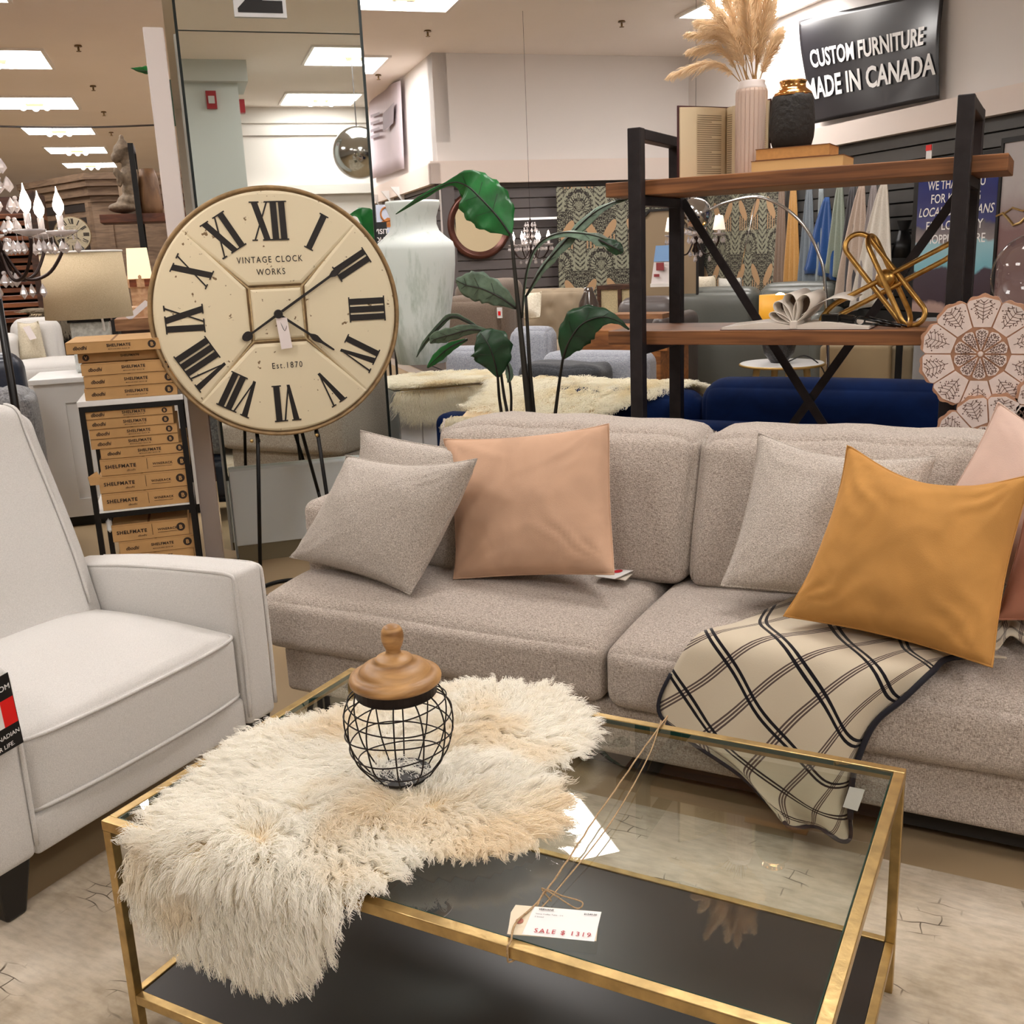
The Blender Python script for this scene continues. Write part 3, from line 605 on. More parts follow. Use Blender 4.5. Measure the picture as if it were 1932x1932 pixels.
mb.build('shelf_frame',M_brass,tb,bev=.0015)
mb=MB(); mb.box(TX0+w_,TX1-w_,TY0+w_,TY1-w_,.108,.119); mb.build('lower_shelf',plain('smoked_shelf',(34,30,28),.3,.0,.35,var=.12,scale=5),tb)
mb=MB(); mb.add([(TX0+w_+.001,TY0+w_+.001,TZ-.001),(TX1-w_-.001,TY0+w_+.001,TZ-.001),(TX1-w_-.001,TY1-w_-.001,TZ-.001),(TX0+w_+.001,TY1-w_-.001,TZ-.001)],[(0,1,2,3)])
gt=mb.build('glass_top',M_glass,tb)
mb=MB(); g=w_+.001
for a in ((TX0+g,TX1-g,TY0+g,TY0+g+.002),(TX0+g,TX1-g,TY1-g-.002,TY1-g),(TX0+g,TX0+g+.002,TY0+g,TY1-g),(TX1-g-.002,TX1-g,TY0+g,TY1-g)): mb.box(*a,TZ-.009,TZ-.0015)
mb.build('glass_edge',plain('glass_edge_green',(20,62,56),.15),gt)
# ======================= sheepskin =======================
def inpoly(x,y,P):
    c=False;j=len(P)-1
    for i in range(len(P)):
        if (P[i][1]>y)!=(P[j][1]>y) and x<(P[j][0]-P[i][0])*(y-P[i][1])/(P[j][1]-P[i][1])+P[i][0]: c=not c
        j=i
    return c
def edged(x,y,P):
    best=9;bd=(0,0)
    for i in range(len(P)):
        ax,ay=P[i-1];bx,by=P[i]; dx,dy=bx-ax,by-ay; t=max(0,min(1,((x-ax)*dx+(y-ay)*dy)/(dx*dx+dy*dy+1e-12))); qx,qy=ax+t*dx,ay+t*dy; d=math.hypot(x-qx,y-qy)
        if d<best: best=d; bd=(qx-x,qy-y)
    l=math.hypot(*bd) or 1; return best,(bd[0]/l,bd[1]/l)
def hair_obj(name,strands,mat,parent,rad=.00055):
    hc=bpy.data.hair_curves.new(name); hc.add_curves([len(s) for s in strands])
    M=MW.get(parent,I4).inverted(); flat=[]
    for s in strands:
        for p in s: q=M@p; flat+= [q.x,q.y,q.z]
    hc.points.foreach_set('position',flat)
    ra=hc.attributes.get('radius') or hc.attributes.new('radius','FLOAT','POINT')
    rr=[]
    for s in strands:
        n=len(s); rr+=[rad*(1-.55*(i/(n-1))**2) for i in range(n)]
    ra.data.foreach_set('value',rr)
    hc.materials.append(mat); ob=bpy.data.objects.new(name,hc); COL.objects.link(ob)
    if parent: ob.parent=parent; MW[ob]=MW[parent]
    ob['kind']='stuff'
    return ob
def strand(p,n,d,L,lift,curl,turns,ph,k=8,jit=0,grav=0):
    a=n.cross(d); a=a.normalized() if a.length>1e-6 else n.orthogonal(); out=[]
    for i in range(k):
        t=i/(k-1); q=p+d*(L*(t*.55+.45*t*t))+n*(lift*(1.7*t-.9*t*t))+V((0,0,-grav*t*t))
        c=curl*min(1,t*1.6); q=q+a*(c*math.sin(ph+turns*6.283*t))+n*(c*.6*math.cos(ph+turns*6.283*t))
        out.append(q)
    return out
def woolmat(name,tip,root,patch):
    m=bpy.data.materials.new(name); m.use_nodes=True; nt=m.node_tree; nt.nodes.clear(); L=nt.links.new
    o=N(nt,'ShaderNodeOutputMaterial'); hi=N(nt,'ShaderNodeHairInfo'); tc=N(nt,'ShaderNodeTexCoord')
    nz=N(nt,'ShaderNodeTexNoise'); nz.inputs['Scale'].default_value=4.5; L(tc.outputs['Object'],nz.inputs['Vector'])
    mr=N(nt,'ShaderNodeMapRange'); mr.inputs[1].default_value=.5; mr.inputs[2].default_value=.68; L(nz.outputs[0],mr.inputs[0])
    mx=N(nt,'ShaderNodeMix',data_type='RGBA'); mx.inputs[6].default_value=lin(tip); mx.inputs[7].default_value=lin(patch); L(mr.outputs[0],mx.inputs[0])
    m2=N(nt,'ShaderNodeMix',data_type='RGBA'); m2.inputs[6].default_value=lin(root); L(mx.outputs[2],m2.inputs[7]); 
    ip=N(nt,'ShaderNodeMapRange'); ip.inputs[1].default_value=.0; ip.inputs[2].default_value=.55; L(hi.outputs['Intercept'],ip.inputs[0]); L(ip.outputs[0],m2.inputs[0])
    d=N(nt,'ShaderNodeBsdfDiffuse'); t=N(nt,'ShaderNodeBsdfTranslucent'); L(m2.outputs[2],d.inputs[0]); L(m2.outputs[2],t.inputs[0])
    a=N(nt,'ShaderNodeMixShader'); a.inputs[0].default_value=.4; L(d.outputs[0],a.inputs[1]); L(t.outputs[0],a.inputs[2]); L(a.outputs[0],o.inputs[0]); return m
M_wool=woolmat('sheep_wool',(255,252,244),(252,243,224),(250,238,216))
M_hide=plain('sheep_hide',(226,204,168),.9)
OUT=[(-1.285,.985),(-1.285,1.10),(-1.31,1.25),(-1.315,1.38),(-1.25,1.49),(-1.17,1.58),(-1.10,1.70),(-1.0,1.765),(-.88,1.765),(-.765,1.67),(-.725,1.60),(-.73,1.53),(-.81,1.462),(-.775,1.44),(-.70,1.40),(-.66,1.35),(-.67,1.27),(-.72,1.205),(-.83,1.15),(-.83,1.09),(-.895,1.01),(-.945,.95),(-1.01,.918),(-1.10,.908),(-1.19,.925),(-1.25,.95)]
YE=1.052
def onskin(x,y):
    """skin sheet laid on the table and bent down over its front rail"""
    h=.012+.018*noise.noise(V((x*6,y*6,3)))
    r=.02
    s=YE+r-y
    if s<=0: return V((x,y,TZ+.006+max(0,h))),V((0,0,1))
    a=min(s/(r+.01),math.pi/2); 
    p=V((x,YE+r-math.sin(a)*(r+.012),TZ+.004-(1-math.cos(a))*(r+.012)-max(0,s-(r+.01)*math.pi/2))); n=V((0,-math.sin(a),math.cos(a)))
    return p+n*max(0,h),n
skin=thing('sheepskin','shaggy ivory long-haired sheepskin draped over the coffee table front edge','sheepskin',(-1.0,1.35,TZ))
random.seed(5); st=[]; cx=[p[0] for p in OUT]; cy=[p[1] for p in OUT]
WH=[(-1.07,1.40),(-.93,1.24),(-1.1,1.1),(-.86,1.33),(-.98,1.62)]
nl=0
while nl<8200:
    x,y=rnd(min(cx),max(cx)),rnd(min(cy),max(cy))
    if not inpoly(x,y,OUT): continue
    nl+=1
    e,dr=edged(x,y,OUT)
    dx=dy=0
    for i,(a,b) in enumerate(WH):
        r=math.hypot(x-a,y-b)+.02; wgt=math.exp(-r*9); dx+=(x-a)/r*wgt; dy+=(y-b)/r*wgt
    k=math.exp(-e*14)*1.8; dx+=dr[0]*k; dy+=dr[1]*k
    dx+=.45*noise.noise(V((x*14,y*14,1))); dy+=.45*noise.noise(V((x*14,y*14,9)))
    l=math.hypot(dx,dy) or 1; dx/=l; dy/=l
    ph=rnd(0,6.28); L=rnd(.036,.056); lift=rnd(.018,.034); curl=rnd(.0025,.005); tn=rnd(1.3,2.3)
    for q in range(11):
        xx=x+rnd(-.009,.009); yy=y+rnd(-.009,.009)
        p,n=onskin(xx,yy); p2,_=onskin(xx+dx*.02,yy+dy*.02); d=(p2-p); d=d-n*d.dot(n); d=d.normalized() if d.length>1e-6 else V((0,-1,0))
        if n.z<.5: d=(d+V((0,0,-1.3))).normalized()
        # strands converge on the lock tip
        s=strand(p,n,d,L*rnd(.85,1.1),lift*rnd(.8,1.2),curl,tn,ph+rnd(-.5,.5),9,grav=.006 if n.z>.5 else .012)
        cxp=s[-1]; c0,_=onskin(x,y)
        st.append([a+(c0-p)*(.75*(i/8)) for i,a in enumerate(s)])
hair_obj('wool',st,M_wool,skin,.0005)
rows=[]
nx,ny=60,60
mb=MB(); idm={}
for i in range(nx):
    for j in range(ny):
        x=min(cx)+(max(cx)-min(cx))*i/(nx-1); y=min(cy)+(max(cy)-min(cy))*j/(ny-1)
        if inpoly(x,y,OUT): idm[i,j]=len(idm); p,n=onskin(x,y); mb.v.append(p); mb.uv.append((x,y))
for (i,j) in idm:
    if all(k in idm for k in ((i+1,j),(i+1,j+1),(i,j+1))): mb.f.append((idm[i,j],idm[i+1,j],idm[i+1,j+1],idm[i,j+1]))
mb.build('hide',M_hide,skin,smooth=True,solid=.004)
# ======================= wire jar with wooden lid =======================
M_wire=plain('black_wire',(34,26,24),.45,.6)
M_jw=wood('mango_wood',(132,92,50),(196,152,98),(10,10,60),.45,bump=.1)
jx,jy=-.968,1.352
jz=.508
jar=thing('wire_jar','black wire cage jar with turned wooden lid standing on the sheepskin','jar',(jx,jy,jz))
prof=[(.050,0),(.066,.02),(.083,.045),(.0925,.078),(.096,.105),(.093,.13),(.084,.150),(.070,.163)]
def rad_at(z):
    for (a,b),(c,d) in zip(prof,prof[1:]):
        if b<=z<=d: return a+(c-a)*(z-b)/(d-b)
    return prof[-1][0]
mb=MB()
for k in range(12):
    a=2*math.pi*k/12; mb.tube(cr([(jx+r*math.cos(a),jy+r*math.sin(a),jz+z) for r,z in prof],3),.0014,6)
mb.build('upright_wires',M_wire,jar,smooth=True,kind='stuff')
for i,z in enumerate((.032,.062,.092,.121,.146)):
    for dz,ph in ((.0,0),):
        mb=MB(); mb.tube([(jx+(rad_at(z)+.001)*math.cos(t),jy+(rad_at(z)+.001)*math.sin(t),jz+z+.005*math.sin(t*2+i*1.9)) for t in [j*math.pi/24 for j in range(48)]],.0013,6,closed=True); mb.build('ring_wire',M_wire,jar,smooth=True)
mb=MB(); mb.lathe([(.0001,0),(.05,0),(.052,.006),(.046,.004),(.0001,.004)],(jx,jy,jz),32); mb.build('base_plate',plain('base_dark',(42,40,40),.5,.4),jar,smooth=False)
mb=MB(); mb.lathe([(.070,.158),(.0715,.160),(.0715,.182),(.069,.182)],(jx,jy,jz),40); mb.build('neck_band',M_wire,jar)
mb=MB(); mb.lathe([(.0001,.178),(.074,.178),(.0795,.182),(.081,.188),(.079,.194),(.070,.197),(.064,.198),(.062,.203),(.056,.210),(.044,.216),(.034,.218),(.0335,.222),(.031,.226),(.020,.228),(.0140,.232),(.0125,.238),(.0135,.243),(.0165,.248),(.0190,.256),(.0198,.265),(.0185,.274),(.0145,.281),(.008,.2845),(.0001,.2855)],(jx,jy,jz),44); mb.build('lid',M_jw,jar,smooth=True)
# ======================= twine and price tag on the table =======================
M_twine=plain('jute_twine',(168,140,104),.9,var=.3,scale=300)
tw=thing('price_tag','manila sale price tag tied across the glass table with jute twine','tag',PZ(1045,1742,TZ))
zt=TZ+.003
A=PZ(955,1789,TZ+.002); Bk=PZ(1254,1357,TZ+.002); Ab=V((A.x,TY0-.002,TZ-.022)); kn=PZ(1030,1682,zt+.006)
mb=MB(); pts=cr([V((A.x+.01,TY0+.01,TZ-.021)),Ab,V((A.x,TY0-.003,TZ)),A+V((0,.012,.003)),PZ(975,1740,zt+.008),kn,PZ(1140,1520,zt+.012),Bk,V((Bk.x,TY1+.003,TZ-.01)),V((Bk.x,TY1-.01,TZ-.023))],12)
mb.tube([p+V((noise.noise(p*40)*.0015,0,noise.noise(p*50)*.001)) for p in pts],.0016,6); mb.build('twine',M_twine,tw,smooth=True)
mb=MB(); mb.tube(cr([PZ(1022,1712,zt+.004),PZ(1052,1678,zt+.005),PZ(1150,1555,zt+.01),PZ(1222,1430,zt+.008),Bk+V((-.004,-.01,.001))],10),.0012,6); mb.build('twine',M_twine,tw,smooth=True)
mb=MB(); mb.tube(cr([PZ(1012,1712,zt+.004),PZ(1030,1680,zt+.01),PZ(1060,1690,zt+.012),PZ(1098,1702,zt+.006),PZ(1088,1714,zt+.004),PZ(1048,1690,zt+.012),PZ(1022,1676,zt+.008),PZ(1040,1700,zt+.004)],7),.0012,6); mb.build('bow',M_twine,tw,smooth=True)
c=[PZ(973,1708,zt+.004),PZ(1131,1721,zt+.009),PZ(1125,1776,zt+.006),PZ(957,1763,zt+.002)]
mb=MB(); mb.add([c[0],c[1],c[2],c[3],PZ(960,1748,zt+.002),PZ(964,1722,zt+.003)],[(0,1,2,3,4,5)]); cardo=mb.build('card',plain('manila',(226,212,186),.7),tw,solid=.0008)
ax=(c[1]-c[0]).normalized(); ay=(c[0]-c[3]); ay=(ay-ax*ay.dot(ax)).normalized(); nn=ax.cross(ay)
W=(c[1]-c[0]).length; H=(c[0]-c[3]).length; O=c[3]
def tpt(a,b,e=.0012): return O+ax*(a*W)+ay*(b*H)+nn*e
mb=MB(); mb.add([tpt(.17,.02),tpt(1.0,.0),tpt(1.0,.99),tpt(.20,.98)],[(0,1,2,3)]); mb.build('white_label',MC['tag_white'],cardo)
mb=MB(); mb.prism([(math.cos(a)*r_,math.sin(a)*r_) for r_ in (.0055,) for a in [i*math.pi/10 for i in range(20)]],tpt(.09,.45,.0012),ax,ay,nn*.0006); mb.build('eyelet',plain('eyelet_red',(176,112,96),.6),cardo)
mb=MB(); mb.text('VERVANE',.0052,tpt(.27,.86,.002),ax,ay,bold=.02,align='LEFT'); mb.text('Venus Coffee Table - Lrt',.0040,tpt(.25,.70,.002),ax,ay,align='LEFT'); mb.text('2 boxed',.0040,tpt(.25,.60,.002),ax,ay,align='LEFT'); mb.text('$1549.00',.005,tpt(.96,.82,.002),ax,ay,bold=.015,align='RIGHT'); mb.build('print',MC['ink_black'],cardo)
mb=MB(); mb.text('SALE $ 1319',.0125,tpt(.95,.10,.002),ax,ay,bold=.004,align='RIGHT',sp=1.25); mb.build('handwriting',plain('ink_red',(176,44,56),.6),cardo)
# ======================= big wall clock on an easel =======================
CV=4.47; ck=BV(524,592,CV); CU,CZ=ck.x,ck.z; CR_=.518
M_cream=plain('clock_cream',(222,208,176),.6,var=.07,scale=5)
def agedmat():
    m,nt,b=base('clock_panel_cream'); L=nt.links.new; tc=N(nt,'ShaderNodeTexCoord')
    a=N(nt,'ShaderNodeTexNoise'); a.inputs['Scale'].default_value=38; a.inputs['Detail'].default_value=6; L(tc.outputs['Object'],a.inputs['Vector'])
    c=N(nt,'ShaderNodeTexNoise'); c.inputs['Scale'].default_value=5; L(tc.outputs['Object'],c.inputs['Vector'])
    ad=N(nt,'ShaderNodeMath',operation='MULTIPLY_ADD'); L(c.outputs[0],ad.inputs[0]); ad.inputs[1].default_value=.35; L(a.outputs[0],ad.inputs[2])
    mr=N(nt,'ShaderNodeMapRange'); mr.inputs[1].default_value=.875; mr.inputs[2].default_value=.9; L(ad.outputs[0],mr.inputs[0])
    mx=N(nt,'ShaderNodeMix',data_type='RGBA'); mx.inputs[6].default_value=lin((224,211,180)); mx.inputs[7].default_value=lin((120,96,66)); L(mr.outputs[0],mx.inputs[0]); L(mx.outputs[2],b.inputs['Base Color']); b.inputs['Roughness'].default_value=.5; return m
M_panel=agedmat()
M_rim=plain('clock_rim',(150,122,84),.6,var=.3,scale=25)
M_black=plain('numeral_black',(24,19,18),.5)
clock=bthing('round_clock','large round cream clock with black Roman numerals, leaning on a thin black easel','clock',CU,CV+.03,CZ-CR_)
def Q(x,z,d=0): return (CU+x,CV-d,CZ+z)   # clock plane: x right, z up, d towards the viewer
mb=MB(B); n=96
mb.lathe([(.001,.055),(CR_-.004,.055),(CR_,.05),(CR_,.01),(CR_-.006,.0),(CR_-.02,.004),(.001,.004)],(CU,CV,CZ),n,axis=(0,1,0)); mb.build('body',M_rim,clock,smooth=False)
def rimt(r,rr,mat,nm,d=0):
    mb=MB(B); mb.tube([Q(r*math.cos(t),r*math.sin(t),d) for t in [i*2*math.pi/120 for i in range(120)]],rr,8,closed=True); mb.build(nm,mat,clock,smooth=True)
rimt(CR_-.006,.0075,M_rim,'outer_rim',.002); 
# raised panels: four sectors and the centre square
hs=.108; g=.013
def sector(k):
    R=CR_-.020; a0=math.radians(47); out=[]
    # upper sector in local frame, corner directions (+-1)
    def diag(sgn,off): # line from square corner to the rim, offset by the groove
        cxn,czn=sgn*(hs+g*.2),hs+g
        dx,dz=sgn*math.sin(a0),math.cos(a0); t=0
        while math.hypot(cxn+dx*t,czn+dz*t)<R: t+=.001
        return (cxn,czn),(cxn+dx*t,czn+dz*t)
    (a1,b1),(a2,b2)=diag(-1,0)
    (c1,d1),(c2,d2)=diag(1,0)
    th1=math.atan2(b2,a2); th2=math.atan2(d2,c2)
    arc=[(R*math.cos(th1+(th2-th1)*i/30),R*math.sin(th1+(th2-th1)*i/30)) for i in range(31)]
    return [(a1,b1)]+arc+[(c1,d1)]
def rot(p,k): 
    for _ in range(k): p=(p[1],-p[0])
    return p
def panel(poly):
    mb=MB(B); c=(sum(p[0] for p in poly)/len(poly),sum(p[1] for p in poly)/len(poly))
    lay=[]
    for sc,d in ((1.0,0),(1.0,.006),(.985,.010),(.96,.0125)):
        L_=[]
        for p in poly:
            v=(p[0]-c[0],p[1]-c[1]); l=math.hypot(*v); k=(l-(1-sc)*.35)/l; L_.append(Q(c[0]+v[0]*k,c[1]+v[1]*k,d))
        lay.append(L_)
    m=len(poly); vs=[p for l in lay for p in l]; fs=[(i*m+j,i*m+(j+1)%m,(i+1)*m+(j+1)%m,(i+1)*m+j) for i in range(3) for j in range(m)]; fs.append(tuple(3*m+j for j in range(m)))
    mb.add(vs,fs); return mb.build('panel',M_panel,clock)
for k in range(4): panel([rot(p,k) for p in sector(0)])
sq=hs-.004; panel([(-sq,-sq),(-sq,sq),(sq,sq),(sq,-sq)])
# thin grooves with a brown bead
mb=MB(B)
for sx in (-1,1):
    for sz in (-1,1):
        mb.bar(Q(sx*hs,sz*hs,.002),Q(sx*.345,sz*.345,.002),.007)
for a,b in (((-1,-1),(1,-1)),((1,-1),(1,1)),((1,1),(-1,1)),((-1,1),(-1,-1))): mb.bar(Q(a[0]*hs,a[1]*hs,.002),Q(b[0]*hs,b[1]*hs,.002),.006)
mb.build('beading',plain('bead_tan',(184,160,118),.6,var=.2,scale=60),clock)
# numerals
NH=.156
def glyph(s):
    """strokes in letter space: list of polygons, height 0..1"""
    pol=[];x=0;T=.165;th=.035;SW=.045;gap=.05
    for ch in s:
        if ch=='I': pol+=[[(x,0),(x+T,0),(x+T,1),(x,1)],[(x-SW,0),(x+T+SW,0),(x+T+SW,.035),(x-SW,.035)],[(x-SW,.965),(x+T+SW,.965),(x+T+SW,1),(x-SW,1)]]; x+=T+gap
        elif ch=='V':
            w=.42; pol+=[[(x,1),(x+T,1),(x+w*.5+.06,0),(x+w*.5-.02,0)],[(x+w*.5,0),(x+w*.5+th,0),(x+w,1),(x+w-th*1.3,1)],[(x-SW,.965),(x+T+SW,.965),(x+T+SW,1),(x-SW,1)],[(x+w-.1,.965),(x+w+SW,.965),(x+w+SW,1),(x+w-.1,1)]]; x+=w+gap
        elif ch=='X':
            w=.44; pol+=[[(x,1),(x+T,1),(x+w,0),(x+w-T,0)],[(x,0),(x+th*1.2,0),(x+w,1),(x+w-th*1.2,1)],[(x-SW,.965),(x+T+SW,.965),(x+T+SW,1),(x-SW,1)],[(x+w-.1,.965),(x+w+SW,.965),(x+w+SW,1),(x+w-.1,1)],[(x-SW,0),(x+.1,0),(x+.1,.035),(x-SW,.035)],[(x+w-T-SW,0),(x+w+SW,0),(x+w+SW,.035),(x+w-T-SW,.035)]]; x+=w+gap
    return pol,x-gap
names=['XII','I','II','III','IV','V','VI','VII','VIII','IX','X','XI']
for h,s in enumerate(names):
    pol,wd=glyph(s); a=math.radians(-30*h); mb=MB(B); RC=.378-NH/2
    sc=NH if len(s)<4 else NH
    for i,p in enumerate(pol):
        pts=[]
        for (x,y) in p:
            xx=(x-wd/2)*NH*1.0; yy=RC+y*NH; X_=xx*math.cos(a)-yy*math.sin(a); Z_=xx*math.sin(a)+yy*math.cos(a); pts.append(Q(X_,Z_,.0132+.0002*i))
        m=len(pts); mb.add(pts,[tuple(range(m))])
    mb.build('numeral',M_black,clock,solid=.0015,off=1)
axu=(1,0,0); axz=(0,0,1)
def ctext(s,size,x,z,**k): mb.text(s,size,Q(x,z,.0135),axu,axz,**k)
mb=MB(B); ctext('VINTAGE CLOCK',.036,-.012,.212,sp=1.25,sx=.8,bold=.004); ctext('WORKS',.036,-.012,.162,sp=1.25,sx=.8,bold=.004); ctext('Est.1870',.036,.018,-.228,sp=1.3,sx=.8,bold=.004); mb.build('lettering',M_black,clock)
# hands
def hand(x,z,tail,name,spade,w0=.0055):
    L_=math.hypot(x,z); dx,dz=x/L_,z/L_; px,pz=-dz,dx
    mb=MB(B); P=lambda t,o: Q(dx*t+px*o,dz*t+pz*o,.026)
    pts=[(-tail,0)] if tail else [(0,0)]
    prof=[(-tail,.004),(0,w0),(spade-.03,w0*.9),(spade-.012,.013),(spade,.014),(spade+.03,.006),(L_-.004,.004),(L_,.001)]
    poly=[P(t,o) for t,o in prof]+[P(t,-o) for t,o in reversed(prof)]
    mb.add(poly,[tuple(range(len(poly)))])
    if tail: 
        for rr in (.0,): mb.add([P(-tail+.004+.022*math.cos(q)*(1.25 if math.cos(q)<0 else .9),.019*math.sin(q)) for q in [i*math.pi/8 for i in range(16)]],[tuple(range(16))])
    return mb.build(name,M_black,clock,solid=.0025)
hand(.352,.222,.160,'minute_hand',.30); hand(.222,-.165,0,'hour_hand',.185)
mb=MB(B); mb.lathe([(.001,.012),(.017,.012),(.019,.0),(.001,-.002)],Q(0,0,.03),20,axis=(0,-1,0)); mb.build('hub',M_black,clock)
a=BV(520,600,CV-.035); b=BV(552,656,CV-.035)
mb=MB(B); mb.add([(a.x,CV-.034,a.z),(b.x-.012,CV-.034,a.z-.0),(b.x,CV-.03,b.z),(a.x+.012,CV-.03,b.z-.004)],[(0,1,2,3)]); mb.build('hang_tag',plain('pink_tag',(232,222,220),.6),clock,solid=.001)
mb=MB(B); mb.tube(cr([Q(.0,.0,.03),Q(.03,-.03,.032),Q(.02,-.07,.034),Q(-.0,-.02,.033)],6),.0012,5); mb.build('tag_string',MC['ink_black'],clock)
# easel
M_iron=plain('iron_black',(20,19,19),.45,.5)
ez=bthing('display_easel','thin black metal easel with ring feet holding the big clock','easel',CU,CV+.02,0)
zb=CZ-CR_
L1=BV(487,822,CV-.03); L2=BV(600,822,CV-.03); F1=BZ(491,1104,.01); F2=(L2.x+.03,CV-.12,.01)
mb=MB(B); mb.tube([(L1.x+.05,CV+.075,CZ+.35),(L1.x,CV-.0+.062,zb+.02),(L1.x-.002,CV-.01,zb-.01),(F1.x,F1.y-.02,.01)],.0085,8); mb.build('front_leg',M_iron,ez,smooth=True)
mb=MB(B); mb.tube([(L2.x-.03,CV+.075,CZ+.35),(L2.x,CV+.062,zb+.02),(L2.x+.002,CV-.01,zb-.01),F2],.0085,8); mb.build('front_leg',M_iron,ez,smooth=True)
t1=BV(575,825,CV+.1)
mb=MB(B); mb.tube([(CU,CV+.075,CZ+.30),(t1.x,CV+.2,t1.z),(t1.x+.06,CV+.32,t1.z-.3)],.008,8); mb.tube([(t1.x+.06,CV+.32,t1.z-.3),(t1.x+.12,CV+.40,.01)],.008,8); mb.build('back_leg',M_iron,ez,smooth=True)
mb=MB(B); mb.bar((L1.x,CV+.062,zb+.06),(L2.x,CV+.062,zb+.06),.012); mb.build('cross_bar',M_iron,ez)
for x in (L1.x,L2.x):
    mb=MB(B); mb.bar((x,CV+.06,zb-.008),(x,CV-.045,zb-.008),.012); mb.build('rest_arm',M_iron,ez)
for px in (474,598):
    p=BV(px,823,CV-.05); mb=MB(B); mb.ball((p.x,CV-.05,zb-.005),.008,8); mb.build('brass_knob',MC['aged_brass'],ez,smooth=True)
rc=V((F1.x+.115,F1.y-.1,.008)); mb=MB(B); mb.tube([(rc.x+.125*math.cos(t),rc.y+.125*math.sin(t),.009) for t in [i*math.pi/20 for i in range(40)]],.009,8,closed=True); mb.build('ring_foot',M_iron,ez,smooth=True)
# ======================= metal rack with cartons =======================
RV0,RV1=4.46,4.92
ra=BV(146,757,RV0); RU0=ra.x; RU1=-.068
rack=bthing('metal_rack','narrow black metal rack with white marble tops, loaded with flat cartons','shelf',(RU0+RU1)/2,(RV0+RV1)/2,0)
M_rack=plain('rack_black',(16,15,16),.4,.3); M_marb=plain('marble_white',(226,226,226),.3,var=.06,scale=6)
for u in (RU0,RU1-.022):
    for v in (RV0,RV1-.022):
        mb=MB(B); mb.box(u,u+.022,v,v+.022,0,.872); mb.build('post',M_rack,rack)
for z in (.85,.40,.02):
    mb=MB(B)
    for v in (RV0,RV1-.022): mb.box(RU0+.022,RU1-.022,v,v+.022,z,z+.022)
    for u in (RU0,RU1-.022): mb.box(u,u+.022,RV0+.022,RV1-.022,z,z+.022)
    mb.build('rail',M_rack,rack)
mb=MB(B); mb.box(RU0-.004,RU1+.004,RV0-.004,RV1+.004,.872,.894); mb.build('marble_top',M_marb,rack,bev=.002)
for z in (.424,.043):
    mb=MB(B); mb.box(RU0+.001,RU1-.001,RV0+.001,RV1-.001,z-.0015,z+.006); mb.build('marble_shelf',M_marb,rack,bev=.001)
M_card=plain('cardboard',(188,148,98),.85,var=.08,scale=12); M_ink=plain('carton_ink',(40,26,18),.7)
def carton(u0,u1,v0,z0,h,kind,label,tilt=0):
    c=((u0+u1)/2,v0+.22); t=thing('carton','','box',B@V((c[0],c[1],z0)),math.pi/4+tilt,'flat shelf cartons stacked on the black rack'); t['label']=label
    X=Matrix.Translation(B@V((c[0],c[1],z0)))@Matrix.Rotation(math.pi/4+tilt,4,'Z')
    W=(u1-u0)/2; mb=MB(X); mb.box(-W,W,-.22,.2,0,h-.0015); bx=mb.build('case',M_card,t,bev=.0015)
    mb=MB(X); mb.box(-W+.001,W-.001,-.2205,-.2200,h*.90-.0004,h*.90+.0004); mb.box(-.01,.0,-.22,.2,h-.0015,h-.001); mb.build('flap_line',plain('card_dark',(122,84,44),.9),bx)
    mb=MB(X); f=(0,-.2212,0)
    def tx(s,x,z,sz,**k):
        m2=MB(X); m2.text(s,sz,(x,-.2212,z),(1,0,0),(0,0,1),t=.0003,**k); m2.build('printed_text',M_ink,bx)
    if kind=='w':
        tx('SHELFMATE',-W+.018,h*.42,.021,align='LEFT',bold=.03,sp=1.15); tx('dbodhi',-W+.10,h*.18,.013,align='LEFT',shear=.3); tx('WINERACK',.028,h*.42,.014,align='LEFT',bold=.02,sp=1.15)
        m3=MB(X); m3.box(.006,.0075,-.2212,-.2208,h*.2,h*.85); m3.build('printed_bar',M_ink,bx); m3=MB(X); m3.box(.028,.105,-.2212,-.2208,h*.3,h*.32); m3.build('printed_bar',M_ink,bx)
    elif kind=='v':
        tx('SHELFMATE',.02,h*.42,.013,bold=.02,sp=1.1)
    else:
        tx('dbodhi',-W+.025,h*.34,.021,align='LEFT',bold=.02,shear=.25,sx=.9); tx('SHELFMATE',.02,h*.46,.0165,bold=.03,sp=1.1); tx('MODULAR SHELF / BLACK 1M',.02,h*.22,.0062,bold=.01)
    if kind!='n':
        r=min(h*.33,.018); xx=W-.032 if kind!='v' else -W+.03
        mb.prism([(r*math.cos(a),r*math.sin(a)) for a in [i*math.pi/12 for i in range(24)]],(xx,-.2208,h*.5),(1,0,0),(0,0,1),(0,-.0004,0))
    if kind!='n':
        mb.build('printed_badge',M_ink,bx)
        mb=MB(X); mb.text('V' if kind=='v' else 'B',r*1.35,(xx,-.2216,h*.5-r*.48),(1,0,0),(0,0,1),bold=.03,t=.0003); mb.build('badge_letter',M_card,bx)
    return t
def cz(py,px=200): return BV(px,py,RV0-.01).z
rows_=[]
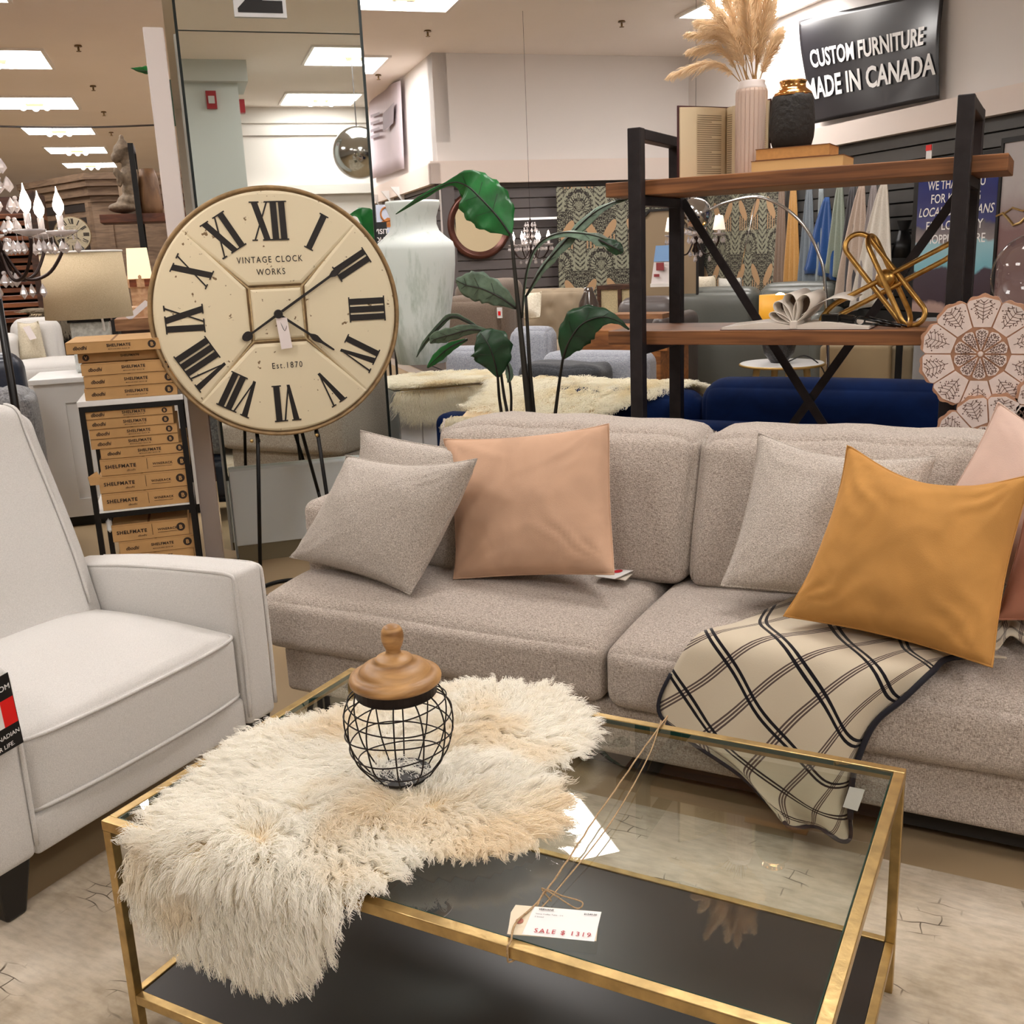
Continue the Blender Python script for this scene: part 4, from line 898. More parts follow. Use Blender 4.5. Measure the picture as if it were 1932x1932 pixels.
# middle shelf stack, bottom to top
z=.4305; u0=RU0+.018
mid=[(.073,'w',0,'bottommost wine rack carton on the middle shelf of the rack'),(.073,'w',-.002,'second wine rack carton from the bottom on the middle shelf'),(.070,'w',.012,'third wine rack carton with a torn flap at its left end'),(.043,'s',.02,'thin carton directly above the wine rack cartons'),(.041,'s',-.012,'second thin carton above the wine rack cartons'),(.040,'s',-.012,'third thin carton of the middle shelf stack'),(.041,'s',-.022,'fourth thin carton, one below the top of the middle shelf stack'),(.033,'s',-.022,'topmost thin carton right under the marble top of the rack')]
for i,(h,k,du,l) in enumerate(mid):
    wd=.355 if k=='w' else .345
    cobj=carton(max(RU0+.001,u0+du+.02),u0+du+.02+wd,RV0+.006,z,h,k,l); z+=h+.0008
# torn flap
mb=MB(B); mb.add([(u0+.015,RV0+.01,.60),(u0-.018,RV0-.02,.585),(u0-.012,RV0-.025,.55),(u0+.02,RV0+.0,.545),(u0+.03,RV0+.01,.575)],[(0,1,2,3,4)])
mb.single('torn_flap',M_card,'torn flap of brown cardboard sticking out left of the rack','cardboard',rz=math.pi/4,solid=.003)
z=.8945
top=[(.050,'s',-.0,'lowest carton standing on the marble top of the rack'),(.049,'s',.004,'second carton up on the marble top'),(.049,'s',.0,'third carton up on the marble top'),(.040,'v',-.01,'turned carton with a V badge near the top of the rack stack'),(.048,'s',-.045,'topmost carton of the rack, shifted out to the left')]
for i,(h,k,du,l) in enumerate(top):
    carton(u0+du+.012,u0+du+.012+.36,RV0+.01 if i<3 else (RV0+.05 if i==3 else RV0+.0),z,h,k,l); z+=h+.0008
z=.0495
low=[(.075,'n',.05,'lowest carton in the dark bottom bay of the rack'),(.05,'n',.04,'second carton in the dark bottom bay'),(.05,'n',.04,'third carton in the dark bottom bay'),(.06,'s',.05,'fourth carton in the dark bottom bay'),(.075,'w',.03,'top carton in the dark bottom bay of the rack')]
for i,(h,k,du,l) in enumerate(low):
    carton(u0+du+.01,u0+du+.01+.31,RV0+.02,z,h,k,l); z+=h+.0008
# cut-glass drop hanging from the rack
p=BV(202,990,RV0-.02)
cd_=bthing('crystal_drop','faceted clear crystal drop hanging on a thread beside the rack','ornament',RU0+.05,RV0+.03,.33)
mb=MB(B); mb.lathe([(.001,0),(.012,.012),(.012,.05),(.001,.062)],(RU0+.05,RV0+.03,.33),6); mb.build('drop',plain('crystal',(225,230,235),.05,0,1.0),cd_)
mb=MB(B); mb.tube([(RU0+.05,RV0+.03,.39),(RU0+.05,RV0+.025,.40)],.0008,4); mb.build('thread',MC['tag_white'],cd_)
# ======================= open shelf unit behind the sofa =======================
M_tube=plain('raw_black_steel',(48,44,46),.45,.5,var=.25,scale=25)
def plank(name,c1,c2): return wood(name,c1,c2,(2.2,26,60),.5,bump=.12)
M_plank=plank('acacia_plank',(98,60,34),(154,102,60))
EY0,EY1=3.35,3.81
et=thing('open_shelf','tall open shelf with black steel frame and thick brown planks behind the sofa','shelf',(-.77,3.58,0))
tw_=.046
for x in (-1.30,-.292):
    for y in (EY0,EY1-tw_):
        mb=MB(); mb.box(x,x+tw_,y,y+tw_,0,1.792); mb.build('upright',M_tube,et,bev=.003)
    mb=MB(); mb.box(x,x+tw_,EY0+tw_,EY1-tw_,1.792-tw_*.8,1.79); mb.build('top_rail',M_tube,et,bev=.003)
    for z in (1.577,1.077,.52,.08):
        mb=MB(); mb.box(x+.002,x+tw_-.002,EY0+tw_,EY1-tw_,z-.032,z-.002); mb.build('shelf_support',M_tube,et)
for z in (1.579,1.077,.52,.08):
    mb=MB(); mb.box(-1.40,-1.3005,EY0+.035,EY1-.035,z,z+.048); mb.box(-1.3005,-.2455,EY0+tw_*.5+.0235,EY1-tw_-.001,z,z+.048); mb.box(-.2455,-.15,EY0+.035,EY1-.035,z,z+.048)
    # one continuous plank
    mb=MB(); mb.box(-1.40,-.15,EY0+tw_+.0005,EY1-tw_-.0005,z,z+.048); mb.build('plank',M_plank,et,bev=.003)
mb=MB(); mb.bar((-1.255,EY1-.02,1.57),(-.29,EY1-.02,.10),.03,.008,up=(0,1,0)); mb.build('brace',M_tube,et)
mb=MB(); mb.bar((-.29,EY1-.008,1.57),(-1.255,EY1-.008,.10),.03,.008,up=(0,1,0)); mb.build('brace',M_tube,et)
ZT=1.6275; ZM=1.1255
# open novel standing upright
M_page=plain('book_page',(222,204,170),.85); M_cover=plain('book_cover_maroon',(70,26,30),.6); M_prt=plain('print_grey',(130,112,88),.9)
bk=thing('open_book','thick open novel standing upright on the top shelf left of the ribbed vase','book',(-1.08,3.56,ZT))
mb=MB(); 
def wedge(a,b,c,d,z0,z1): mb.prism([(0,0)],(0,0,0),(1,0,0),(0,1,0),(0,0,1)) 
def vprism(poly,z0,z1,name,mat,par,**k):
    mb=MB(); mb.prism(poly,(0,0,z0),(1,0,0),(0,1,0),(0,0,z1-z0)); return mb.build(name,mat,par,**k)
h=.232
L0=PY(1279,260,3.50).x; Lc=PY(1368,260,3.62).x; Rr=PY(1452,260,3.55).x
vprism([(L0,3.49),(L0+.006,3.49),(Lc+.0,3.66),(Rr,3.56),(Rr,3.567),(Lc,3.668)],ZT,ZT+h+.004,'cover',M_cover,bk)
lp=[(L0+.007,3.492)]+[(L0+.012+.035*i/8,3.488+.03*i/8) for i in range(9)]+[(L0+.047+(Lc-L0-.05)*i/8,3.518+.112*(i/8)**1.3) for i in range(1,9)]+[(Lc,3.655)]
lb=vprism(lp,ZT,ZT+h-.002,'page_block',M_page,bk)
rp=[(Lc,3.655),(Lc+.003,3.63),(Lc+.03,3.60),(Rr-.004,3.545),(Rr-.002,3.556)]
rb=vprism(rp,ZT,ZT+h-.002,'page_block',M_page,bk)
mb=MB(); a=V((L0+.060,3.521,0)); b=V((Lc-.012,3.612,0)); nrm=V((.6,-.8,0))*.0035
for i in range(28):
    z=ZT+h-.03-i*.0069; e=b if i%7!=3 else a.lerp(b,.6); p,q=a+nrm,e+nrm; mb.add([p+V((0,0,z)),q+V((0,0,z)),q+V((0,0,z+.0022)),p+V((0,0,z+.0022))],[(0,1,2,3)])
mb.build('print_lines',M_prt,lb,kind='stuff')
mb=MB(); a=V((Lc+.012,3.612,0)); b=V((Rr-.012,3.552,0)); nrm=V((-.3,-.9,0))*.004
for i in range(28):
    z=ZT+h-.03-i*.0069; p,q=a+nrm,b+nrm; mb.add([p+V((0,0,z)),q+V((0,0,z)),q+V((0,0,z+.0022)),p+V((0,0,z+.0022))],[(0,1,2,3)])
mb.build('print_lines',M_prt,rb,kind='stuff')
# ribbed vase with pampas
vc=PY(1417,240,3.56); vb=thing('ribbed_vase','tall pale taupe ribbed cylinder vase with a white collar on the top shelf','vase',(vc.x,3.56,ZT))
M_rib=plain('rib_ceramic',(206,184,170),.7)
mb=MB(); n=132
mb.lathe([(.046,0),(.0505,.004),(.0525,.2),(.052,.262),(.049,.270)],(vc.x,3.56,ZT),n,deform=lambda a,i:1-.055*abs(math.sin(a*12))**.6*0-(.06 if abs(math.sin(a*11))<.28 else 0)); mb.build('body',M_rib,vb,smooth=False)
mb=MB(); mb.lathe([(.047,.266),(.0475,.276),(.042,.286),(.043,.294),(.040,.296),(.036,.285),(.036,.20)],(vc.x,3.56,ZT),40); mb.build('collar',plain('collar_white',(232,222,218),.5),vb,smooth=True)
M_pamp=hairmat('pampas_fluff',(246,224,190)); M_stem=plain('pampas_stem',(186,150,98),.8)
random.seed(11)
vt=V((vc.x,3.56,ZT+.28))
tips=[(1262,142,3.50),(1300,95,3.54),(1318,40,3.52),(1295,62,3.6),(1330,-20,3.58),(1345,-70,3.5),(1375,-60,3.62),(1395,-90,3.55),(1420,-80,3.5),(1438,-70,3.6),(1458,-50,3.55),(1462,0,3.62),(1470,60,3.55),(1405,-20,3.45),(1360,20,3.48)]
for k,(px,py,y) in enumerate(tips):
    tip=PY(px,py,y); ax=vt+V((rnd(-.02,.02),rnd(-.02,.02),-.02)); mid=ax.lerp(tip,.5)+V((0,0,.06 if px<1330 else .015))+V((.02 if px<1330 else 0,0,0))
    path=cr([ax,mid,tip],12); pl=thing('pampas_plume','pampas grass plume','plume',ax) if False else None
    pt=thing('pampas_plume','','grass',ax,0,'dried pampas plumes in the ribbed vase')
    pt['label']=['long pampas plume drooping farthest left from the vase','second drooping pampas plume from the left','upper left pampas plume crossing the ceiling light','short feathery plume between the left droopers','plume fourth from the left rising to the top edge','left inner plume reaching the top edge','tall plume just left of the bunch centre','tallest central pampas plume','tall plume just right of the bunch centre','right inner pampas plume at the top edge','tall plume of the right side of the bunch','outer right pampas plume','shortest pampas plume on the right above the dark vase','front middle pampas plume','front left pampas plume'][k]
    mb=MB(); mb.tube(path,.0016,5); mb.build('stem',M_stem,pt,smooth=True)
    st=[]; m=len(path); thin=.55 if k in (0,1,3) else 1
    for q in range(int(1500*thin)):
        t=.26+.72*random.random()**.9; i=min(m-2,int(t*(m-1))); f=t*(m-1)-i; p=path[i].lerp(path[i+1],f); d=(path[i+1]-path[i]).normalized()
        side=V((rnd(-1,1),rnd(-1,1),rnd(-1,1))); side=(side-d*side.dot(d)).normalized(); L=rnd(.03,.06)*(.5+math.sin(min(1,(t-.2)/.8)*math.pi)*.8)*(.8 if thin<1 else 1)
        ang=rnd(.15,.95); dv=(d*math.cos(ang)+side*math.sin(ang)); s=[]
        for j in range(5): u=j/4; s.append(p+dv*L*u+V((0,0,-.012*u*u))+side*(-.3*L*u*u))
        st.append(s)
    hair_obj('fluff',st,M_pamp,pt,.0008)
# two wooden-paper books and the dark vase
M_bookp=plain('book_edge_tan',(204,150,88),.8,var=.08,scale=80); M_bookp2=plain('book_edge_pale',(222,186,128),.8)
b0=PY(1421,300,3.50).x; b1=PY(1595,300,3.50).x
def flatbook(x0,x1,y0,y1,z0,h,mat,label,cov):
    t=thing('book',label,'book',((x0+x1)/2,(y0+y1)/2,z0))
    mb=MB(); mb.box(x0+.002,x1-.002,y0+.002,y1-.002,z0+.002,z0+h-.002); mb.build('pages',mat,t)
    mb=MB(); mb.box(x0,x1,y0,y1,z0,z0+.002); mb.box(x0,x1,y0,y1,z0+h-.002,z0+h); mb.build('cover',cov,t)
cvd=plain('cover_brown',(120,78,46),.7)
flatbook(b0,b1,3.47,3.66,ZT,.038,M_bookp2,'pale larger book lying at the bottom under the dark vase',cvd)
flatbook(b0+.012,PY(1568,280,3.5).x,3.48,3.64,ZT+.0385,.036,M_bookp,'tan smaller book lying directly under the dark vase',cvd)
dv=PY(1495,210,3.56); zz=ZT+.0755
dk=thing('dark_vase','squat black textured vase with gold neck and rim, standing on two books','vase',(dv.x,3.56,zz))
def wob(a,i): return 1+.015*math.sin(3*a+i*.5)+.01*math.sin(7*a+i)
mb=MB(); mb.lathe([(.001,0),(.052,0),(.062,.006),(.069,.03),(.072,.06),(.0715,.09),(.070,.115),(.0675,.135),(.066,.150),(.061,.162)],(dv.x,3.56,zz),48,deform=wob); mb.build('body',plain('vase_black',(34,30,27),.75,bump=.5,bscale=60),dk,smooth=True)
M_gold=plain('gold_lustre',(226,170,104),.14,1.0,bump=.1,bscale=30)
mb=MB(); mb.lathe([(.0625,.160),(.058,.170),(.048,.178),(.041,.184),(.0405,.198),(.044,.204),(.042,.207),(.037,.200),(.036,.18)],(dv.x,3.56,zz),48,deform=wob); mb.build('gold_neck',M_gold,dk,smooth=True)
# ---- middle shelf: book with folded heart pages ----
hb=thing('folded_page_book','open magazine with pages folded into heart loops on the middle shelf','book',(-.72,3.5,ZM))
x0=PY(1363,625,3.42).x; x1=PY(1640,620,3.42).x; xc=PY(1498,620,3.42).x
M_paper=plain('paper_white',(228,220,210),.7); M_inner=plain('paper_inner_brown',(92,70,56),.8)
def sect(side):
    pts=[]; X=x0 if side<0 else x1
    for i in range(13):
        t=i/12; pts.append((xc+(X-xc)*t, .004+.032*math.sin(min(1,t*1.25+.12)*math.pi*.62)*(1-t*.82)))
    return pts
for sd in (-1,1):
    p=sect(sd); poly=[(xc,.002)]+p+[((x0 if sd<0 else x1),.001)]
    mb=MB(); mb.prism([(a,b) for a,b in poly],(0,3.41,ZM),(1,0,0),(0,0,1),(0,.22,0)); mb.build('page_block',M_paper,hb)
mb=MB(); mb.box(x0-.004,x1+.004,3.405,3.64,ZM-.0002,ZM+.0015); mb.build('cover',plain('mag_cover',(60,24,30),.5),hb)
mb=MB(); mb.box(xc-.013,xc+.013,3.408,3.62,ZM+.0016,ZM+.03); mb.build('spine_block',M_paper,hb,bev=.004)
for k,(ang,ln,wd) in enumerate([(-68,.085,.014),(-42,.092,.019),(-12,.098,.023),(24,.098,.024)]):
    a=math.radians(ang); d=(math.sin(a),math.cos(a)); n=(math.cos(a),-math.sin(a)); pts=[]
    for i in range(25):
        t=i/24*2*math.pi; r=(1-math.cos(t))/2; s=math.sin(t)*r**.5
        pts.append((xc+d[0]*ln*r+n[0]*wd*s*1.2,.02+d[1]*ln*r+n[1]*wd*s*1.2))
    rows=[[V((x,3.41,ZM+z)) for x,z in pts],[V((x+.012,3.60,ZM+z+.008)) for x,z in pts]]
    mb=MB(); mb.grid(rows); fl=mb.build('folded_page',M_paper,hb,smooth=True,solid=.002)
    cxx=sum(p[0] for p in pts)/25; czz=sum(p[1] for p in pts)/25
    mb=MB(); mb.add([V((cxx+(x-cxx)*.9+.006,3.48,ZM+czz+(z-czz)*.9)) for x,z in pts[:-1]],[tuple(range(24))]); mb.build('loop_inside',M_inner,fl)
rows=[[V((xc+.02+.16*t,3.42+.2*s,ZM+.045+.055*math.sin(t*2.2)+.01*s)) for t in [i/10 for i in range(11)]] for s in (0,1)]
mb=MB(); mb.grid(rows); mb.build('curled_page',M_paper,hb,smooth=True,solid=.001)
# ---- black clamp-like object ----
bl=thing('black_camera_grip','black metal gadget with a ribbed barrel and chain on the middle shelf','gadget',PY(1600,612,3.46))
a=PY(1556,600,3.5); mb=MB(); mb.box(a.x,a.x+.055,3.44,3.5,ZM+.013,ZM+.047); mb.build('housing',plain('gloss_black',(16,16,17),.2),bl,bev=.004)
mb=MB(); mb.lathe([(.016,0),(.016,.045),(.013,.047),(.013,.05)],(a.x+.055,3.47,ZM+.03),20,axis=(1,-.1,-.1)); mb.build('barrel',MC['gloss_black'],bl)
for (p,q,r) in (((1625,600),(1700,612),.005),((1630,610),(1690,621),.004),((1640,598),(1712,606),.003)):
    mb=MB(); P0=PY(*p,3.45); P1=PY(*q,3.45); P0.z=max(P0.z,ZM+.012); P1.z=ZM+.007; mb.tube([P0,P1],r,8); mb.build('rod',MC['gloss_black'],bl,smooth=True)
mb=MB(); mb.tube([V((a.x+.12+.014*math.cos(t),3.455+.004*math.sin(t),ZM+.024+.013*math.sin(t))) for t in [i*math.pi/9 for i in range(18)]],.003,6,closed=True); mb.build('ring',MC['gloss_black'],bl,smooth=True)
# ---- gold atom sculpture ----
M_sg=plain('sculpture_gold',(200,158,88),.3,.9,var=.25,scale=40)
C0=PY(1670,526,3.56); at=thing('atom_sculpture','gold metal sculpture of three interlocked loops around a ball on the middle shelf','sculpture',(C0.x,3.56,ZM))
def stadium(E1,E2,w,r,name):
    E1=V(E1);E2=V(E2);w=V(w);ax=(E2-E1).normalized();R=w.length; a=E1+ax*R; b=E2-ax*R; pts=[]
    for i in range(11): t=math.pi*i/10; pts.append(b+w*math.cos(t)+ax*R*math.sin(t))
    for i in range(11): t=math.pi*i/10; pts.append(a-w*math.cos(t)-ax*R*math.sin(t))
    mb=MB(); mb.tube(pts,r,10,closed=True); mb.build(name,M_sg,at,smooth=True)
E1=PY(1606,446,3.59);E2=PY(1733,616,3.53); E2.z=ZM+.009
stadium(E1,E2,V((.033,.01,.022)),.0085,'loop')
E1=PY(1640,446,3.60);E2=PY(1715,620,3.50); E2.z=ZM+.009
stadium(E1,E2,V((.006,.038,.012)),.0085,'loop')
E1=PY(1552,598,3.50);E2=PY(1812,462,3.62); E1.z=max(E1.z,ZM+.03)
stadium(E1,E2,V((.016,.004,.031)),.0085,'loop')
mb=MB(); mb.ball(C0,.031,12); mb.build('ball',M_sg,at,smooth=True)
# ======================= glass globe and carved screen =======================
GC=PY(1957,520,3.325); gl=thing('globe_lamp','clear glass globe at the right edge in front of the shelf unit','lamp',(GC.x,3.325,0))
mb=MB(); mb.ball(GC,.122,28); mb.build('globe',thin_glass('clear_globe',(.93,.95,.96,1),1,1.45),gl,smooth=True)
mb=MB(); mb.lathe([(.0,.0),(.035,0),(.03,.03),(.01,.05),(.0,.05)][1:4],(GC.x,GC.y,GC.z-.135),20); mb.tube([(GC.x,GC.y,GC.z-.13),(GC.x,GC.y,.03)],.01,10); mb.build('stem',MC['aged_brass'],gl,smooth=True)
mb=MB(); mb.box(GC.x-.12,GC.x+.12,GC.y-.022,GC.y+.02,0,.02); mb.build('base',MC['aged_brass'],gl)
M_cw=plain('carved_white',(232,218,212),.6,var=.05,scale=30); M_cb=plain('carved_brown',(184,140,112),.7,var=.15,scale=30); M_cg=plain('carved_grey_brown',(128,104,94),.8)  # sprig lines are grey-brown
sc=thing('carved_screen','whitewashed carved wooden screen of flower medallions at the right edge','screen',(-.08,3.28,0))
def medallion(px,py,R,y=3.275,np_=10,rot0=.0):
    c=PY(px,py,y); P=lambda r,a,d=0: V((c.x+r*math.sin(a),y-d,c.z+r*math.cos(a)))
    mb=MB(); m=np_*14; rim=[]
    for i in range(m):
        a=2*math.pi*i/m; k=(i%14)/14*2-1; s=1-.10*abs(k)**2.2+.018*math.cos(k*9); rim.append((R*s*math.sin(a+rot0+math.pi/np_),R*s*math.cos(a+rot0+math.pi/np_)))
    mb.prism(rim,(c.x,y,c.z),(1,0,0),(0,0,1),(0,.018,0)); md=mb.build('medallion',M_cb,sc)
    mw=MB(); mg=MB()
    def petal(a0,r0,r1,hw,d):
        out=[]
        for i in range(15):
            t=i/14; r=r0+(r1-r0)*t; wv=max(.0008,r*math.tan(math.pi/np_)-.0032)*(1 if t<.78 else max(0,1-((t-.78)/.22)**2.6)**.42); out.append((r,wv))
        L_=[P(r,a0-w_/r if r>0 else a0,d) for r,w_ in out]; Rr_=[P(r,a0+w_/r,d) for r,w_ in reversed(out)]
        pl=L_+Rr_; b=[p+V((0,.004,0)) for p in pl]; n=len(pl)
        mw.add(pl+b,[tuple(range(n))]+[(i,(i+1)%n,n+(i+1)%n,n+i) for i in range(n)])
        # leafy sprig carved into the petal
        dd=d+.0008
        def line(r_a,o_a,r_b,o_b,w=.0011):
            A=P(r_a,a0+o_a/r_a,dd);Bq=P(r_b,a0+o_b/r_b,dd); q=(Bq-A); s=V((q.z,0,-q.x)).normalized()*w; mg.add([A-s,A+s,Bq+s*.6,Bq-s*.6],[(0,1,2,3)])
        L=r1-r0; line(r0+.1*L,.0001,r0+.85*L,.0001)
        for j in range(5):
            rb=r0+L*(.22+.13*j); sp=hw*(.34+.1*j)*(1 if j<4 else .7)
            for s in (-1,1):
                line(rb,0.0001,rb+L*.10,s*sp*.7); line(rb+L*.10,s*sp*.7,rb+L*.17,s*sp*.95,.0016); line(rb+L*.10,s*sp*.7,rb+L*.05,s*sp*1.02,.0014)
        line(r0+.8*L,0.0001,r0+.93*L,hw*.25,.0014); [line(r0+L*q_,o_*hw,r0+L*(q_+.035),(o_+.06)*hw,.0022) for q_,o_ in ((.62,.78),(.62,-.78),(.78,.62),(.78,-.62),(.86,.35),(.86,-.35),(.45,.5),(.45,-.5),(.7,.42),(.7,-.42))] if L>.04 else 0; line(r0+.8*L,0.0001,r0+.93*L,-hw*.25,.0014)
    for k in range(np_):
        a=rot0+2*math.pi*(k+.5)/np_; petal(a+math.pi/np_,R*.475,R*.955,R*.25,.004)
    for k in range(np_):
        a=rot0+2*math.pi*(k+.5)/np_; petal(a+math.pi/np_,R*.07,R*.43,R*.115,.005)
    mw.build('petals',M_cw,md,kind='stuff'); mg.build('carved_sprigs',M_cg,md,kind='stuff')
    mb=MB(); mb.lathe([(.008,0),(.006,.005),(.001,.006)],(c.x,y,c.z),12,axis=(0,-1,0)); mb.build('centre_boss',M_cw,md)
medallion(1850,668,.171,3.277); medallion(1868,846,.165,3.262,10,.2); medallion(2030,775,.165,3.262,10,.1)
mb=MB(); mb.box(-.25,.2,3.275,3.293,.0,.03); mb.box(-.16,-.13,3.28,3.292,.03,.75); mb.box(.09,.12,3.28,3.292,.03,.85); mb.build('stand',M_cb,sc)
# ======================= broad-leaf plant behind the sofa =======================
M_leafd=plain('leaf_dark',(22,62,34),.38,var=.3,scale=14,bump=.25,bscale=18)
M_leafb=plain('leaf_bright',(28,104,48),.35,var=.3,scale=14,bump=.25,bscale=18)
M_leafg=plain('leaf_greygreen',(96,118,100),.5,var=.35,scale=30,bump=.3,bscale=30)
M_pstem=plain('plant_stem',(34,32,26),.5)
pl=thing('potted_plant','tall leafy potted plant with broad dark leaves rising behind the sofa','plant',(-1.72,3.52,0))
def leaf(pts,ws,mat,roll=0,fold=.25,yy=None,name='leaf',par=None):
    """pts: (px,py,y) midrib; ws: half widths in metres"""
    mid=cr([PY(a,b,c) for a,b,c in pts],6); m=len(mid); wc=cr([V((w,0,0)) for w in ws],6); rows=[]
    view=V((0.35,-1,.1)).normalized()
    for i,p in enumerate(mid):
        t=(mid[min(i+1,m-1)]-mid[max(i-1,0)]).normalized(); s=t.cross(view).normalized(); n=s.cross(t).normalized()
        r=roll if not callable(roll) else roll(i/(m-1)); s2=s*math.cos(r)+n*math.sin(r); n2=n*math.cos(r)-s*math.sin(r)
        wv=max(.0005,wc[i].x); row=[]
        for k in range(-5,6):
            u=k/5; w2=wv*(1+.06*math.sin(i*1.7+k)) ; row.append(p+s2*(u*w2)-n2*(abs(u)*w2*fold)+n2*(.10*wv*math.sin(i*1.3)*u*u))
        rows.append(row)
    mb=MB(); mb.grid(rows); ob=mb.build(name,mat,par or pl,smooth=True,solid=.0012)
    mb=MB(); mb.tube([p+V((0,-.002,0)) for p in mid],.0022,5,rs=[.0035*(1-i/m)+.0008 for i in range(m)]); mb.build('midrib',M_pstem,ob,smooth=True)
    vm=MB()
    for i in range(8,m-4,5):
        if wc[i].x>.02:
            for sgn in (2,8): vm.tube([rows[i][5]+V((0,-.002,0)),rows[min(m-1,i+2)][sgn]+V((0,-.003,0))],.0009,4)
    if vm.v: vm.build('veins',M_pstem,ob)
yb=3.46
leaf([(964,444,yb),(940,410,yb-.02),(908,375,yb-.04),(880,350,yb-.05),(850,345,yb-.06),(800,370,yb-.08),(747,404,yb-.08)],[.006,.072,.088,.062,.012,.010,.002],M_leafb,roll=lambda t:-.1 if t<.5 else .5,fold=.15)
leaf([(985,600,yb),(992,520,yb),(1012,465,yb),(1055,440,yb-.02),(1110,442,yb-.04),(1150,455,yb-.05),(1176,474,yb-.06)],[.004,.008,.012,.018,.028,.034,.004],M_leafg,roll=.9,fold=.3)
leaf([(1130,452,yb-.07),(1150,462,yb-.075),(1165,470,yb-.08),(1176,476,yb-.08)],[.004,.02,.022,.004],M_leafd,roll=-.2)
leaf([(992,560,yb+.02),(1020,510,yb+.01),(1060,462,yb),(1110,410,yb),(1150,385,yb),(1190,374,yb)],[.004,.018,.026,.026,.012,.002],M_leafg,roll=.7,fold=.3)
leaf([(974,582,yb),(945,562,yb-.04),(910,545,yb-.06),(880,538,yb-.06),(860,528,yb-.06)],[.006,.040,.056,.050,.008],M_leafg,roll=.35,fold=.2)
leaf([(915,628,yb),(880,606,yb),(850,598,yb-.01),(820,626,yb-.02),(800,650,yb-.02),(786,674,yb-.02)],[.004,.012,.014,.012,.010,.002],M_leafg,roll=.8)
leaf([(940,712,yb-.02),(933,680,yb-.05),(922,650,yb-.06),(905,626,yb-.05)],[.006,.066,.078,.02],M_leafd,roll=.05,fold=.12)
leaf([(930,628,yb-.02),(890,622,yb-.03),(850,632,yb-.04),(822,640,yb-.04),(812,648,yb-.04)],[.004,.02,.028,.026,.004],M_leafg,roll=.5)
leaf([(882,640,yb-.01),(850,655,yb-.02),(825,675,yb-.02),(806,694,yb-.02)],[.004,.018,.02,.004],M_leafb,roll=.2)
leaf([(1062,678,yb-.04),(1074,645,yb-.07),(1098,612,yb-.08),(1135,598,yb-.08),(1165,605,yb-.08),(1187,622,yb-.08)],[.004,.052,.066,.034,.012,.003],M_leafd,roll=.12,fold=.15)
leaf([(955,678,yb),(960,695,yb),(962,712,yb),(958,722,yb)],[.004,.014,.014,.002],M_leafg,roll=.4)
def pstem(pts,r0,r1):
    p=cr([PY(*q) for q in pts],6); m=len(p); mb=MB(); mb.tube(p,.01,8,rs=[r0+(r1-r0)*i/(m-1) for i in range(m)]); mb.build('stem',M_pstem,pl,smooth=True)
pstem([(1006,900,3.50),(1000,800,3.48),(988,680,3.46),(976,560,yb),(964,440,yb)],.017,.006)
pstem([(1012,900,3.52),(1008,800,3.5),(1000,700,3.48),(992,560,3.48)],.012,.006)
pstem([(1040,900,3.52),(1046,800,3.5),(1054,730,3.48),(1062,676,3.42)],.009,.005)
pstem([(955,900,3.52),(948,798,3.5),(942,750,3.48),(939,710,3.44)],.008,.005)
pstem([(970,900,3.52),(960,798,3.5),(950,740,3.48),(940,660,3.46)],.008,.005)
pstem([(975,900,3.52),(965,798,3.5),(964,740,3.48),(955,680,3.46)],.007,.004)
mb=MB(); mb.lathe([(.001,0),(.11,0),(.14,.28),(.15,.29),(.15,.31),(.13,.31),(.12,.27),(.001,.26)],(-1.72,3.52,0),36); mb.build('pot',plain('pot_grey',(70,70,70),.6),pl,smooth=False)
# stems continue into the pot
mb=MB()
for x in (-1.76,-1.73,-1.69,-1.66): mb.tube([(x,3.52,.25),(x+.01,3.51,.62)],.009,6)
mb.build('lower_stems',M_pstem,pl,smooth=True)
pq=BV(330,700,6.8); p2=bthing('tall_plant','dark leafy plant mostly hidden behind the white post, one leaf tip showing at its left','plant',pq.x-.14,6.8,0)
yq=(B@V((pq.x-.14,6.8,0))).y
leaf([(318,150,yq),(300,140,yq),(280,135,yq),(262,133,yq),(247,129,yq)],[.03,.05,.03,.018,.002],M_leafb,roll=.9,par=p2)
leaf([(318,150,yq),(322,180,yq),(325,205,yq),(330,238,yq)],[.03,.07,.06,.004],M_leafd,par=p2)
mb=MB(); mb.tube([PY(318,152,yq),PY(330,700,yq)],.012,6); mb.tube([PY(330,700,yq),V((PY(330,700,yq).x,yq,.2))],.012,6); mb.build('stem',M_pstem,p2,smooth=True)
mb=MB(); mb.lathe([(.001,0),(.1,0),(.13,.24),(.12,.25),(.001,.22)],(PY(330,700,yq).x,yq,0),28); mb.build('pot',MC['pot_grey'],p2)
# ======================= white plank cabinet, fur rug and tall vase =======================
VV=6.25; zb_=BV(797,690,VV).z; cf=BZ(746,738,zb_)
cab=bthing('white_cabinet','white planked cabinet under the tall white vase','cabinet',cf.x+.45,cf.y+.35,0)
M_wp=plain('white_paint',(222,220,218),.5,var=.03,scale=4)
u0,v0=cf.x,cf.y; mb=MB(B); mb.box(u0+.01,u0+.61,v0+.012,v0+.7,0,zb_-.03); mb.build('body',M_wp,cab)
mb=MB(B)
for k in range(5): mb.box(u0+.012+k*.118,u0+.124+k*.118,v0,v0+.012,.05,zb_-.035)
mb.build('planks',M_wp,cab,bev=.003,kind='stuff')
mb=MB(B); mb.box(u0-.01,u0+.62,v0-.015,v0+.72,zb_-.03,zb_-.002); mb.build('top',M_wp,cab,bev=.004)
va=BV(797,690,VV); vs_=thing('tall_vase','tall mottled white ceramic floor vase right of the clock','vase',B@V((va.x,VV,zb_+.02)))
sc_=(BV(870,500,VV).x-BV(725,500,VV).x)/145
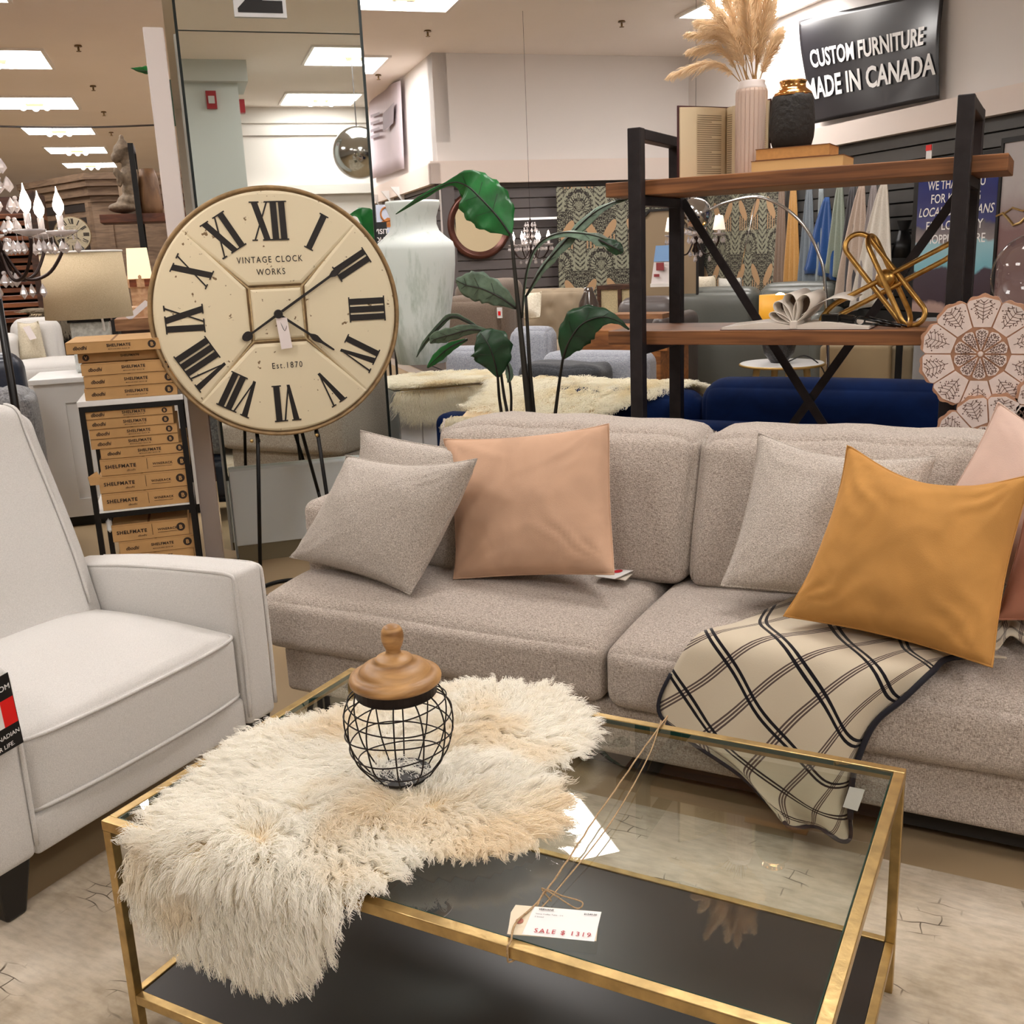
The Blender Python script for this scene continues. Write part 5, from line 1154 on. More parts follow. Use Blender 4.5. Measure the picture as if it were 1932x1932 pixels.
pr=[(46,690),(58,600),(68,540),(72,500),(73,470),(70,458),(58,448),(46,436),(42,424),(42,410),(47,395),(50,384),(49,379),(44,379)]
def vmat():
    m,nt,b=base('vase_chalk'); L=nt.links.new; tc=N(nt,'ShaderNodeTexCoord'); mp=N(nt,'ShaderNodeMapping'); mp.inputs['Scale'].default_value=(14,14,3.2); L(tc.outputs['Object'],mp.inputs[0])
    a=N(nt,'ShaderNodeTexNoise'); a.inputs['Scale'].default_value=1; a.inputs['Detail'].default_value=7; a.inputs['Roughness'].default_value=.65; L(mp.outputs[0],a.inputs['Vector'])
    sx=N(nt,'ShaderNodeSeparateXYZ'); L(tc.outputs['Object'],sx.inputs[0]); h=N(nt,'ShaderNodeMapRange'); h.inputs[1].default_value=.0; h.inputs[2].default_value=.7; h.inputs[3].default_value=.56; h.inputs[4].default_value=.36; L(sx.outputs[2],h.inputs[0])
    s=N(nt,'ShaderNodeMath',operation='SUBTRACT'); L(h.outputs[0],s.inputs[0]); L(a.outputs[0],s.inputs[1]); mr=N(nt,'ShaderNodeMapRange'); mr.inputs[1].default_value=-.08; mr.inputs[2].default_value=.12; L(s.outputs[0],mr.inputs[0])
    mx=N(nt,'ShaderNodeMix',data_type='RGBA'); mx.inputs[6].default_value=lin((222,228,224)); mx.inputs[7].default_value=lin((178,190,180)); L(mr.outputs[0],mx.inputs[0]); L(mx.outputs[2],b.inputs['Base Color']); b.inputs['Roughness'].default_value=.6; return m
mb=MB(B); zof=lambda py: BV(797,py,VV).z
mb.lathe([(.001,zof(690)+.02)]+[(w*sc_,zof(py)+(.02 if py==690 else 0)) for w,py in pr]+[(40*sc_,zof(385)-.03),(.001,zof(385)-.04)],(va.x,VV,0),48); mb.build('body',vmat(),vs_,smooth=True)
def fur_rug(name,label,cat,grp,outline,surf,nl,per,Lr,liftr,rad,mat,curl=.004,seed=1,spread=.012,hide=True,kk=7):
    random.seed(seed); xs=[p[0] for p in outline]; ys=[p[1] for p in outline]; st=[]; c=0; cxy=(sum(xs)/len(xs),sum(ys)/len(ys))
    p0,_=surf(*cxy); t=thing(name,label,cat,p0,0,grp)
    while c<nl:
        x,y=rnd(min(xs),max(xs)),rnd(min(ys),max(ys))
        if not inpoly(x,y,outline): continue
        c+=1; e,dr=edged(x,y,outline); r=math.hypot(x-cxy[0],y-cxy[1])+1e-4; k=math.exp(-e*10)*1.5
        dx=(x-cxy[0])/r*.6+dr[0]*k+.5*noise.noise(V((x*9,y*9,seed))); dy=(y-cxy[1])/r*.6+dr[1]*k+.5*noise.noise(V((x*9,y*9,seed+7))); l=math.hypot(dx,dy); dx/=l; dy/=l; ph=rnd(0,6.28); L=rnd(*Lr); li=rnd(*liftr); tn=rnd(1,2)
        for q in range(per):
            xx,yy=x+rnd(-spread,spread),y+rnd(-spread,spread); p,n=surf(xx,yy); p2,_=surf(xx+dx*.02,yy+dy*.02); d=p2-p; d=d-n*d.dot(n); d=d.normalized() if d.length>1e-6 else V((0,-1,0))
            if n.z<.5: d=(d+V((0,0,-1.2))).normalized()
            st.append(strand(p,n,d,L*rnd(.8,1.1),li,curl,tn,ph+rnd(-.5,.5),kk,grav=.008))
    hair_obj('wool',st,mat,t,rad)
    if hide:
        mb=MB(); idm={}; n1=26
        for i in range(n1):
            for j in range(n1):
                x=min(xs)+(max(xs)-min(xs))*i/(n1-1); y=min(ys)+(max(ys)-min(ys))*j/(n1-1)
                if inpoly(x,y,outline): idm[i,j]=len(idm); p,n=surf(x,y); mb.v.append(p); mb.uv.append((x,y))
        for (i,j) in idm:
            if all(k in idm for k in ((i+1,j),(i+1,j+1),(i,j+1))): mb.f.append((idm[i,j],idm[i+1,j],idm[i+1,j+1],idm[i,j+1]))
        mb.build('hide',M_hide,t,smooth=True,solid=.004)
    return t
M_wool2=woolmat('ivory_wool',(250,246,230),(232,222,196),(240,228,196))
# fur on the cabinet, spilling over its front edge (building coordinates)
def s1(u,v):
    if v>=v0-.01: return B@V((u,v,zb_+.006)),V((0,0,1))
    return B@V((u,v0-.02,zb_-(v0-.01-v))),B.to_3x3()@V((0,-1,0))
fur_rug('fur_rug','shaggy white fur spilling over the planked cabinet around the tall vase','fur rug',None,[(u0-.0,v0-.07),(u0+.12,v0-.13),(u0+.26,v0-.08),(u0+.40,v0-.12),(u0+.55,v0+.02),(u0+.6,v0+.3),(u0+.3,v0+.42),(u0+.02,v0+.3)],s1,2200,9,(.06,.09),(.02,.05),.0013,M_wool2,seed=3,spread=.02)
# ======================= navy velvet sofa seen from behind =======================
M_navy=velvet('velvet_navy',(7,28,68),.6,.12)
nv=thing('navy_sofa','navy blue velvet sofa standing back to back with the greige sofa','sofa',(-1.1,4.35,0))
mb=MB(); mb.soft(-2.52,.45,3.96,4.12,.08,.70,.05,(0,.005,.005)); mb.build('back_frame',M_navy,nv,smooth=True)
mb=MB(); mb.soft(-2.5,.43,4.12,4.85,.08,.36,.05); mb.build('base',M_navy,nv,smooth=True)
for x0,x1,zt in ((-2.3,-1.31,.80),(-1.30,-.35+.1,.855),(-.24,.42,.86)):
    mb=MB(); mb.soft(x0,x1,4.13,4.36,.40,zt,.09,(.01,.03,.01)); mb.build('back_cushion',M_navy,nv,smooth=True)
for x0,x1 in ((-2.32,-1.0),(-.99,.25)):
    mb=MB(); mb.soft(x0,x1,4.25,4.9,.36,.50,.05,(0,.01,.02)); mb.build('seat_cushion',M_navy,nv,smooth=True)
for x0,x1 in ((-2.55,-2.34),(.27,.48)):
    mb=MB(); mb.soft(x0,x1,4.0,4.9,.08,.66,.06); mb.build('armrest',M_navy,nv,smooth=True)
for x in (-2.45,.38):
    for y in (4.02,4.8): mb=MB(); mb.lathe([(.018,0),(.028,.085)],(x,y,0),12); mb.build('leg',M_blackwood,nv)
# sheepskin over the navy back
def s2(x,s):   # s: distance from the sofa front over the top and down the back
    if s>.30: return V((x,4.36+ (s-.30),.80+.05*math.sin((s-.3)*6)*0-(s-.3)*.3)),V((0,.1,1)).normalized()
    if s>.06: t=(s-.06)/.24; return V((x,4.00+.36*t,.715+.10*math.sin(t*1.57))),V((0,-.3,1)).normalized()
    return V((x,3.955,.70-(.06-s))),V((0,-1,0))
fur_rug('sheepskin','cream sheepskin spread over the back of the navy velvet sofa behind the plant','sheepskin',None,[(-2.44,.02),(-2.2,-.02),(-2.0,.03),(-1.85,-.01),(-1.7,.02),(-1.62,.10),(-1.45,.2),(-1.36,.34),(-1.4,.52),(-1.7,.62),(-2.1,.6),(-2.3,.45),(-2.42,.3),(-2.3,.15)],s2,4200,9,(.03,.05),(.015,.035),.0011,M_wool2,curl=.005,seed=8,spread=.015)
# ======================= left background =======================
def bb(x0,y0,x1,y1,v):   # photo box -> u0,u1,z0,z1 on plane v
    a=BV(x0,(y0+y1)/2,v); b=BV(x1,(y0+y1)/2,v); t=BV((x0+x1)/2,y0,v); q=BV((x0+x1)/2,y1,v); return a.x,b.x,q.z,t.z
def pb(x0,y0,x1,y1,Y):
    a=PY(x0,(y0+y1)/2,Y); b=PY(x1,(y0+y1)/2,Y); t=PY((x0+x1)/2,y0,Y); q=PY((x0+x1)/2,y1,Y); return a.x,b.x,q.z,t.z
def ub(x0,y0,x1,y1,u):   # on the right wall plane: v0(near right) v1, z0,z1
    a=BU(x0,(y0+y1)/2,u); b=BU(x1,(y0+y1)/2,u); t=BU((x0+x1)/2,y0,u); q=BU((x0+x1)/2,y1,u); return b.y,a.y,q.z,t.z
# white storage cabinet
c0=BZ(62,992,0); fv=6.1; ul=BV(52,712,fv).x; zt=BV(100,714,fv).z
wc=bthing('white_storage_cabinet','white painted cabinet with an inset panel under the linen drum lamp','cabinet',ul+.4,fv+.3,0)
mb=MB(B); mb.box(ul+.02,ul+.85,fv+.012,fv+.44,.06,zt-.03); mb.build('body',M_wp,wc)
mb=MB(B)
for a in ((ul+.02,ul+.17,.06,zt-.03),(ul+.70,ul+.85,.06,zt-.03)): mb.box(a[0],a[1],fv,fv+.012,a[2],a[3])
mb.box(ul+.17,ul+.70,fv,fv+.012,zt-.14,zt-.03); mb.box(ul+.17,ul+.70,fv,fv+.012,.06,.16); mb.build('panel_frame',M_wp,wc)
mb=MB(B); mb.box(ul,ul+.87,fv-.025,fv+.46,zt-.03,zt); mb.build('top',M_wp,wc,bev=.004)
mb=MB(B); mb.box(ul+.04,ul+.83,fv+.03,fv+.42,0,.06); mb.build('plinth',M_rack,wc)
# linen drum lamp
lv=6.4; a=bb(78,476,242,600,lv); lc=(a[0]+a[1])/2; lr=(a[1]-a[0])/2
lamp=bthing('table_lamp','big linen drum shade table lamp with a frosted glass block base','lamp',lc,lv,zt)
M_linsh=fabric('shade_linen',(196,174,140),(222,204,172),500,bump=.2,sheen=0)
mb=MB(B); mb.lathe([(lr*1.03,a[2]),(lr*.95,a[3])],(lc,lv,0),48); mb.build('lamp_shade',M_linsh,lamp,smooth=True,solid=.003)
mb=MB(B); mb.tube([(lc+lr*.95*math.cos(t),lv+lr*.95*math.sin(t),a[3]+.002) for t in [i*math.pi/24 for i in range(48)]],.006,6,closed=True); mb.build('shade_trim',plain('trim_white',(236,232,228),.5),lamp)
g0=bb(140,606,214,705,lv)
mb=MB(B); mb.box(g0[0],g0[1],lv-.07,lv+.07,zt+.002,g0[3]); mb.build('glass_base',plain('frost_glass',(214,218,216),.12,0,.8,var=.25,scale=40,bump=.8,bscale=50),lamp,bev=.012)
mb=MB(B); mb.box(g0[0]-.01,g0[1]+.01,lv-.08,lv+.08,g0[3],g0[3]+.022); mb.tube([(lc,lv,g0[3]),(lc,lv,a[3]-.02)],.01,8); mb.build('fitting',M_rack,lamp)
mb=MB(B); mb.lathe([(.001,0),(.022,0),(.022,.035),(.001,.035)],(lc,lv,a[3]-.01),16); mb.build('finial',plain('steel_grey',(110,112,118),.3,.9),lamp)
q=BV(188,590,lv-.1); mb=MB(B); mb.tube(cr([(q.x-.03,lv-.1,q.z),(q.x,lv-.12,q.z+.01),(q.x+.01,lv-.11,q.z-.04),(q.x+.012,lv-.09,q.z-.1)],5),.007,6); mb.build('white_cord',MC['trim_white'],lamp,smooth=True)
# small cream lamp behind
lv2=7.3; a=bb(238,468,284,526,lv2); c=(a[0]+a[1])/2; r=(a[1]-a[0])/2
dk_=bthing('dark_side_cabinet','dark brown wooden cabinet top behind the cartons','cabinet',c,lv2,0)
b=bb(216,600,330,616,lv2-.3); M_dwood=wood('dark_wood',(48,28,20),(86,52,36),(8,8,30),.5)
mb=MB(B); mb.box(b[0],b[0]+.9,lv2-.3,lv2+.3,b[2]-.02,b[3]); mb.build('top',wood('mid_wood',(120,82,54),(160,116,80),(5,30,30),.5),dk_)
mb=MB(B); mb.box(b[0]+.03,b[0]+.87,lv2-.27,lv2+.27,0.0,b[2]-.02); mb.build('body',M_dwood,dk_)
lm=bthing('small_table_lamp','small lamp with cream square shade and turned wooden base behind the drum lamp','lamp',c,lv2,b[3])
mb=MB(B); w1=r*.82; mb.add([(c-r,lv2-r,a[2]),(c+r,lv2-r,a[2]),(c+r,lv2+r,a[2]),(c-r,lv2+r,a[2]),(c-w1,lv2-w1,a[3]),(c+w1,lv2-w1,a[3]),(c+w1,lv2+w1,a[3]),(c-w1,lv2+w1,a[3])],[(0,1,5,4),(1,2,6,5),(2,3,7,6),(3,0,4,7),(4,5,6,7)]); m_,nt_,b_=base('lit_cream_shade'); b_.inputs['Base Color'].default_value=lin((244,232,200)); b_.inputs['Emission Color'].default_value=lin((255,236,196)); b_.inputs['Emission Strength'].default_value=.45
mb.build('lamp_shade',m_,lm)
mb=MB(B); mb.box(c-r*.9,c+r*.9,lv2-r*.8,lv2+r*.8,a[2]-.05,a[2]-.004); mb.build('collar',wood('red_wood',(96,44,24),(140,72,38),(6,30,30),.5),lm)
zb2=b[3]; mb=MB(B); mb.lathe([(.09,zb2),(.09,zb2+.06),(.07,zb2+.07),(.07,zb2+.18),(.085,zb2+.19),(.085,zb2+.26),(.05,zb2+.29),(.035,a[2]-.05)],(c,lv2,0),4); mb.build('base',wood('pale_wood',(178,134,98),(214,176,138),(10,10,30),.6),lm)
p=BV(255,588,lv2-.25); tgx=MB(B); tgx.add([(p.x-.06,lv2-.3,p.z-.03),(p.x-.03,lv2-.3,p.z-.05),(p.x+.1,lv2-.3,p.z+.05),(p.x+.07,lv2-.3,p.z+.07)],[(0,1,2,3)]); tgx.single('paper_tag',MC['pink_tag'],'pale pink paper tag hanging slanted beside the small cream lamp','tag',rz=math.pi/4,solid=.002)
# armoire with clock in its niche
AV=9.2; c=BV(157,326,AV); W0=B@V((c.x,AV,0)); zt2=c.z
M_arm=wood('armoire_oak',(112,90,72),(150,124,100),(6,6,40),.7)
M_nic=plain('niche_shade',(46,38,34),.8)  # dark colour on flat plates paints the shade inside the openings
ar=thing('armoire','tall weathered oak armoire with a deep cornice far behind the chandelier','armoire',W0,0)
e1=(B.to_3x3()@V((1,0,0))); 
def end_dir():
    best=None
    for k in range(0,90,2):
        t=math.radians(180+k-50); d=V((math.cos(t),math.sin(t),0))
        for L in [i*.05 for i in range(8,60)]:
            P_=W0+d*L+V((0,0,zt2)); cc=CM.transposed()@(P_-CP); px,py=966+FPX*cc.x/-cc.z,966-FPX*cc.y/-cc.z
            e=abs(px-30)+abs(py-348)
            if best is None or e<best[0]: best=(e,d,L)
    return best
_,dL,LL=end_dir()
nrmL=V((dL.y,-dL.x,0)); 
if nrmL.dot(CP-W0)<0: nrmL=-nrmL
def foot(o,k,nd=0): # footprint grown by o
    A=W0+(-e1-dL)*0; cen=W0+e1*.45+dL*LL*.5
    pts=[W0,W0+e1*.9,W0+e1*.9+dL*LL,W0+dL*LL]; out=[]
    for p in pts: d=(p-cen); out.append(p+d.normalized()*o)
    return out
def fp(o,z0,z1,name,mat):
    f=foot(o,0); mb=MB(); mb.prism([(p.x,p.y) for p in f],(0,0,z0),(1,0,0),(0,1,0),(0,0,z1-z0)); return mb.build(name,mat,ar)
fp(-.10,0,zt2-.22,'carcass',M_arm)
for i,(o,z0,z1) in enumerate(((-.085,zt2-.22,zt2-.17),(-.05,zt2-.17,zt2-.10),(-.02,zt2-.10,zt2-.05),(.0,zt2-.05,zt2))): fp(o,z0,z1,'cornice',M_arm)
zz_=lambda py: BV(140,py,AV).z
f=foot(-.10,0); A0=f[0]; A1=f[3]; dd=(A1-A0)
def facebox(s0,s1,z0,z1,out,mat,name):
    p=A0+dd*s0+nrmL*.0; q=A0+dd*s1; mb=MB(); o=nrmL*out
    mb.add([p+V((0,0,z0)),q+V((0,0,z0)),q+V((0,0,z1)),p+V((0,0,z1)),p+o+V((0,0,z0)),q+o+V((0,0,z0)),q+o+V((0,0,z1)),p+o+V((0,0,z1))],[(0,1,2,3),(4,7,6,5),(0,4,5,1),(1,5,6,2),(2,6,7,3),(3,7,4,0)]); return mb.build(name,mat,ar)
facebox(.06,.42,zz_(397),zz_(372),.004,M_nic,'upper_niche_shade'); facebox(.06,.95,.3,zz_(408),.004,M_nic,'lower_niche_shade'); facebox(.5,.95,zz_(397),zz_(372),.004,M_nic,'upper_niche_shade')
facebox(.0,.05,.1,zt2-.22,.03,M_arm,'stile'); facebox(.44,.49,.1,zt2-.22,.02,M_arm,'stile'); facebox(.95,1,.1,zt2-.22,.03,M_arm,'stile')
mb=MB(); g=foot(-.10,0); p=g[0]; n2=V((e1.y,-e1.x,0)); 
for a_,b_2,z0,z1 in ((.12,.16,.2,zt2-.34),(.72,.76,.2,zt2-.34)): 
    P1=p+e1*a_*.9; P2=p+e1*b_2*.9; mb.add([P1+V((0,0,z0)),P2+V((0,0,z0)),P2+V((0,0,z1)),P1+V((0,0,z1))]+[q+n2*.02 for q in (P1+V((0,0,z0)),P2+V((0,0,z0)),P2+V((0,0,z1)),P1+V((0,0,z1)))],[(0,1,2,3),(4,7,6,5),(0,4,5,1),(1,5,6,2),(2,6,7,3),(3,7,4,0)])
mb.build('side_moulding',M_arm,ar)
# the smaller clock: a scaled copy of the big one
ccv=8.7; cc=BV(137,443,ccv); sk=(BV(173,443,ccv).x-BV(101,443,ccv).x)/2/CR_
sm=copy_tree(clock,B@V((cc.x,ccv,cc.z-CR_*sk)),'small cream Roman numeral clock standing in front of the dark armoire niche'); sm.scale=(sk,sk,sk)
st_=bthing('clock_pedestal','dark pedestal under the small clock, mostly hidden by the drum lamp','pedestal',cc.x,ccv,0)
mb=MB(B); mb.box(cc.x-.13,cc.x+.2,ccv-.1,ccv+.12,0,cc.z-CR_*sk); mb.build('block',M_dwood,st_)
# buddha statue on a second open shelf
bv=8.35; s=bb(188,403,312,419,bv-.18); zs=s[3]
sh2=bthing('open_shelf','second open shelf with black frame and brown boards carrying the seated statue','shelf',(s[0]+s[1])/2,bv,0)
mb=MB(B); mb.box(s[0],s[0]+.62,bv-.18,bv+.2,s[2],s[3]); mb.build('plank',wood('walnut_plank',(70,34,20),(110,60,36),(5,30,30),.45),sh2,bev=.003)
mb=MB(B); mb.box(s[0],s[0]+.62,bv-.18,bv+.2,s[2]-.45,s[3]-.45); mb.build('plank',MC['walnut_plank'],sh2,bev=.003)
up=bb(250,272,262,400,bv-.2); ztop=BV(246,270,bv-.2).z; ux=BV(262,400,bv-.2).x
for du,dv in ((-.02,-.21),(-.02,.2),(.62,-.21),(.62,.2)):
    mb=MB(B); mb.box(ux+du,ux+du+.038,bv+dv,bv+dv+.03,0,ztop); mb.build('upright',M_rack,sh2)
for du in (-.02,.62): mb=MB(B); mb.box(ux+du,ux+du+.038,bv-.18,bv+.2,ztop-.035,ztop); mb.build('top_rail',M_rack,sh2)
mb=MB(B); mb.box(s[0]+.30,s[0]+1.1,bv+.24,bv+.5,zs+.07,zs+.11); mb.build('rear_board',MC['walnut_plank'],sh2)
wsl=bb(262,318,290,400,bv+.05); 
mb=MB(B); mb.lathe([(.001,0),(.08,0),(.085,.05),(.07,(wsl[3]-zs)*.8),(.05,(wsl[3]-zs)),(.001,(wsl[3]-zs))],((wsl[0]+wsl[1])/2+.02,bv+.08,zs),24); mb.single('wooden_vessel',wood('tan_vessel',(104,74,50),(140,104,72),(20,20,6),.5),'tan wooden vessel half hidden behind the black shelf upright','vase',smooth=True)
bx=bb(224,300,262,403,bv)
mb=MB(B); mb.box(bx[0]-.01,bx[0]+.14,bv+.10,bv+.12,zs,BV(218,318,bv).z); mb.single('art_block',plain('beige_board',(206,182,156),.7),'beige board with a dark curl standing behind the seated statue','board',rz=math.pi/4)
def px2(px,py,v=bv): return BV(px,py,v)
M_stone=plain('statue_stone',(122,106,88),.8,var=.3,scale=40,bump=.5,bscale=50)
mb=MB(B); R_=lambda n:n*(BV(300,300,bv).x-BV(200,300,bv).x)/100
def blob(px,py,rx,rz,ry=None,dv=0): q=px2(px,py); mb.ball((0,0,0),1,12); k=len(mb.v)
def ell(px,py,rx,ry,rz,dv=0):
    q=BV(px,py,bv); m2=MB(); pr=[(max(1e-5,math.sin(math.pi*i/12)),-math.cos(math.pi*i/12)) for i in range(13)]; m2.lathe(pr,(0,0,0),20)
    b0=len(mb.v); mb.add([V((q.x+R_(rx)*p.x,bv+dv+R_(ry)*p.y,q.z+R_(rz)*p.z)) for p in m2.v],m2.f)
for a_ in ((229,262,5,5,9,0),(230,272,10,10,10,0),(230,287,17,17,19,0),(219,297,10,12,11,0),(238,312,9,9,14,0),(244,335,17,22,26,0),(246,360,16,22,18,0),(243,380,22,30,14,0),(232,392,28,34,11,-.01),(222,392,16,26,9,.02),(226,338,6,6,18,-.07),(220,326,6,5,9,-.07)): ell(*a_)
ob=mb.single('seated_statue',M_stone,'grey-brown seated meditating statue in profile on the second shelf','statue',smooth=True)
m=ob.modifiers.new('r','REMESH'); m.mode='VOXEL'; m.voxel_size=.010; m.use_smooth_shade=True
# timber shelf of red-brown boards
tv=8.3; ts=bthing('plank_rack','dark rack stacked with red-brown wooden boards behind the chandelier','rack',-2.3,tv,0)
M_rw=wood('redbrown_board',(84,38,18),(158,92,48),(4,30,30),.4,coat=.2)
random.seed(4)
for i in range(15):
    y1=404+i*14; a=bb(-60,y1,74+((i*37)%9),y1+9,tv); mb=MB(B); mb.box(a[0],a[1],tv+rnd(-.05,.05),tv+.5,a[2],a[3]); mb.build('board',M_rw,ts,bev=.003)
a=bb(60,360,82,600,tv-.05); mb=MB(B); mb.box(a[1]-.08,a[1],tv-.08,tv+.5,0,a[3]); mb.box(a[0]-1.4,a[0]-1.32,tv-.08,tv+.5,0,a[3]); mb.box(a[0]-1.4,a[1],tv+.5,tv+.53,0,a[3]); mb.build('rack_frame',M_dwood,ts)
# grey fur over a dark cabinet
dc=bthing('dark_cabinet','near-black cabinet between the white armchair and the lamp base','cabinet',-1.1,7.4,0)
a=bb(78,596,226,700,7.66); mb=MB(B); mb.box(a[0],a[1],7.66,8.1,0,a[3]+.02); mb.build('body',plain('very_dark',(22,16,14),.6),dc)
def s3(u,v):
    zt3=a[3]+.03
    if v>=7.64: return B@V((u,v,zt3)),V((0,0,1))
    return B@V((u,7.62,zt3-(7.64-v))),B.to_3x3()@V((0,-1,0))
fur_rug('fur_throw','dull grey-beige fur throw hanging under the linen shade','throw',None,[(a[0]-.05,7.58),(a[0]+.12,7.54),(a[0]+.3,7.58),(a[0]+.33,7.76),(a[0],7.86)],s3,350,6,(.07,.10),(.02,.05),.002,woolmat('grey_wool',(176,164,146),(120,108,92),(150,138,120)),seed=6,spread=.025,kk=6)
# white armchair far left
av=7.0; a=bb(8,606,106,690,av); wa=bthing('white_armchair','white upholstered armchair with a beige pillow and hanging tag behind the cabinet','armchair',a[0]+.3,av,0)
mb=MB(B); mb.soft(a[0],a[1],av+.25,av+.42,.2,a[3],.07,(.01,.02,.01)); mb.build('backrest',M_linen,wa,smooth=True)
b=bb(40,686,150,725,av-.35); mb=MB(B); mb.soft(a[0],b[1]+.05,av-.4,av+.3,.25,b[3]-.01,.06,(0,.01,.02)); mb.build('seat',M_linen,wa,smooth=True)
mb=MB(B); mb.soft(a[0]-.1,a[0]+.06,av-.4,av+.4,.12,b[3]+.16,.05); mb.build('armrest',M_linen,wa,smooth=True)
for x,y in ((a[0],av-.3),(b[1],av-.3),(a[0],av+.35),(b[1],av+.35)): mb=MB(B); mb.lathe([(.02,0),(.025,.27)],(x,y,0),10); mb.build('leg',M_blackwood,wa)
c=bb(25,610,84,686,av+.1); Z0,Z1=c[2],c[3]
pillow('beige_pillow',fabric('beige_boucle',(186,174,150),(212,202,180),200),'beige upright pillow with a tag on the far white armchair',[B@V((c[0]+.03,av+.22,Z1)),B@V((c[1]-.03,av+.22,Z1)),B@V((c[1],av+.12,Z0)),B@V((c[0],av+.12,Z0))],.07,9,n=12)
d=bb(42,618,66,643,av); mb=MB(B); mb.add([(d[0],av+.06,d[3]),(d[0]+.04,av+.06,d[3]+.01),(d[1],av+.05,d[2]+.01),(d[1]-.04,av+.05,d[2])],[(0,1,2,3)]); mb.single('paper_tag',MC['pink_tag'],'white paper tag dangling on the beige pillow of the far armchair','tag',rz=math.pi/4,solid=.002)
# navy leather chair and grey blanket
nv_=5.6; a=bb(-60,672,44,800,nv_); M_nl=plain('navy_leather',(26,34,52),.35,bump=.15,bscale=60)
nc=bthing('leather_armchair','dark navy leather armchair at the left edge behind the cream armchair','armchair',a[0]+.3,nv_+.2,0)
mb=MB(B); mb.soft(a[0],a[1],nv_,nv_+.2,.12,a[3],.07,(.01,.01,.01)); mb.build('backrest',M_nl,nc,smooth=True)
mb=MB(B); mb.soft(a[0]+.02,a[1]+.07,nv_-.5,nv_+.1,.1,.36,.06,(.01,.01,.02)); mb.build('seat',M_nl,nc,smooth=True)
for x in (a[0]+.05,a[1]-.02):
    for y in (nv_-.4,nv_+.1): mb=MB(B); mb.lathe([(.02,0),(.025,.13)],(x,y,0),10); mb.build('leg',M_blackwood,nc)
b=bb(-40,742,55,800,nv_-.2); mb=MB(B); mb.soft(b[0],b[1]+.02,nv_-.35,nv_-.03,.37,b[3]+.01,.06,(.02,.02,.02),shape=lambda p,q:p+V((0,0,.03*noise.noise(p*9)))); mb.single('folded_blanket',fabric('grey_blanket',(92,92,96),(150,150,152),120),'crumpled grey blanket lying on the navy leather armchair','blanket',smooth=True)
# iron pole
a=BV(4,560,4.6); b=BV(24,790,4.6); ip=bthing('iron_stand','plain black iron floor pole at the left edge behind the cream armchair','stand',b.x,4.6,0)
mb=MB(B); mb.tube([((a.x+b.x)/2,4.6,.02),((a.x+b.x)/2,4.6,BV(0,500,4.6).z)],.016,10); mb.build('pole',M_rack,ip,smooth=True)
mb=MB(B); mb.lathe([(.001,0),(.14,0),(.14,.015),(.02,.03)],((a.x+b.x)/2,4.6,0),28); mb.build('base',M_rack,ip)
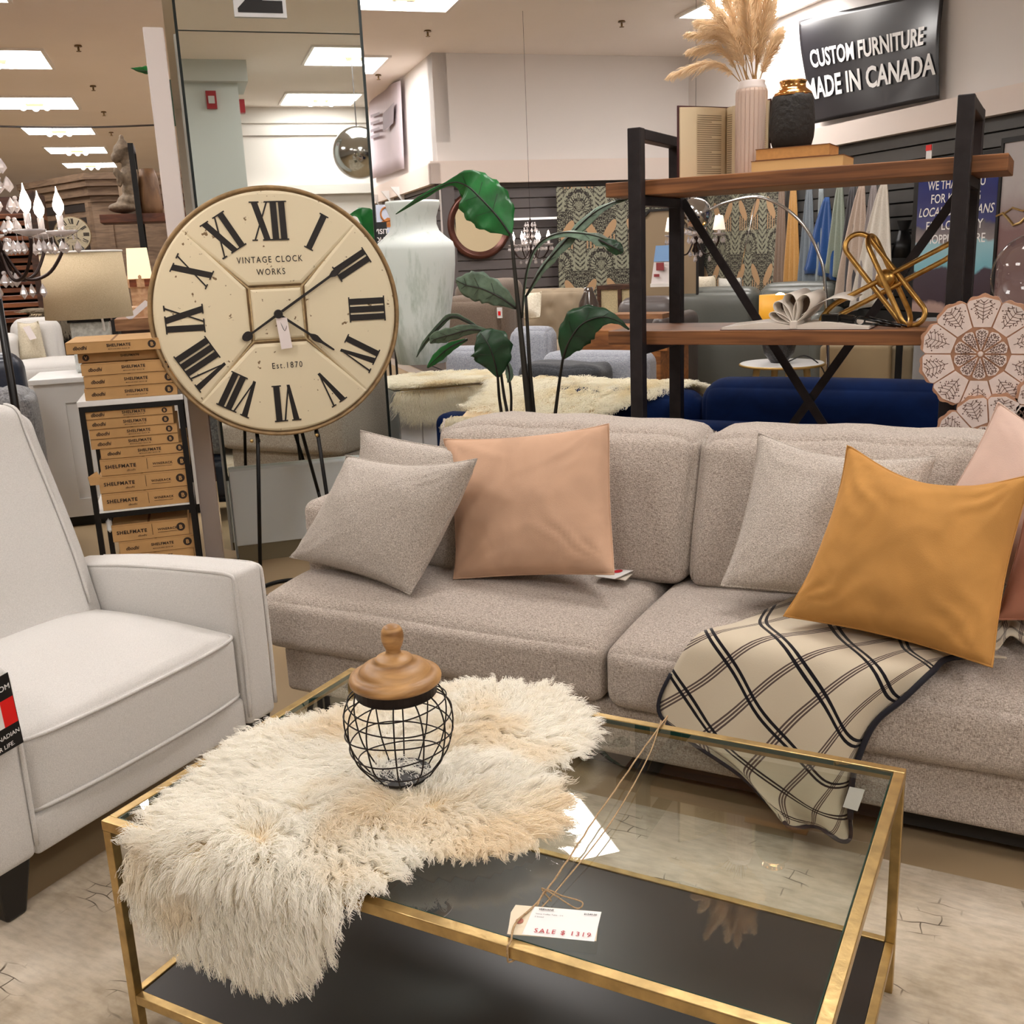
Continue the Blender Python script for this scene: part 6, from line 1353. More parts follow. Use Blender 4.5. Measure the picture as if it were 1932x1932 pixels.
# crystal chandelier, close on the left
M_cry=plain('cut_crystal',(232,226,228),.06,0,1.0); M_cry.node_tree.nodes['Principled BSDF'].inputs['Transmission Weight'].default_value=.55
M_flame=emis('flame_bulb',(255,236,214),26); M_chm=plain('chandelier_iron',(44,30,28),.4,.6)
def drop(mb,p,h,r): mb.lathe([(.0005,0),(r,h*.35),(r*.75,h*.6),(r*.25,h*.9),(.0005,h)],(p[0],p[1],p[2]-h),6); mb.ball((0,0,0),.001,2) if False else None
def chandelier(cx_,cv_,zc_,R,label,arms,scale=1,shades=False,phase=0,group='crystal chandeliers',chain=True):
    t=bthing('crystal_chandelier',label,'chandelier',cx_,cv_,zc_,group); s=scale
    mb=MB(B); mb.lathe([(.001,-.10*s),(.03*s,-.08*s),(.012*s,-.03*s),(.035*s,.0),(.012*s,.05*s),(.02*s,.12*s),(.01*s,.2*s),(.02*s,.3*s),(.004*s,.36*s)],(cx_,cv_,zc_),14); 
    if chain: mb.tube([(cx_,cv_,zc_+.3*s),(cx_,cv_,ZC-.02)],.0015,5)
    mb.build('column',M_chm,t,smooth=True)
    for k in range(arms):
        a=2*math.pi*k/arms+phase; dx,dy=math.cos(a),math.sin(a); P=lambda r,z:(cx_+dx*r*R,cv_+dy*r*R,zc_+z*s)
        mb=MB(B); mb.tube(cr([P(.08,.0),P(.35,-.10),P(.7,-.09),P(.95,-.02),P(1,.03)],6),.006*s,6); ao=mb.build('arm',M_chm,t,smooth=True)
        x,y,z=P(1,.035); mb=MB(B); mb.lathe([(.012*s,0),(.05*s,.014*s),(.054*s,.022*s),(.02*s,.01*s)],(x,y,z),16); mb.build('drip_dish',M_cry,ao,smooth=True)
        mb=MB(B); mb.lathe([(.011*s,.01*s),(.011*s,.075*s)],(x,y,z),10); mb.build('candle_sleeve',M_cry,ao,smooth=True)
        mb=MB(B); mb.lathe([(.006*s,.075*s),(.016*s,.092*s),(.0185*s,.108*s),(.012*s,.130*s),(.004*s,.150*s),(.0005,.170*s)],(x,y,z),12); mb.build('flame_bulb',M_flame,ao,smooth=True)
        if shades: mb=MB(B); mb.lathe([(.05*s,.05*s),(.03*s,.16*s)],(x,y,z),16); mb.build('mini_shade',plain('shade_white',(240,232,222),.7,emit=(255,236,214),es=.8),ao,smooth=True,solid=.002)
        mb=MB(B)
        for j in range(4):
            b=a+j*math.pi/2; q=(x+.046*s*math.cos(b),y+.046*s*math.sin(b),z+.008*s); mb.tube([q,(q[0],q[1],q[2]-.02*s)],.0012*s,4); drop(mb,(q[0],q[1],q[2]-.02*s),.045*s,.014*s)
        q=P(.6,-.11); drop(mb,(q[0],q[1],q[2]-.01),.05*s,.013*s); mb.build('crystal_drops',M_cry,ao,kind='stuff')
    mb=MB(B)
    for lev,(rr,n_,zz2) in enumerate(((.06,8,.30),(.075,9,.24),(.085,10,.17),(.08,10,.10),(.06,8,.03),(.05,6,-.08))):
        for j in range(n_):
            b=2*math.pi*j/n_+lev*.4; q=(cx_+rr*s*math.cos(b),cv_+rr*s*math.sin(b),zc_+zz2*s); drop(mb,q,.05*s,.016*s)
            if j%2: mb.ball(q,.008*s,5)
    mb.build('crystal_strands',M_cry,t,kind='stuff')
    return t
cvv=4.0; dsh=BV(92,448,cvv); ch0=BV(-12,448,cvv)
chandelier(ch0.x,cvv,dsh.z-.035,.22,'crystal chandelier with glowing candle bulbs at the left edge',7,1.0,phase=.0)
# ======================= right background =======================
# round mirror
mv=10.62; c=BV(906,424,mv); R=(BV(967,424,mv).x-BV(845,424,mv).x)/2
rm=bthing('round_mirror','round wall mirror in a wide copper-brown moulded frame','mirror',c.x,mv+.04,c.z-R)
M_cop=plain('copper_frame',(96,58,48),.3,.5,var=.2,scale=12)
mb=MB(B); mb.lathe([(R*.76,.0),(R*.78,.035),(R*.84,.03),(R*.86,.045),(R*.93,.05),(R,.02),(R,.0)],(c.x,mv+.07,c.z),64,axis=(0,-1,0)); mb.build('frame',M_cop,rm,smooth=True)
mb=MB(B); mb.lathe([(R*.745,.01),(R*.78,.03)],(c.x,mv+.07,c.z),64,axis=(0,-1,0)); mb.build('inner_bead',plain('bead_cream',(214,196,160),.4),rm)
mb=MB(B); mb.lathe([(.001,.012),(R*.77,.012),(R*.77,.0),(.001,.0)],(c.x,mv+.07,c.z),64,axis=(0,-1,0)); mb.build('glass',mirror('mirror_glass2',(.85,.86,.8)),rm)
# glowing LED light strip on the slat wall
a=bb(965,410,1056,414,10.6); mb=MB(B); mb.box(a[0],a[1]+.1,10.62,10.70,a[2],a[3]); mb.single('led_strip',plain('led_white',(240,235,232),.4,emit=(255,250,245),es=.6),'thin glowing white LED strip on the grey slat wall right of the round mirror','rail',rz=math.pi/4)
# brackets on the left slats
for px,py,l in ((716,382,'leftmost white slat-wall bracket under the fascia'),(738,376,'middle white slat-wall bracket under the fascia'),(757,369,'rightmost white slat-wall bracket under the fascia')):
    q=BU(px,py,2.52); mb=MB(B); mb.add([(2.555,q.y-.01,q.z+.1),(2.40,q.y-.01,q.z+.1),(2.555,q.y-.01,q.z-.1),(2.555,q.y+.01,q.z+.1),(2.40,q.y+.01,q.z+.1),(2.555,q.y+.01,q.z-.1)],[(0,1,2),(5,4,3),(0,3,4,1),(1,4,5,2),(2,5,3,0)]); mb.single('shelf_bracket',M_wp,l,'bracket','white slat-wall brackets',rz=math.pi/4)
# washed-out banner on the partition
a=[BU(696,176,2.55),BU(757,152,2.55),BU(764,318,2.55),BU(702,338,2.55)]
rows=[[ (a[0].lerp(a[1],t)).lerp(a[3].lerp(a[2],t),s)+V((-.03*math.sin(t*9)*.5,0,0)) for t in [i/10 for i in range(11)]] for s in [j/6 for j in range(7)]]
mb=MB(B); mb.grid(rows); bn=mb.single('wall_banner',plain('banner_lilac',(206,194,202),.6,var=.06,scale=2),'faded lilac-white banner hanging on the wall right of the mirror column','banner',smooth=True,rz=math.pi/4,solid=.004)
q=[BU(722,215,2.5),BU(744,192,2.5),BU(742,232,2.5),BU(723,248,2.5)]; mb=MB(B); mb.add(q,[(0,1,2,3)]); mb.build('grey_picture',plain('pic_grey',(160,150,160),.7),bn)
mb=MB(B)
for k,py in enumerate((218,232,246,258)): p=BU(699,py-1,2.5);q=BU(716,py-7,2.5); mb.add([p,q,q+V((0,0,-.035)),p+V((0,0,-.035))],[(0,1,2,3)])
mb.build('text_blocks',MC['pic_grey'],bn)
# basket poster and small black sign
a=bb(711,386,750,450,9.6); ps=bthing('picture_poster','poster of a woven basket under a blue sky behind the tall white vase','poster',(a[0]+a[1])/2,9.6,a[2])
mb=MB(B); mb.box(a[0],a[1],9.6,9.62,a[2],a[3]); bd=mb.build('sheet',plain('poster_sky',(188,196,214),.6),ps)
zm=a[2]+(a[3]-a[2])*.62; mb=MB(B); mb.prism([(a[0]+.02,a[2]+.1),(a[1]-.0,a[2]+.1),(a[1]-.0,zm-.02),(a[0]+.1,zm),(a[0]+.02,zm-.05)],(0,9.598,0),(1,0,0),(0,0,1),(0,-.002,0)); mb.build('basket_print',plain('basket_tan',(178,112,56),.8,var=.3,scale=60),bd)
mb=MB(B); cx_=a[0]+.09; mb.tube([(cx_+.05*math.cos(t),9.595,zm+.03+.06*math.sin(t)) for t in [i*math.pi/10 for i in range(20)]],.008,5,closed=True); mb.build('handle_print',MC['basket_tan'],bd)
a=bb(708,419,731,470,9.2); sg2=bthing('black_sign','small black sign with pale lettering left of the tall white vase','sign',(a[0]+a[1])/2,9.2,a[2]); mb=MB(B); mb.box(a[0],a[1],9.2,9.22,a[2]-.2,a[3]); s_=mb.build('board',MC['ink_black'],sg2)
mb=MB(B)
for k,t in enumerate(('VISIT','OUR','SITE')): mb.text(t,.06,((a[0]+a[1])/2,9.198,a[3]-.1-.07*k),(1,0,0),(0,0,1),bold=.01)
mb.build('lettering',MC['tag_white'],s_)
for o_,z in ((sg2,a[2]-.2),):
    mb=MB(B); mb.box((a[0]+a[1])/2-.01,(a[0]+a[1])/2+.01,9.21,9.23,0,z); mb.build('post',M_rack,o_)
a2=bb(711,386,750,450,9.6); mb=MB(B); mb.box((a2[0]+a2[1])/2-.01,(a2[0]+a2[1])/2+.01,9.62,9.64,0,a2[3]-.05); mb.build('post',M_rack,ps)
# patterned panels: ferns, fans and tan creatures, mirrored repeat
def patmat():
    m,nt,b=base('fern_wallpaper'); L=nt.links.new; uv=N(nt,'ShaderNodeUVMap'); uv.uv_map='uv'; sx=N(nt,'ShaderNodeSeparateXYZ'); L(uv.outputs[0],sx.inputs[0])
    def mth(op,a,bv=None,c=None):
        n=N(nt,'ShaderNodeMath',operation=op)
        for i,x in enumerate((a,bv,c)):
            if x is None: continue
            if isinstance(x,(int,float)): n.inputs[i].default_value=x
            else: L(x,n.inputs[i])
        return n.outputs[0]
    W=.52; H=.62
    row=mth('FLOOR',mth('DIVIDE',sx.outputs[1],H)); odd=mth('MULTIPLY',mth('MODULO',row,2.0),W/2)
    x=mth('PINGPONG',mth('ADD',sx.outputs[0],odd),W/2); y=mth('MULTIPLY',mth('FRACT',mth('DIVIDE',sx.outputs[1],H)),H)
    # x 0..W/2 mirrored; fan arcs around (W/2, .1)
    dx=mth('SUBTRACT',x,W/2); dy=mth('SUBTRACT',y,.06); r=mth('SQRT',mth('ADD',mth('MULTIPLY',dx,dx),mth('MULTIPLY',dy,dy))); an=mth('ARCTAN2',dy,dx)
    ribs=mth('GREATER_THAN',mth('SINE',mth('ADD',mth('MULTIPLY',an,22.0),mth('MULTIPLY',r,60.0))),-.1)
    ring=mth('GREATER_THAN',mth('SINE',mth('MULTIPLY',r,75.0)),-.25); fan=mth('MULTIPLY',mth('LESS_THAN',r,.2),mth('MAXIMUM',mth('MULTIPLY',ribs,ring),mth('COMPARE',r,.19,.012)))
    stem=mth('MULTIPLY',mth('LESS_THAN',x,.07),mth('GREATER_THAN',mth('SINE',mth('ADD',mth('MULTIPLY',y,120.0),mth('MULTIPLY',x,-90.0))),-.2))
    cv=N(nt,'ShaderNodeCombineXYZ'); L(x,cv.inputs[0]); L(y,cv.inputs[1]); vo=N(nt,'ShaderNodeTexVoronoi',feature='DISTANCE_TO_EDGE'); vo.inputs['Scale'].default_value=44; L(cv.outputs[0],vo.inputs['Vector']); leafs=mth('MULTIPLY',mth('GREATER_THAN',vo.outputs['Distance'],.13),.8)
    g=mth('MAXIMUM',mth('MAXIMUM',fan,stem),leafs)
    nz=N(nt,'ShaderNodeTexNoise'); nz.inputs['Scale'].default_value=9; L(cv.outputs[0],nz.inputs['Vector'])
    bx_=mth('SUBTRACT',x,.145); by=mth('SUBTRACT',y,mth('ADD',.42,mth('MULTIPLY',bx_,-.9))); br=mth('ADD',mth('MULTIPLY',mth('MULTIPLY',bx_,bx_),110.0),mth('MULTIPLY',mth('MULTIPLY',by,by),150.0)); body=mth('LESS_THAN',mth('ADD',br,mth('MULTIPLY',nz.outputs[0],.8)),1.15)
    legs=mth('MULTIPLY',mth('MULTIPLY',mth('LESS_THAN',mth('ABSOLUTE',mth('SUBTRACT',y,.30)),.07),mth('LESS_THAN',mth('ABSOLUTE',mth('SUBTRACT',x,.15)),.07)),mth('GREATER_THAN',mth('SINE',mth('MULTIPLY',x,150.0)),.3))
    tan=mth('MAXIMUM',body,legs)
    m1=N(nt,'ShaderNodeMix',data_type='RGBA'); m1.inputs[6].default_value=lin((46,40,38)); m1.inputs[7].default_value=lin((158,158,138)); L(g,m1.inputs[0])
    m2=N(nt,'ShaderNodeMix',data_type='RGBA'); L(m1.outputs[2],m2.inputs[6]); m2.inputs[7].default_value=lin((196,160,122)); L(tan,m2.inputs[0]); L(m2.outputs[2],b.inputs['Base Color']); b.inputs['Roughness'].default_value=.7; return m
M_pat=patmat()
a=bb(1053,352,1308,545,10.58); pz0=a[2]-.4; z1a=BV(1100,352,10.58).z
mb=MB(B); W_=a[1]-a[0]; mb.add([(a[0],10.58,pz0),(min(a[1],5.36),10.58,pz0),(min(a[1],5.36),10.58,z1a),(a[0],10.58,z1a)],[(0,1,2,3)],[(0,0),(W_,0),(W_,z1a-pz0),(0,z1a-pz0)]); mb.single('patterned_hanging',M_pat,'dark fern and animal patterned hanging on the back wall, left of the shelf upright','wall hanging','fern patterned wall hangings',rz=math.pi/4,solid=.02)
a=ub(1327,345,1478,548,5.36); z1b=BU(1400,325,5.36).z; z0b=BU(1400,560,5.36).z-.2
mb=MB(B); W_=a[1]-a[0]; mb.add([(5.36,a[1],z0b),(5.36,a[0],z0b),(5.36,a[0],z1b),(5.36,a[1],z1b)],[(0,1,2,3)],[(.1,0),(.1+W_,0),(.1+W_,z1b-z0b),(.1,z1b-z0b)]); mb.single('patterned_hanging',M_pat,'dark fern and animal patterned hanging behind the arc lamp, beside the hanging throws','wall hanging','fern patterned wall hangings',rz=math.pi/4,solid=.02)
a=ub(1476,330,1484,548,5.35); mb=MB(B); mb.box(5.34,5.37,a[0],a[1],z0b,z1b); mb.single('hanging_edge_board',plain('board_grey',(112,108,104),.7),'narrow grey edge board right of the patterned hanging','board',rz=math.pi/4)
a=ub(1306,330,1318,520,5.3); mb=MB(B); mb.box(5.28,5.32,a[0],a[1],.2,2.1); mb.single('wall_post',M_wp,'thin white vertical post between the two patterned hangings','post',rz=math.pi/4)
a=ub(1318,330,1326,520,5.3); mb=MB(B); mb.box(5.28,5.32,a[0],a[1],.2,2.1); mb.single('wall_post',MC['very_dark'],'thin dark vertical post between the two patterned hangings','post',rz=math.pi/4)
# beige notched mirror panel and leaflet
Y0=9.0; a=pb(1211,396,1292,600,Y0); pn=thing('notched_mirror','tan mirror with notched corners behind the shelf upright','mirror',((a[0]+a[1])/2,Y0,a[2]-.3))
k=.08; x0_,x1_,z0_,z1_=a[0],a[1]+.12,a[2]-.3,a[3]
mb=MB(); mb.prism([(x0_,z0_),(x1_,z0_),(x1_,z1_-k),(x1_-k,z1_),(x0_+k,z1_),(x0_,z1_-k)],(0,Y0,0),(1,0,0),(0,0,1),(0,.03,0)); mb.build('panel',plain('tan_panel',(158,138,112),.35),pn)
mb=MB(); P5=[(x0_,Y0-.01,z0_),(x1_,Y0-.01,z0_),(x1_,Y0-.01,z1_-k),(x1_-k,Y0-.01,z1_),(x0_+k,Y0-.01,z1_),(x0_,Y0-.01,z1_-k)]
for i in range(6): mb.bar(P5[i],P5[(i+1)%6],.02)
mb.build('frame',MC['very_dark'],pn)
Y1=8.6; a=pb(1228,463,1272,530,Y1); lf=thing('leaflet_stand','printed leaflet card with blue sky top standing behind the shelf','leaflet',((a[0]+a[1])/2,Y1,a[2]))
mb=MB(); mb.add([(a[0],Y1,a[2]-.02),(a[1],Y1,a[2]-.02),(a[1],Y1+.05,a[3]),(a[0]+.03,Y1+.05,a[3])],[(0,1,2,3)]); cdx=mb.build('card',plain('leaflet_white',(222,214,212),.5),lf,solid=.004)
hm=(a[3]-a[2]); mb=MB(); mb.add([(a[0]+.018,Y1+.02,a[2]+hm*.55),(a[1],Y1+.02,a[2]+hm*.55),(a[1],Y1+.044,a[3]),(a[0]+.03,Y1+.044,a[3])],[(0,1,2,3)]); mb.build('blue_print',plain('leaflet_blue',(120,160,206),.5),cdx)
mb=MB(); mb.box(a[0]+.05,a[0]+.12,Y1-.006,Y1-.003,a[2]+hm*.3,a[2]+hm*.52); mb.box(a[0]+.03,a[0]+.08,Y1-.01,Y1-.007,a[2]+hm*.12,a[2]+hm*.2); mb.build('red_print',plain('leaflet_red',(150,60,64),.5),cdx)
mb=MB(); mb.box(a[0],a[1],Y1-.02,Y1+.08,a[2]-.05,a[2]-.02); mb.build('holder',MC['trim_white'],lf)
def sofa_bg(name,label,mat,back,seatz,Y,depth,arm=None,tuft=False,cat='sofa',legs=True,facing=1):
    a=pb(*back,Y); t=thing(name,label,cat,((a[0]+a[1])/2,Y-depth/2,0)); x0,x1,zt=a[0],a[1],a[3]
    def sh(p,q):
        if tuft and q.y<-.5:
            dx=((p.x*5)%1-.5); dz=((p.z*6+ (int(p.x*5)%2)*.5)%1-.5); p=p+V((0,.03*math.exp(-(dx*dx+dz*dz)*18),0))
        return p
    mb=MB(); mb.soft(x0,x1,Y-.12,Y+.14,.2,zt,.09,(.01,.03,.01),n=(36 if tuft else 8),shape=sh); mb.build('backrest',mat,t,smooth=True)
    mb=MB(); mb.soft(x0,x1,Y-depth,Y-.1,.12,seatz,.06,(0,.01,.03)); mb.build('seat',mat,t,smooth=True)
    if arm:
        for sx_,(u_,w_) in enumerate(arm): mb=MB(); mb.soft(u_,u_+w_,Y-depth-.02,Y+.1,.1,seatz+.22,.08,(.0,.01,.01)); mb.build('armrest',mat,t,smooth=True)
    for x in (x0+.1,x1-.1):
        for y in (Y-depth+.08,Y): mb=MB(); mb.lathe([(.02,0),(.028,.13)],(x,y,0),10); mb.build('leg',M_blackwood,t)
    return t,a
M_taupe=fabric('taupe_cloth',(100,86,74),(130,114,100),300); M_beigec=velvet('beige_chester',(170,154,132),.85,.2)
M_gl=plain('grey_leather',(98,100,94),.4,bump=.1,bscale=40); M_dl=plain('dark_grey_leather',(86,78,76),.38,bump=.1,bscale=40); M_lg=fabric('light_grey_wool',(132,136,146),(176,178,186),220)
t,a=sofa_bg('tufted_sofa','beige button-tufted chesterfield sofa far behind the plant stems',M_beigec,(962,546,1112,640),.62,8.7,.75,tuft=True)
mb=MB(); mb.soft(a[0]-.2,a[0]+.1,7.9,8.8,.1,.86,.12,(.01,.01,.02)); mb.build('rolled_arm',M_beigec,t,smooth=True)
q=pb(975,560,1005,600,8.3); pillow('fur_pillow',fabric('cream_fleece',(212,200,176),(236,228,210),90,bump=1),'cream fluffy pillow at the left end of the tufted sofa','x' and [V((q[0]-.06,8.4,q[3])),V((q[1]+.05,8.4,q[3]+.03)),V((q[1]+.1,8.25,q[2])),V((q[0]-.05,8.25,q[2]))],.09,3,n=12)
Yc=6.75; a=pb(858,562,948,645,Yc); tc_=thing('taupe_armchair','taupe brown armchair with a red and white tag behind the vase','armchair',((a[0]+a[1])/2,Yc+.4,0))
mb=MB(); mb.soft(a[0]-.15,a[1],Yc,Yc+.28,.12,a[3],.1,(.01,.02,.02)); mb.build('armrest',M_taupe,tc_,smooth=True)
mb=MB(); mb.soft(a[0]-.15,a[0]+.12,Yc+.2,Yc+1,.12,a[3]+.12,.1); mb.build('backrest',M_taupe,tc_,smooth=True)
mb=MB(); mb.soft(a[0],a[1],Yc+.28,Yc+1,.12,.45,.06); mb.build('seat',M_taupe,tc_,smooth=True)
p=pb(939,580,948,600,Yc-.02); mb=MB(); mb.box(p[0],p[1],Yc-.03,Yc-.02,p[2],p[3]); tq_=mb.build('tag',MC['tag_white'],tc_); mb=MB(); mb.box(p[0]+.01,p[1]-.01,Yc-.034,Yc-.0305,p[2]+.02,p[2]+.05); mb.build('red_square',MC['tag_red'],tq_)
# light grey wool sofa
Yg=6.0; a=pb(940,622,1032,705,Yg); lg=thing('light_grey_sofa','light grey wool sofa with its back cushion and long arm behind the navy sofa','sofa',(-2.3,Yg,0))
mb=MB(); mb.soft(a[0],a[1],Yg,Yg+.16,.3,a[3],.06,(.01,.02,.01),shape=lambda p,q:p+V((.05*(q.z+1)/2*(-q.x)*.6,.1*(q.z+1)/2,0))); mb.build('back_cushion',M_lg,lg,smooth=True)
b=pb(1036,663,1236,705,Yg-.1); mb=MB(); mb.soft(b[0],b[1],Yg-.25,Yg-.02,.15,b[3],.07,(.0,.01,.01)); mb.build('armrest',M_lg,lg,smooth=True)
c=pb(848,655,945,705,Yg); mb=MB(); mb.soft(c[0],a[0]+.05,Yg-.1,Yg+.1,.15,c[3],.07,(.0,.01,.01)); mb.build('armrest',M_lg,lg,smooth=True)
mb=MB(); mb.soft(c[0]+.1,b[1]-.1,Yg-.9,Yg-.2,.12,.42,.06); mb.build('seat',M_lg,lg,smooth=True)
p=pb(1235,670,1248,705,Yg-.1); mb=MB(); mb.lathe([(.02,0),(.045,.15),(.03,.3),(.02,.36)],(b[1]+.04,Yg-.2,.28),12); mb.build('carved_knob',wood('knob_wood',(150,116,84),(190,156,120),(20,20,20)),lg,smooth=True)
b2=pb(1000,684,1152,706,Yg-.35); mb=MB(); mb.soft(b2[0],b2[1],Yg-.55,Yg-.28,.425,b2[3],.05,(.0,.01,.01),shape=lambda p,q:p+V((0,0,.03*noise.noise(p*7)))); mb.single('dark_throw',fabric('charcoal_cloth',(52,54,58),(78,80,84),200),'charcoal throw folded on the light grey sofa','blanket',smooth=True)
# desk, side table, smoky vase, cane cabinet, leather sofas
Yd=6.2; a=pb(1090,632,1245,662,Yd); ds=thing('wooden_desk','warm wooden desk with brass corner fittings behind the right-hand leaf','desk',((a[0]+a[1])/2,Yd+.3,0))
M_dw=wood('desk_wood',(110,64,30),(168,108,56),(4,26,26),.45)
mb=MB(); mb.box(a[0],a[1]+.05,Yd,Yd+.6,a[2],a[3]+.03); mb.build('desk_top',M_dw,ds,bev=.004)
for x in (a[0],a[1]-.3): mb=MB(); mb.box(x+.01,x+.3,Yd+.01,Yd+.58,.05,a[2]); o=mb.build('drawer_pedestal',M_dw,ds); 
for i,x in enumerate((a[0]+.02,a[0]+.14)):
    for z in (a[2]-.12,a[2]-.3): mb=MB(); mb.box(x,x+.1,Yd-.005,Yd+.01,z,z+.1); dd_=mb.build('drawer',M_dw,ds,bev=.003); mb=MB(); mb.box(x+.03,x+.07,Yd-.015,Yd-.004,z+.04,z+.06); mb.build('brass_pull',MC['aged_brass'],dd_)
a=pb(1143,593,1250,602,6.84); st2=thing('side_table','small wooden side table with square top in front of the dark leather sofa','table',((a[0]+a[1])/2,6.97,0))
mb=MB(); mb.box(a[0],a[1],6.84,7.1,a[2],a[3]); mb.build('table_top',MC['mid_wood'],st2)
mb=MB(); mb.box((a[0]+a[1])/2-.03,(a[0]+a[1])/2+.03,6.95,7.0,.02,a[2]); mb.box((a[0]+a[1])/2-.15,(a[0]+a[1])/2+.15,6.86,7.08,0,.02); mb.build('pedestal',M_rack,st2)
a=pb(1092,542,1130,600,6.5); vz=thing('smoky_vase','smoky brown glass vase standing on the wooden desk','vase',((a[0]+a[1])/2,6.5,pb(1090,632,1245,662,Yd)[3]+.03)); zb3=pb(1090,632,1245,662,Yd)[3]+.031
rr=(a[1]-a[0])/2; Hh=a[3]-zb3; mb=MB(); mb.lathe([(rr*.75,0),(rr,Hh*.35),(rr*.9,Hh*.6),(rr*.45,Hh*.88),(rr*.4,Hh)],((a[0]+a[1])/2,6.5,zb3),24); mb.build('body',plain('smoky_glass',(70,60,54),.08,0,.9),vz,smooth=True)
a=pb(1130,541,1290,620,9.6); cc_=thing('cane_cabinet','cane-fronted sideboard with dark frame under the patterned hanging','cabinet',((a[0]+a[1])/2,9.8,0))
mb=MB(); mb.box(a[0],a[1],9.62,10.0,.05,a[3]-.02); mb.build('body',plain('cane_weave',(204,188,150),.8,var=.15,scale=90,bump=.6,bscale=120),cc_)
mb=MB(); mb.box(a[0]-.02,a[1]+.02,9.6,10.02,a[3]-.02,a[3]+.02)
for k in range(5): x=a[0]+(a[1]-a[0])*k/4; mb.box(x-.018,x+.018,9.6,9.62,.05,a[3]-.02)
mb.build('frame',M_dwood,cc_)
a=pb(1165,562,1275,612,7.7); ls=thing('dark_leather_sofa','dark grey-brown leather sofa partly hidden by the shelf upright','sofa',((a[0]+a[1])/2,7.6,0))
mb=MB(); mb.soft(a[0],a[1],7.66,7.94,.5,a[3],.09,(.01,.02,.01)); mb.build('back_cushion',M_dl,ls,smooth=True)
mb=MB(); mb.soft(a[0]+.1,a[1]+.05,7.2,7.68,.12,.62,.08,(.0,.01,.03)); mb.build('seat',M_dl,ls,smooth=True)
mb=MB(); mb.soft(a[1]-.02,a[1]+.12,7.16,7.95,.12,a[2]+.1,.07); mb.build('armrest',M_dl,ls,smooth=True)
# big grey leather sofa
Yl=9.0; gsf=thing('grey_leather_sofa','large sage-grey leather sofa behind the middle shelf','sofa',(-2.4,Yl,0))
for i,(x0,y0,x1,y1) in enumerate(((1272,546,1428,602),(1430,536,1582,602))):
    a=pb(x0,y0,x1,y1,Yl); mb=MB(); mb.soft(a[0],a[1],Yl-.02,Yl+.3,a[2]-.25,a[3],.1,(.01,.05,.02)); mb.build('back_cushion',M_gl,gsf,smooth=True)
a=pb(1272,600,1590,640,Yl-.6); mb=MB(); mb.soft(a[0],a[1],Yl-.85,Yl+.05,.2,a[3]-.1,.09,(.0,.02,.03)); mb.build('seat',M_gl,gsf,smooth=True)
a=pb(1270,655,1440,690,Yl-.9); mb=MB(); mb.soft(a[0],a[1]+.3,Yl-.84,Yl,.14,a[3]+.08,.05); mb.build('base',M_gl,gsf,smooth=True)
a=pb(1568,560,1600,700,Yl-.5); mb=MB(); mb.soft(a[0]-.1,a[1]-.1,Yl-.9,Yl,.14,a[3]-.1,.08); mb.build('armrest',M_gl,gsf,smooth=True)
a=pb(1280,705,1560,712,Yl-.9); mb=MB(); mb.tube([(a[0],Yl-.86,.14),(a[1],Yl-.86,.14)],.015,8); 
for x in (a[0]+.05,a[1]-.05): mb.tube([(x,Yl-.86,.14),(x,Yl-.86,.0)],.014,8); mb.tube([(x,Yl-.05,.14),(x,Yl-.05,.0)],.014,8)
mb.build('chrome_base',plain('chrome',(200,200,200),.12,1),gsf,smooth=True)
# furry cushions on the sofa backs
for (x0,y0,x1,y1,Yq,l,sd) in ((1212,522,1288,548,9.25,'white fleecy cushion behind the dark leather sofa',1),(1288,522,1342,548,9.2,'white round-ended cushion on the left end of the grey leather sofa',2),(1336,526,1392,552,9.18,'pale grey pointed cushion on the grey leather sofa back',3)):
    a=pb(x0,y0,x1,y1,Yq); h_=.34; pillow('bg_cushion'.replace('bg_','pale_'),MC['cream_fleece'] if sd<3 else fabric('pale_cushion_cloth',(190,188,178),(214,212,204),200),l,[V((a[0]+.03,Yq+.24,a[3])),V((a[1]-.03,Yq+.24,a[3])),V((a[1],Yq+.2,a[3]-h_)),V((a[0],Yq+.2,a[3]-h_))],.1,sd,n=12,group='pale cushions on the far sofas')
# round table with lit lamp
TH_=.57; tcn=PZ(1475,684,TH_); tr=(PZ(1555,684,TH_)-PZ(1397,684,TH_)).length/2
rt=thing('round_side_table','round white-topped side table with tapered wooden legs','table',(tcn.x,tcn.y,0))
mb=MB(); mb.lathe([(.001,TH_-.022),(tr-.008,TH_-.022),(tr,TH_-.015),(tr,TH_-.003),(tr-.004,TH_),(.001,TH_)],(tcn.x,tcn.y,0),48); mb.build('table_top',M_marb,rt,smooth=False)
mb=MB(); mb.tube([(tcn.x+tr*math.cos(t_),tcn.y+tr*math.sin(t_),TH_-.012) for t_ in [i*math.pi/24 for i in range(48)]],.009,6,closed=True); mb.build('edge_band',plain('gold_edge',(190,156,90),.4,.6),rt,smooth=True)
for k in range(4):
    t_=k*math.pi/2+.5; mb=MB(); mb.tube([(tcn.x+tr*.6*math.cos(t_),tcn.y+tr*.6*math.sin(t_),TH_-.022),(tcn.x+tr*.85*math.cos(t_),tcn.y+tr*.85*math.sin(t_),0.0)],.02,8,rs=[.026,.014]); mb.build('leg',plain('leg_birch',(198,172,120),.5),rt,smooth=True)
sd=pb(1433,556,1511,602,tcn.y); lx=(sd[0]+sd[1])/2; lrr=(sd[1]-sd[0])/2
ll=thing('lit_table_lamp','lit gold drum lamp with black lattice ball base on the round side table','lamp',(lx,tcn.y,TH_+.001))
m_,nt_,b_=base('gold_shade'); b_.inputs['Base Color'].default_value=lin((206,150,50)); b_.inputs['Emission Color'].default_value=lin((240,164,40)); b_.inputs['Emission Strength'].default_value=.35
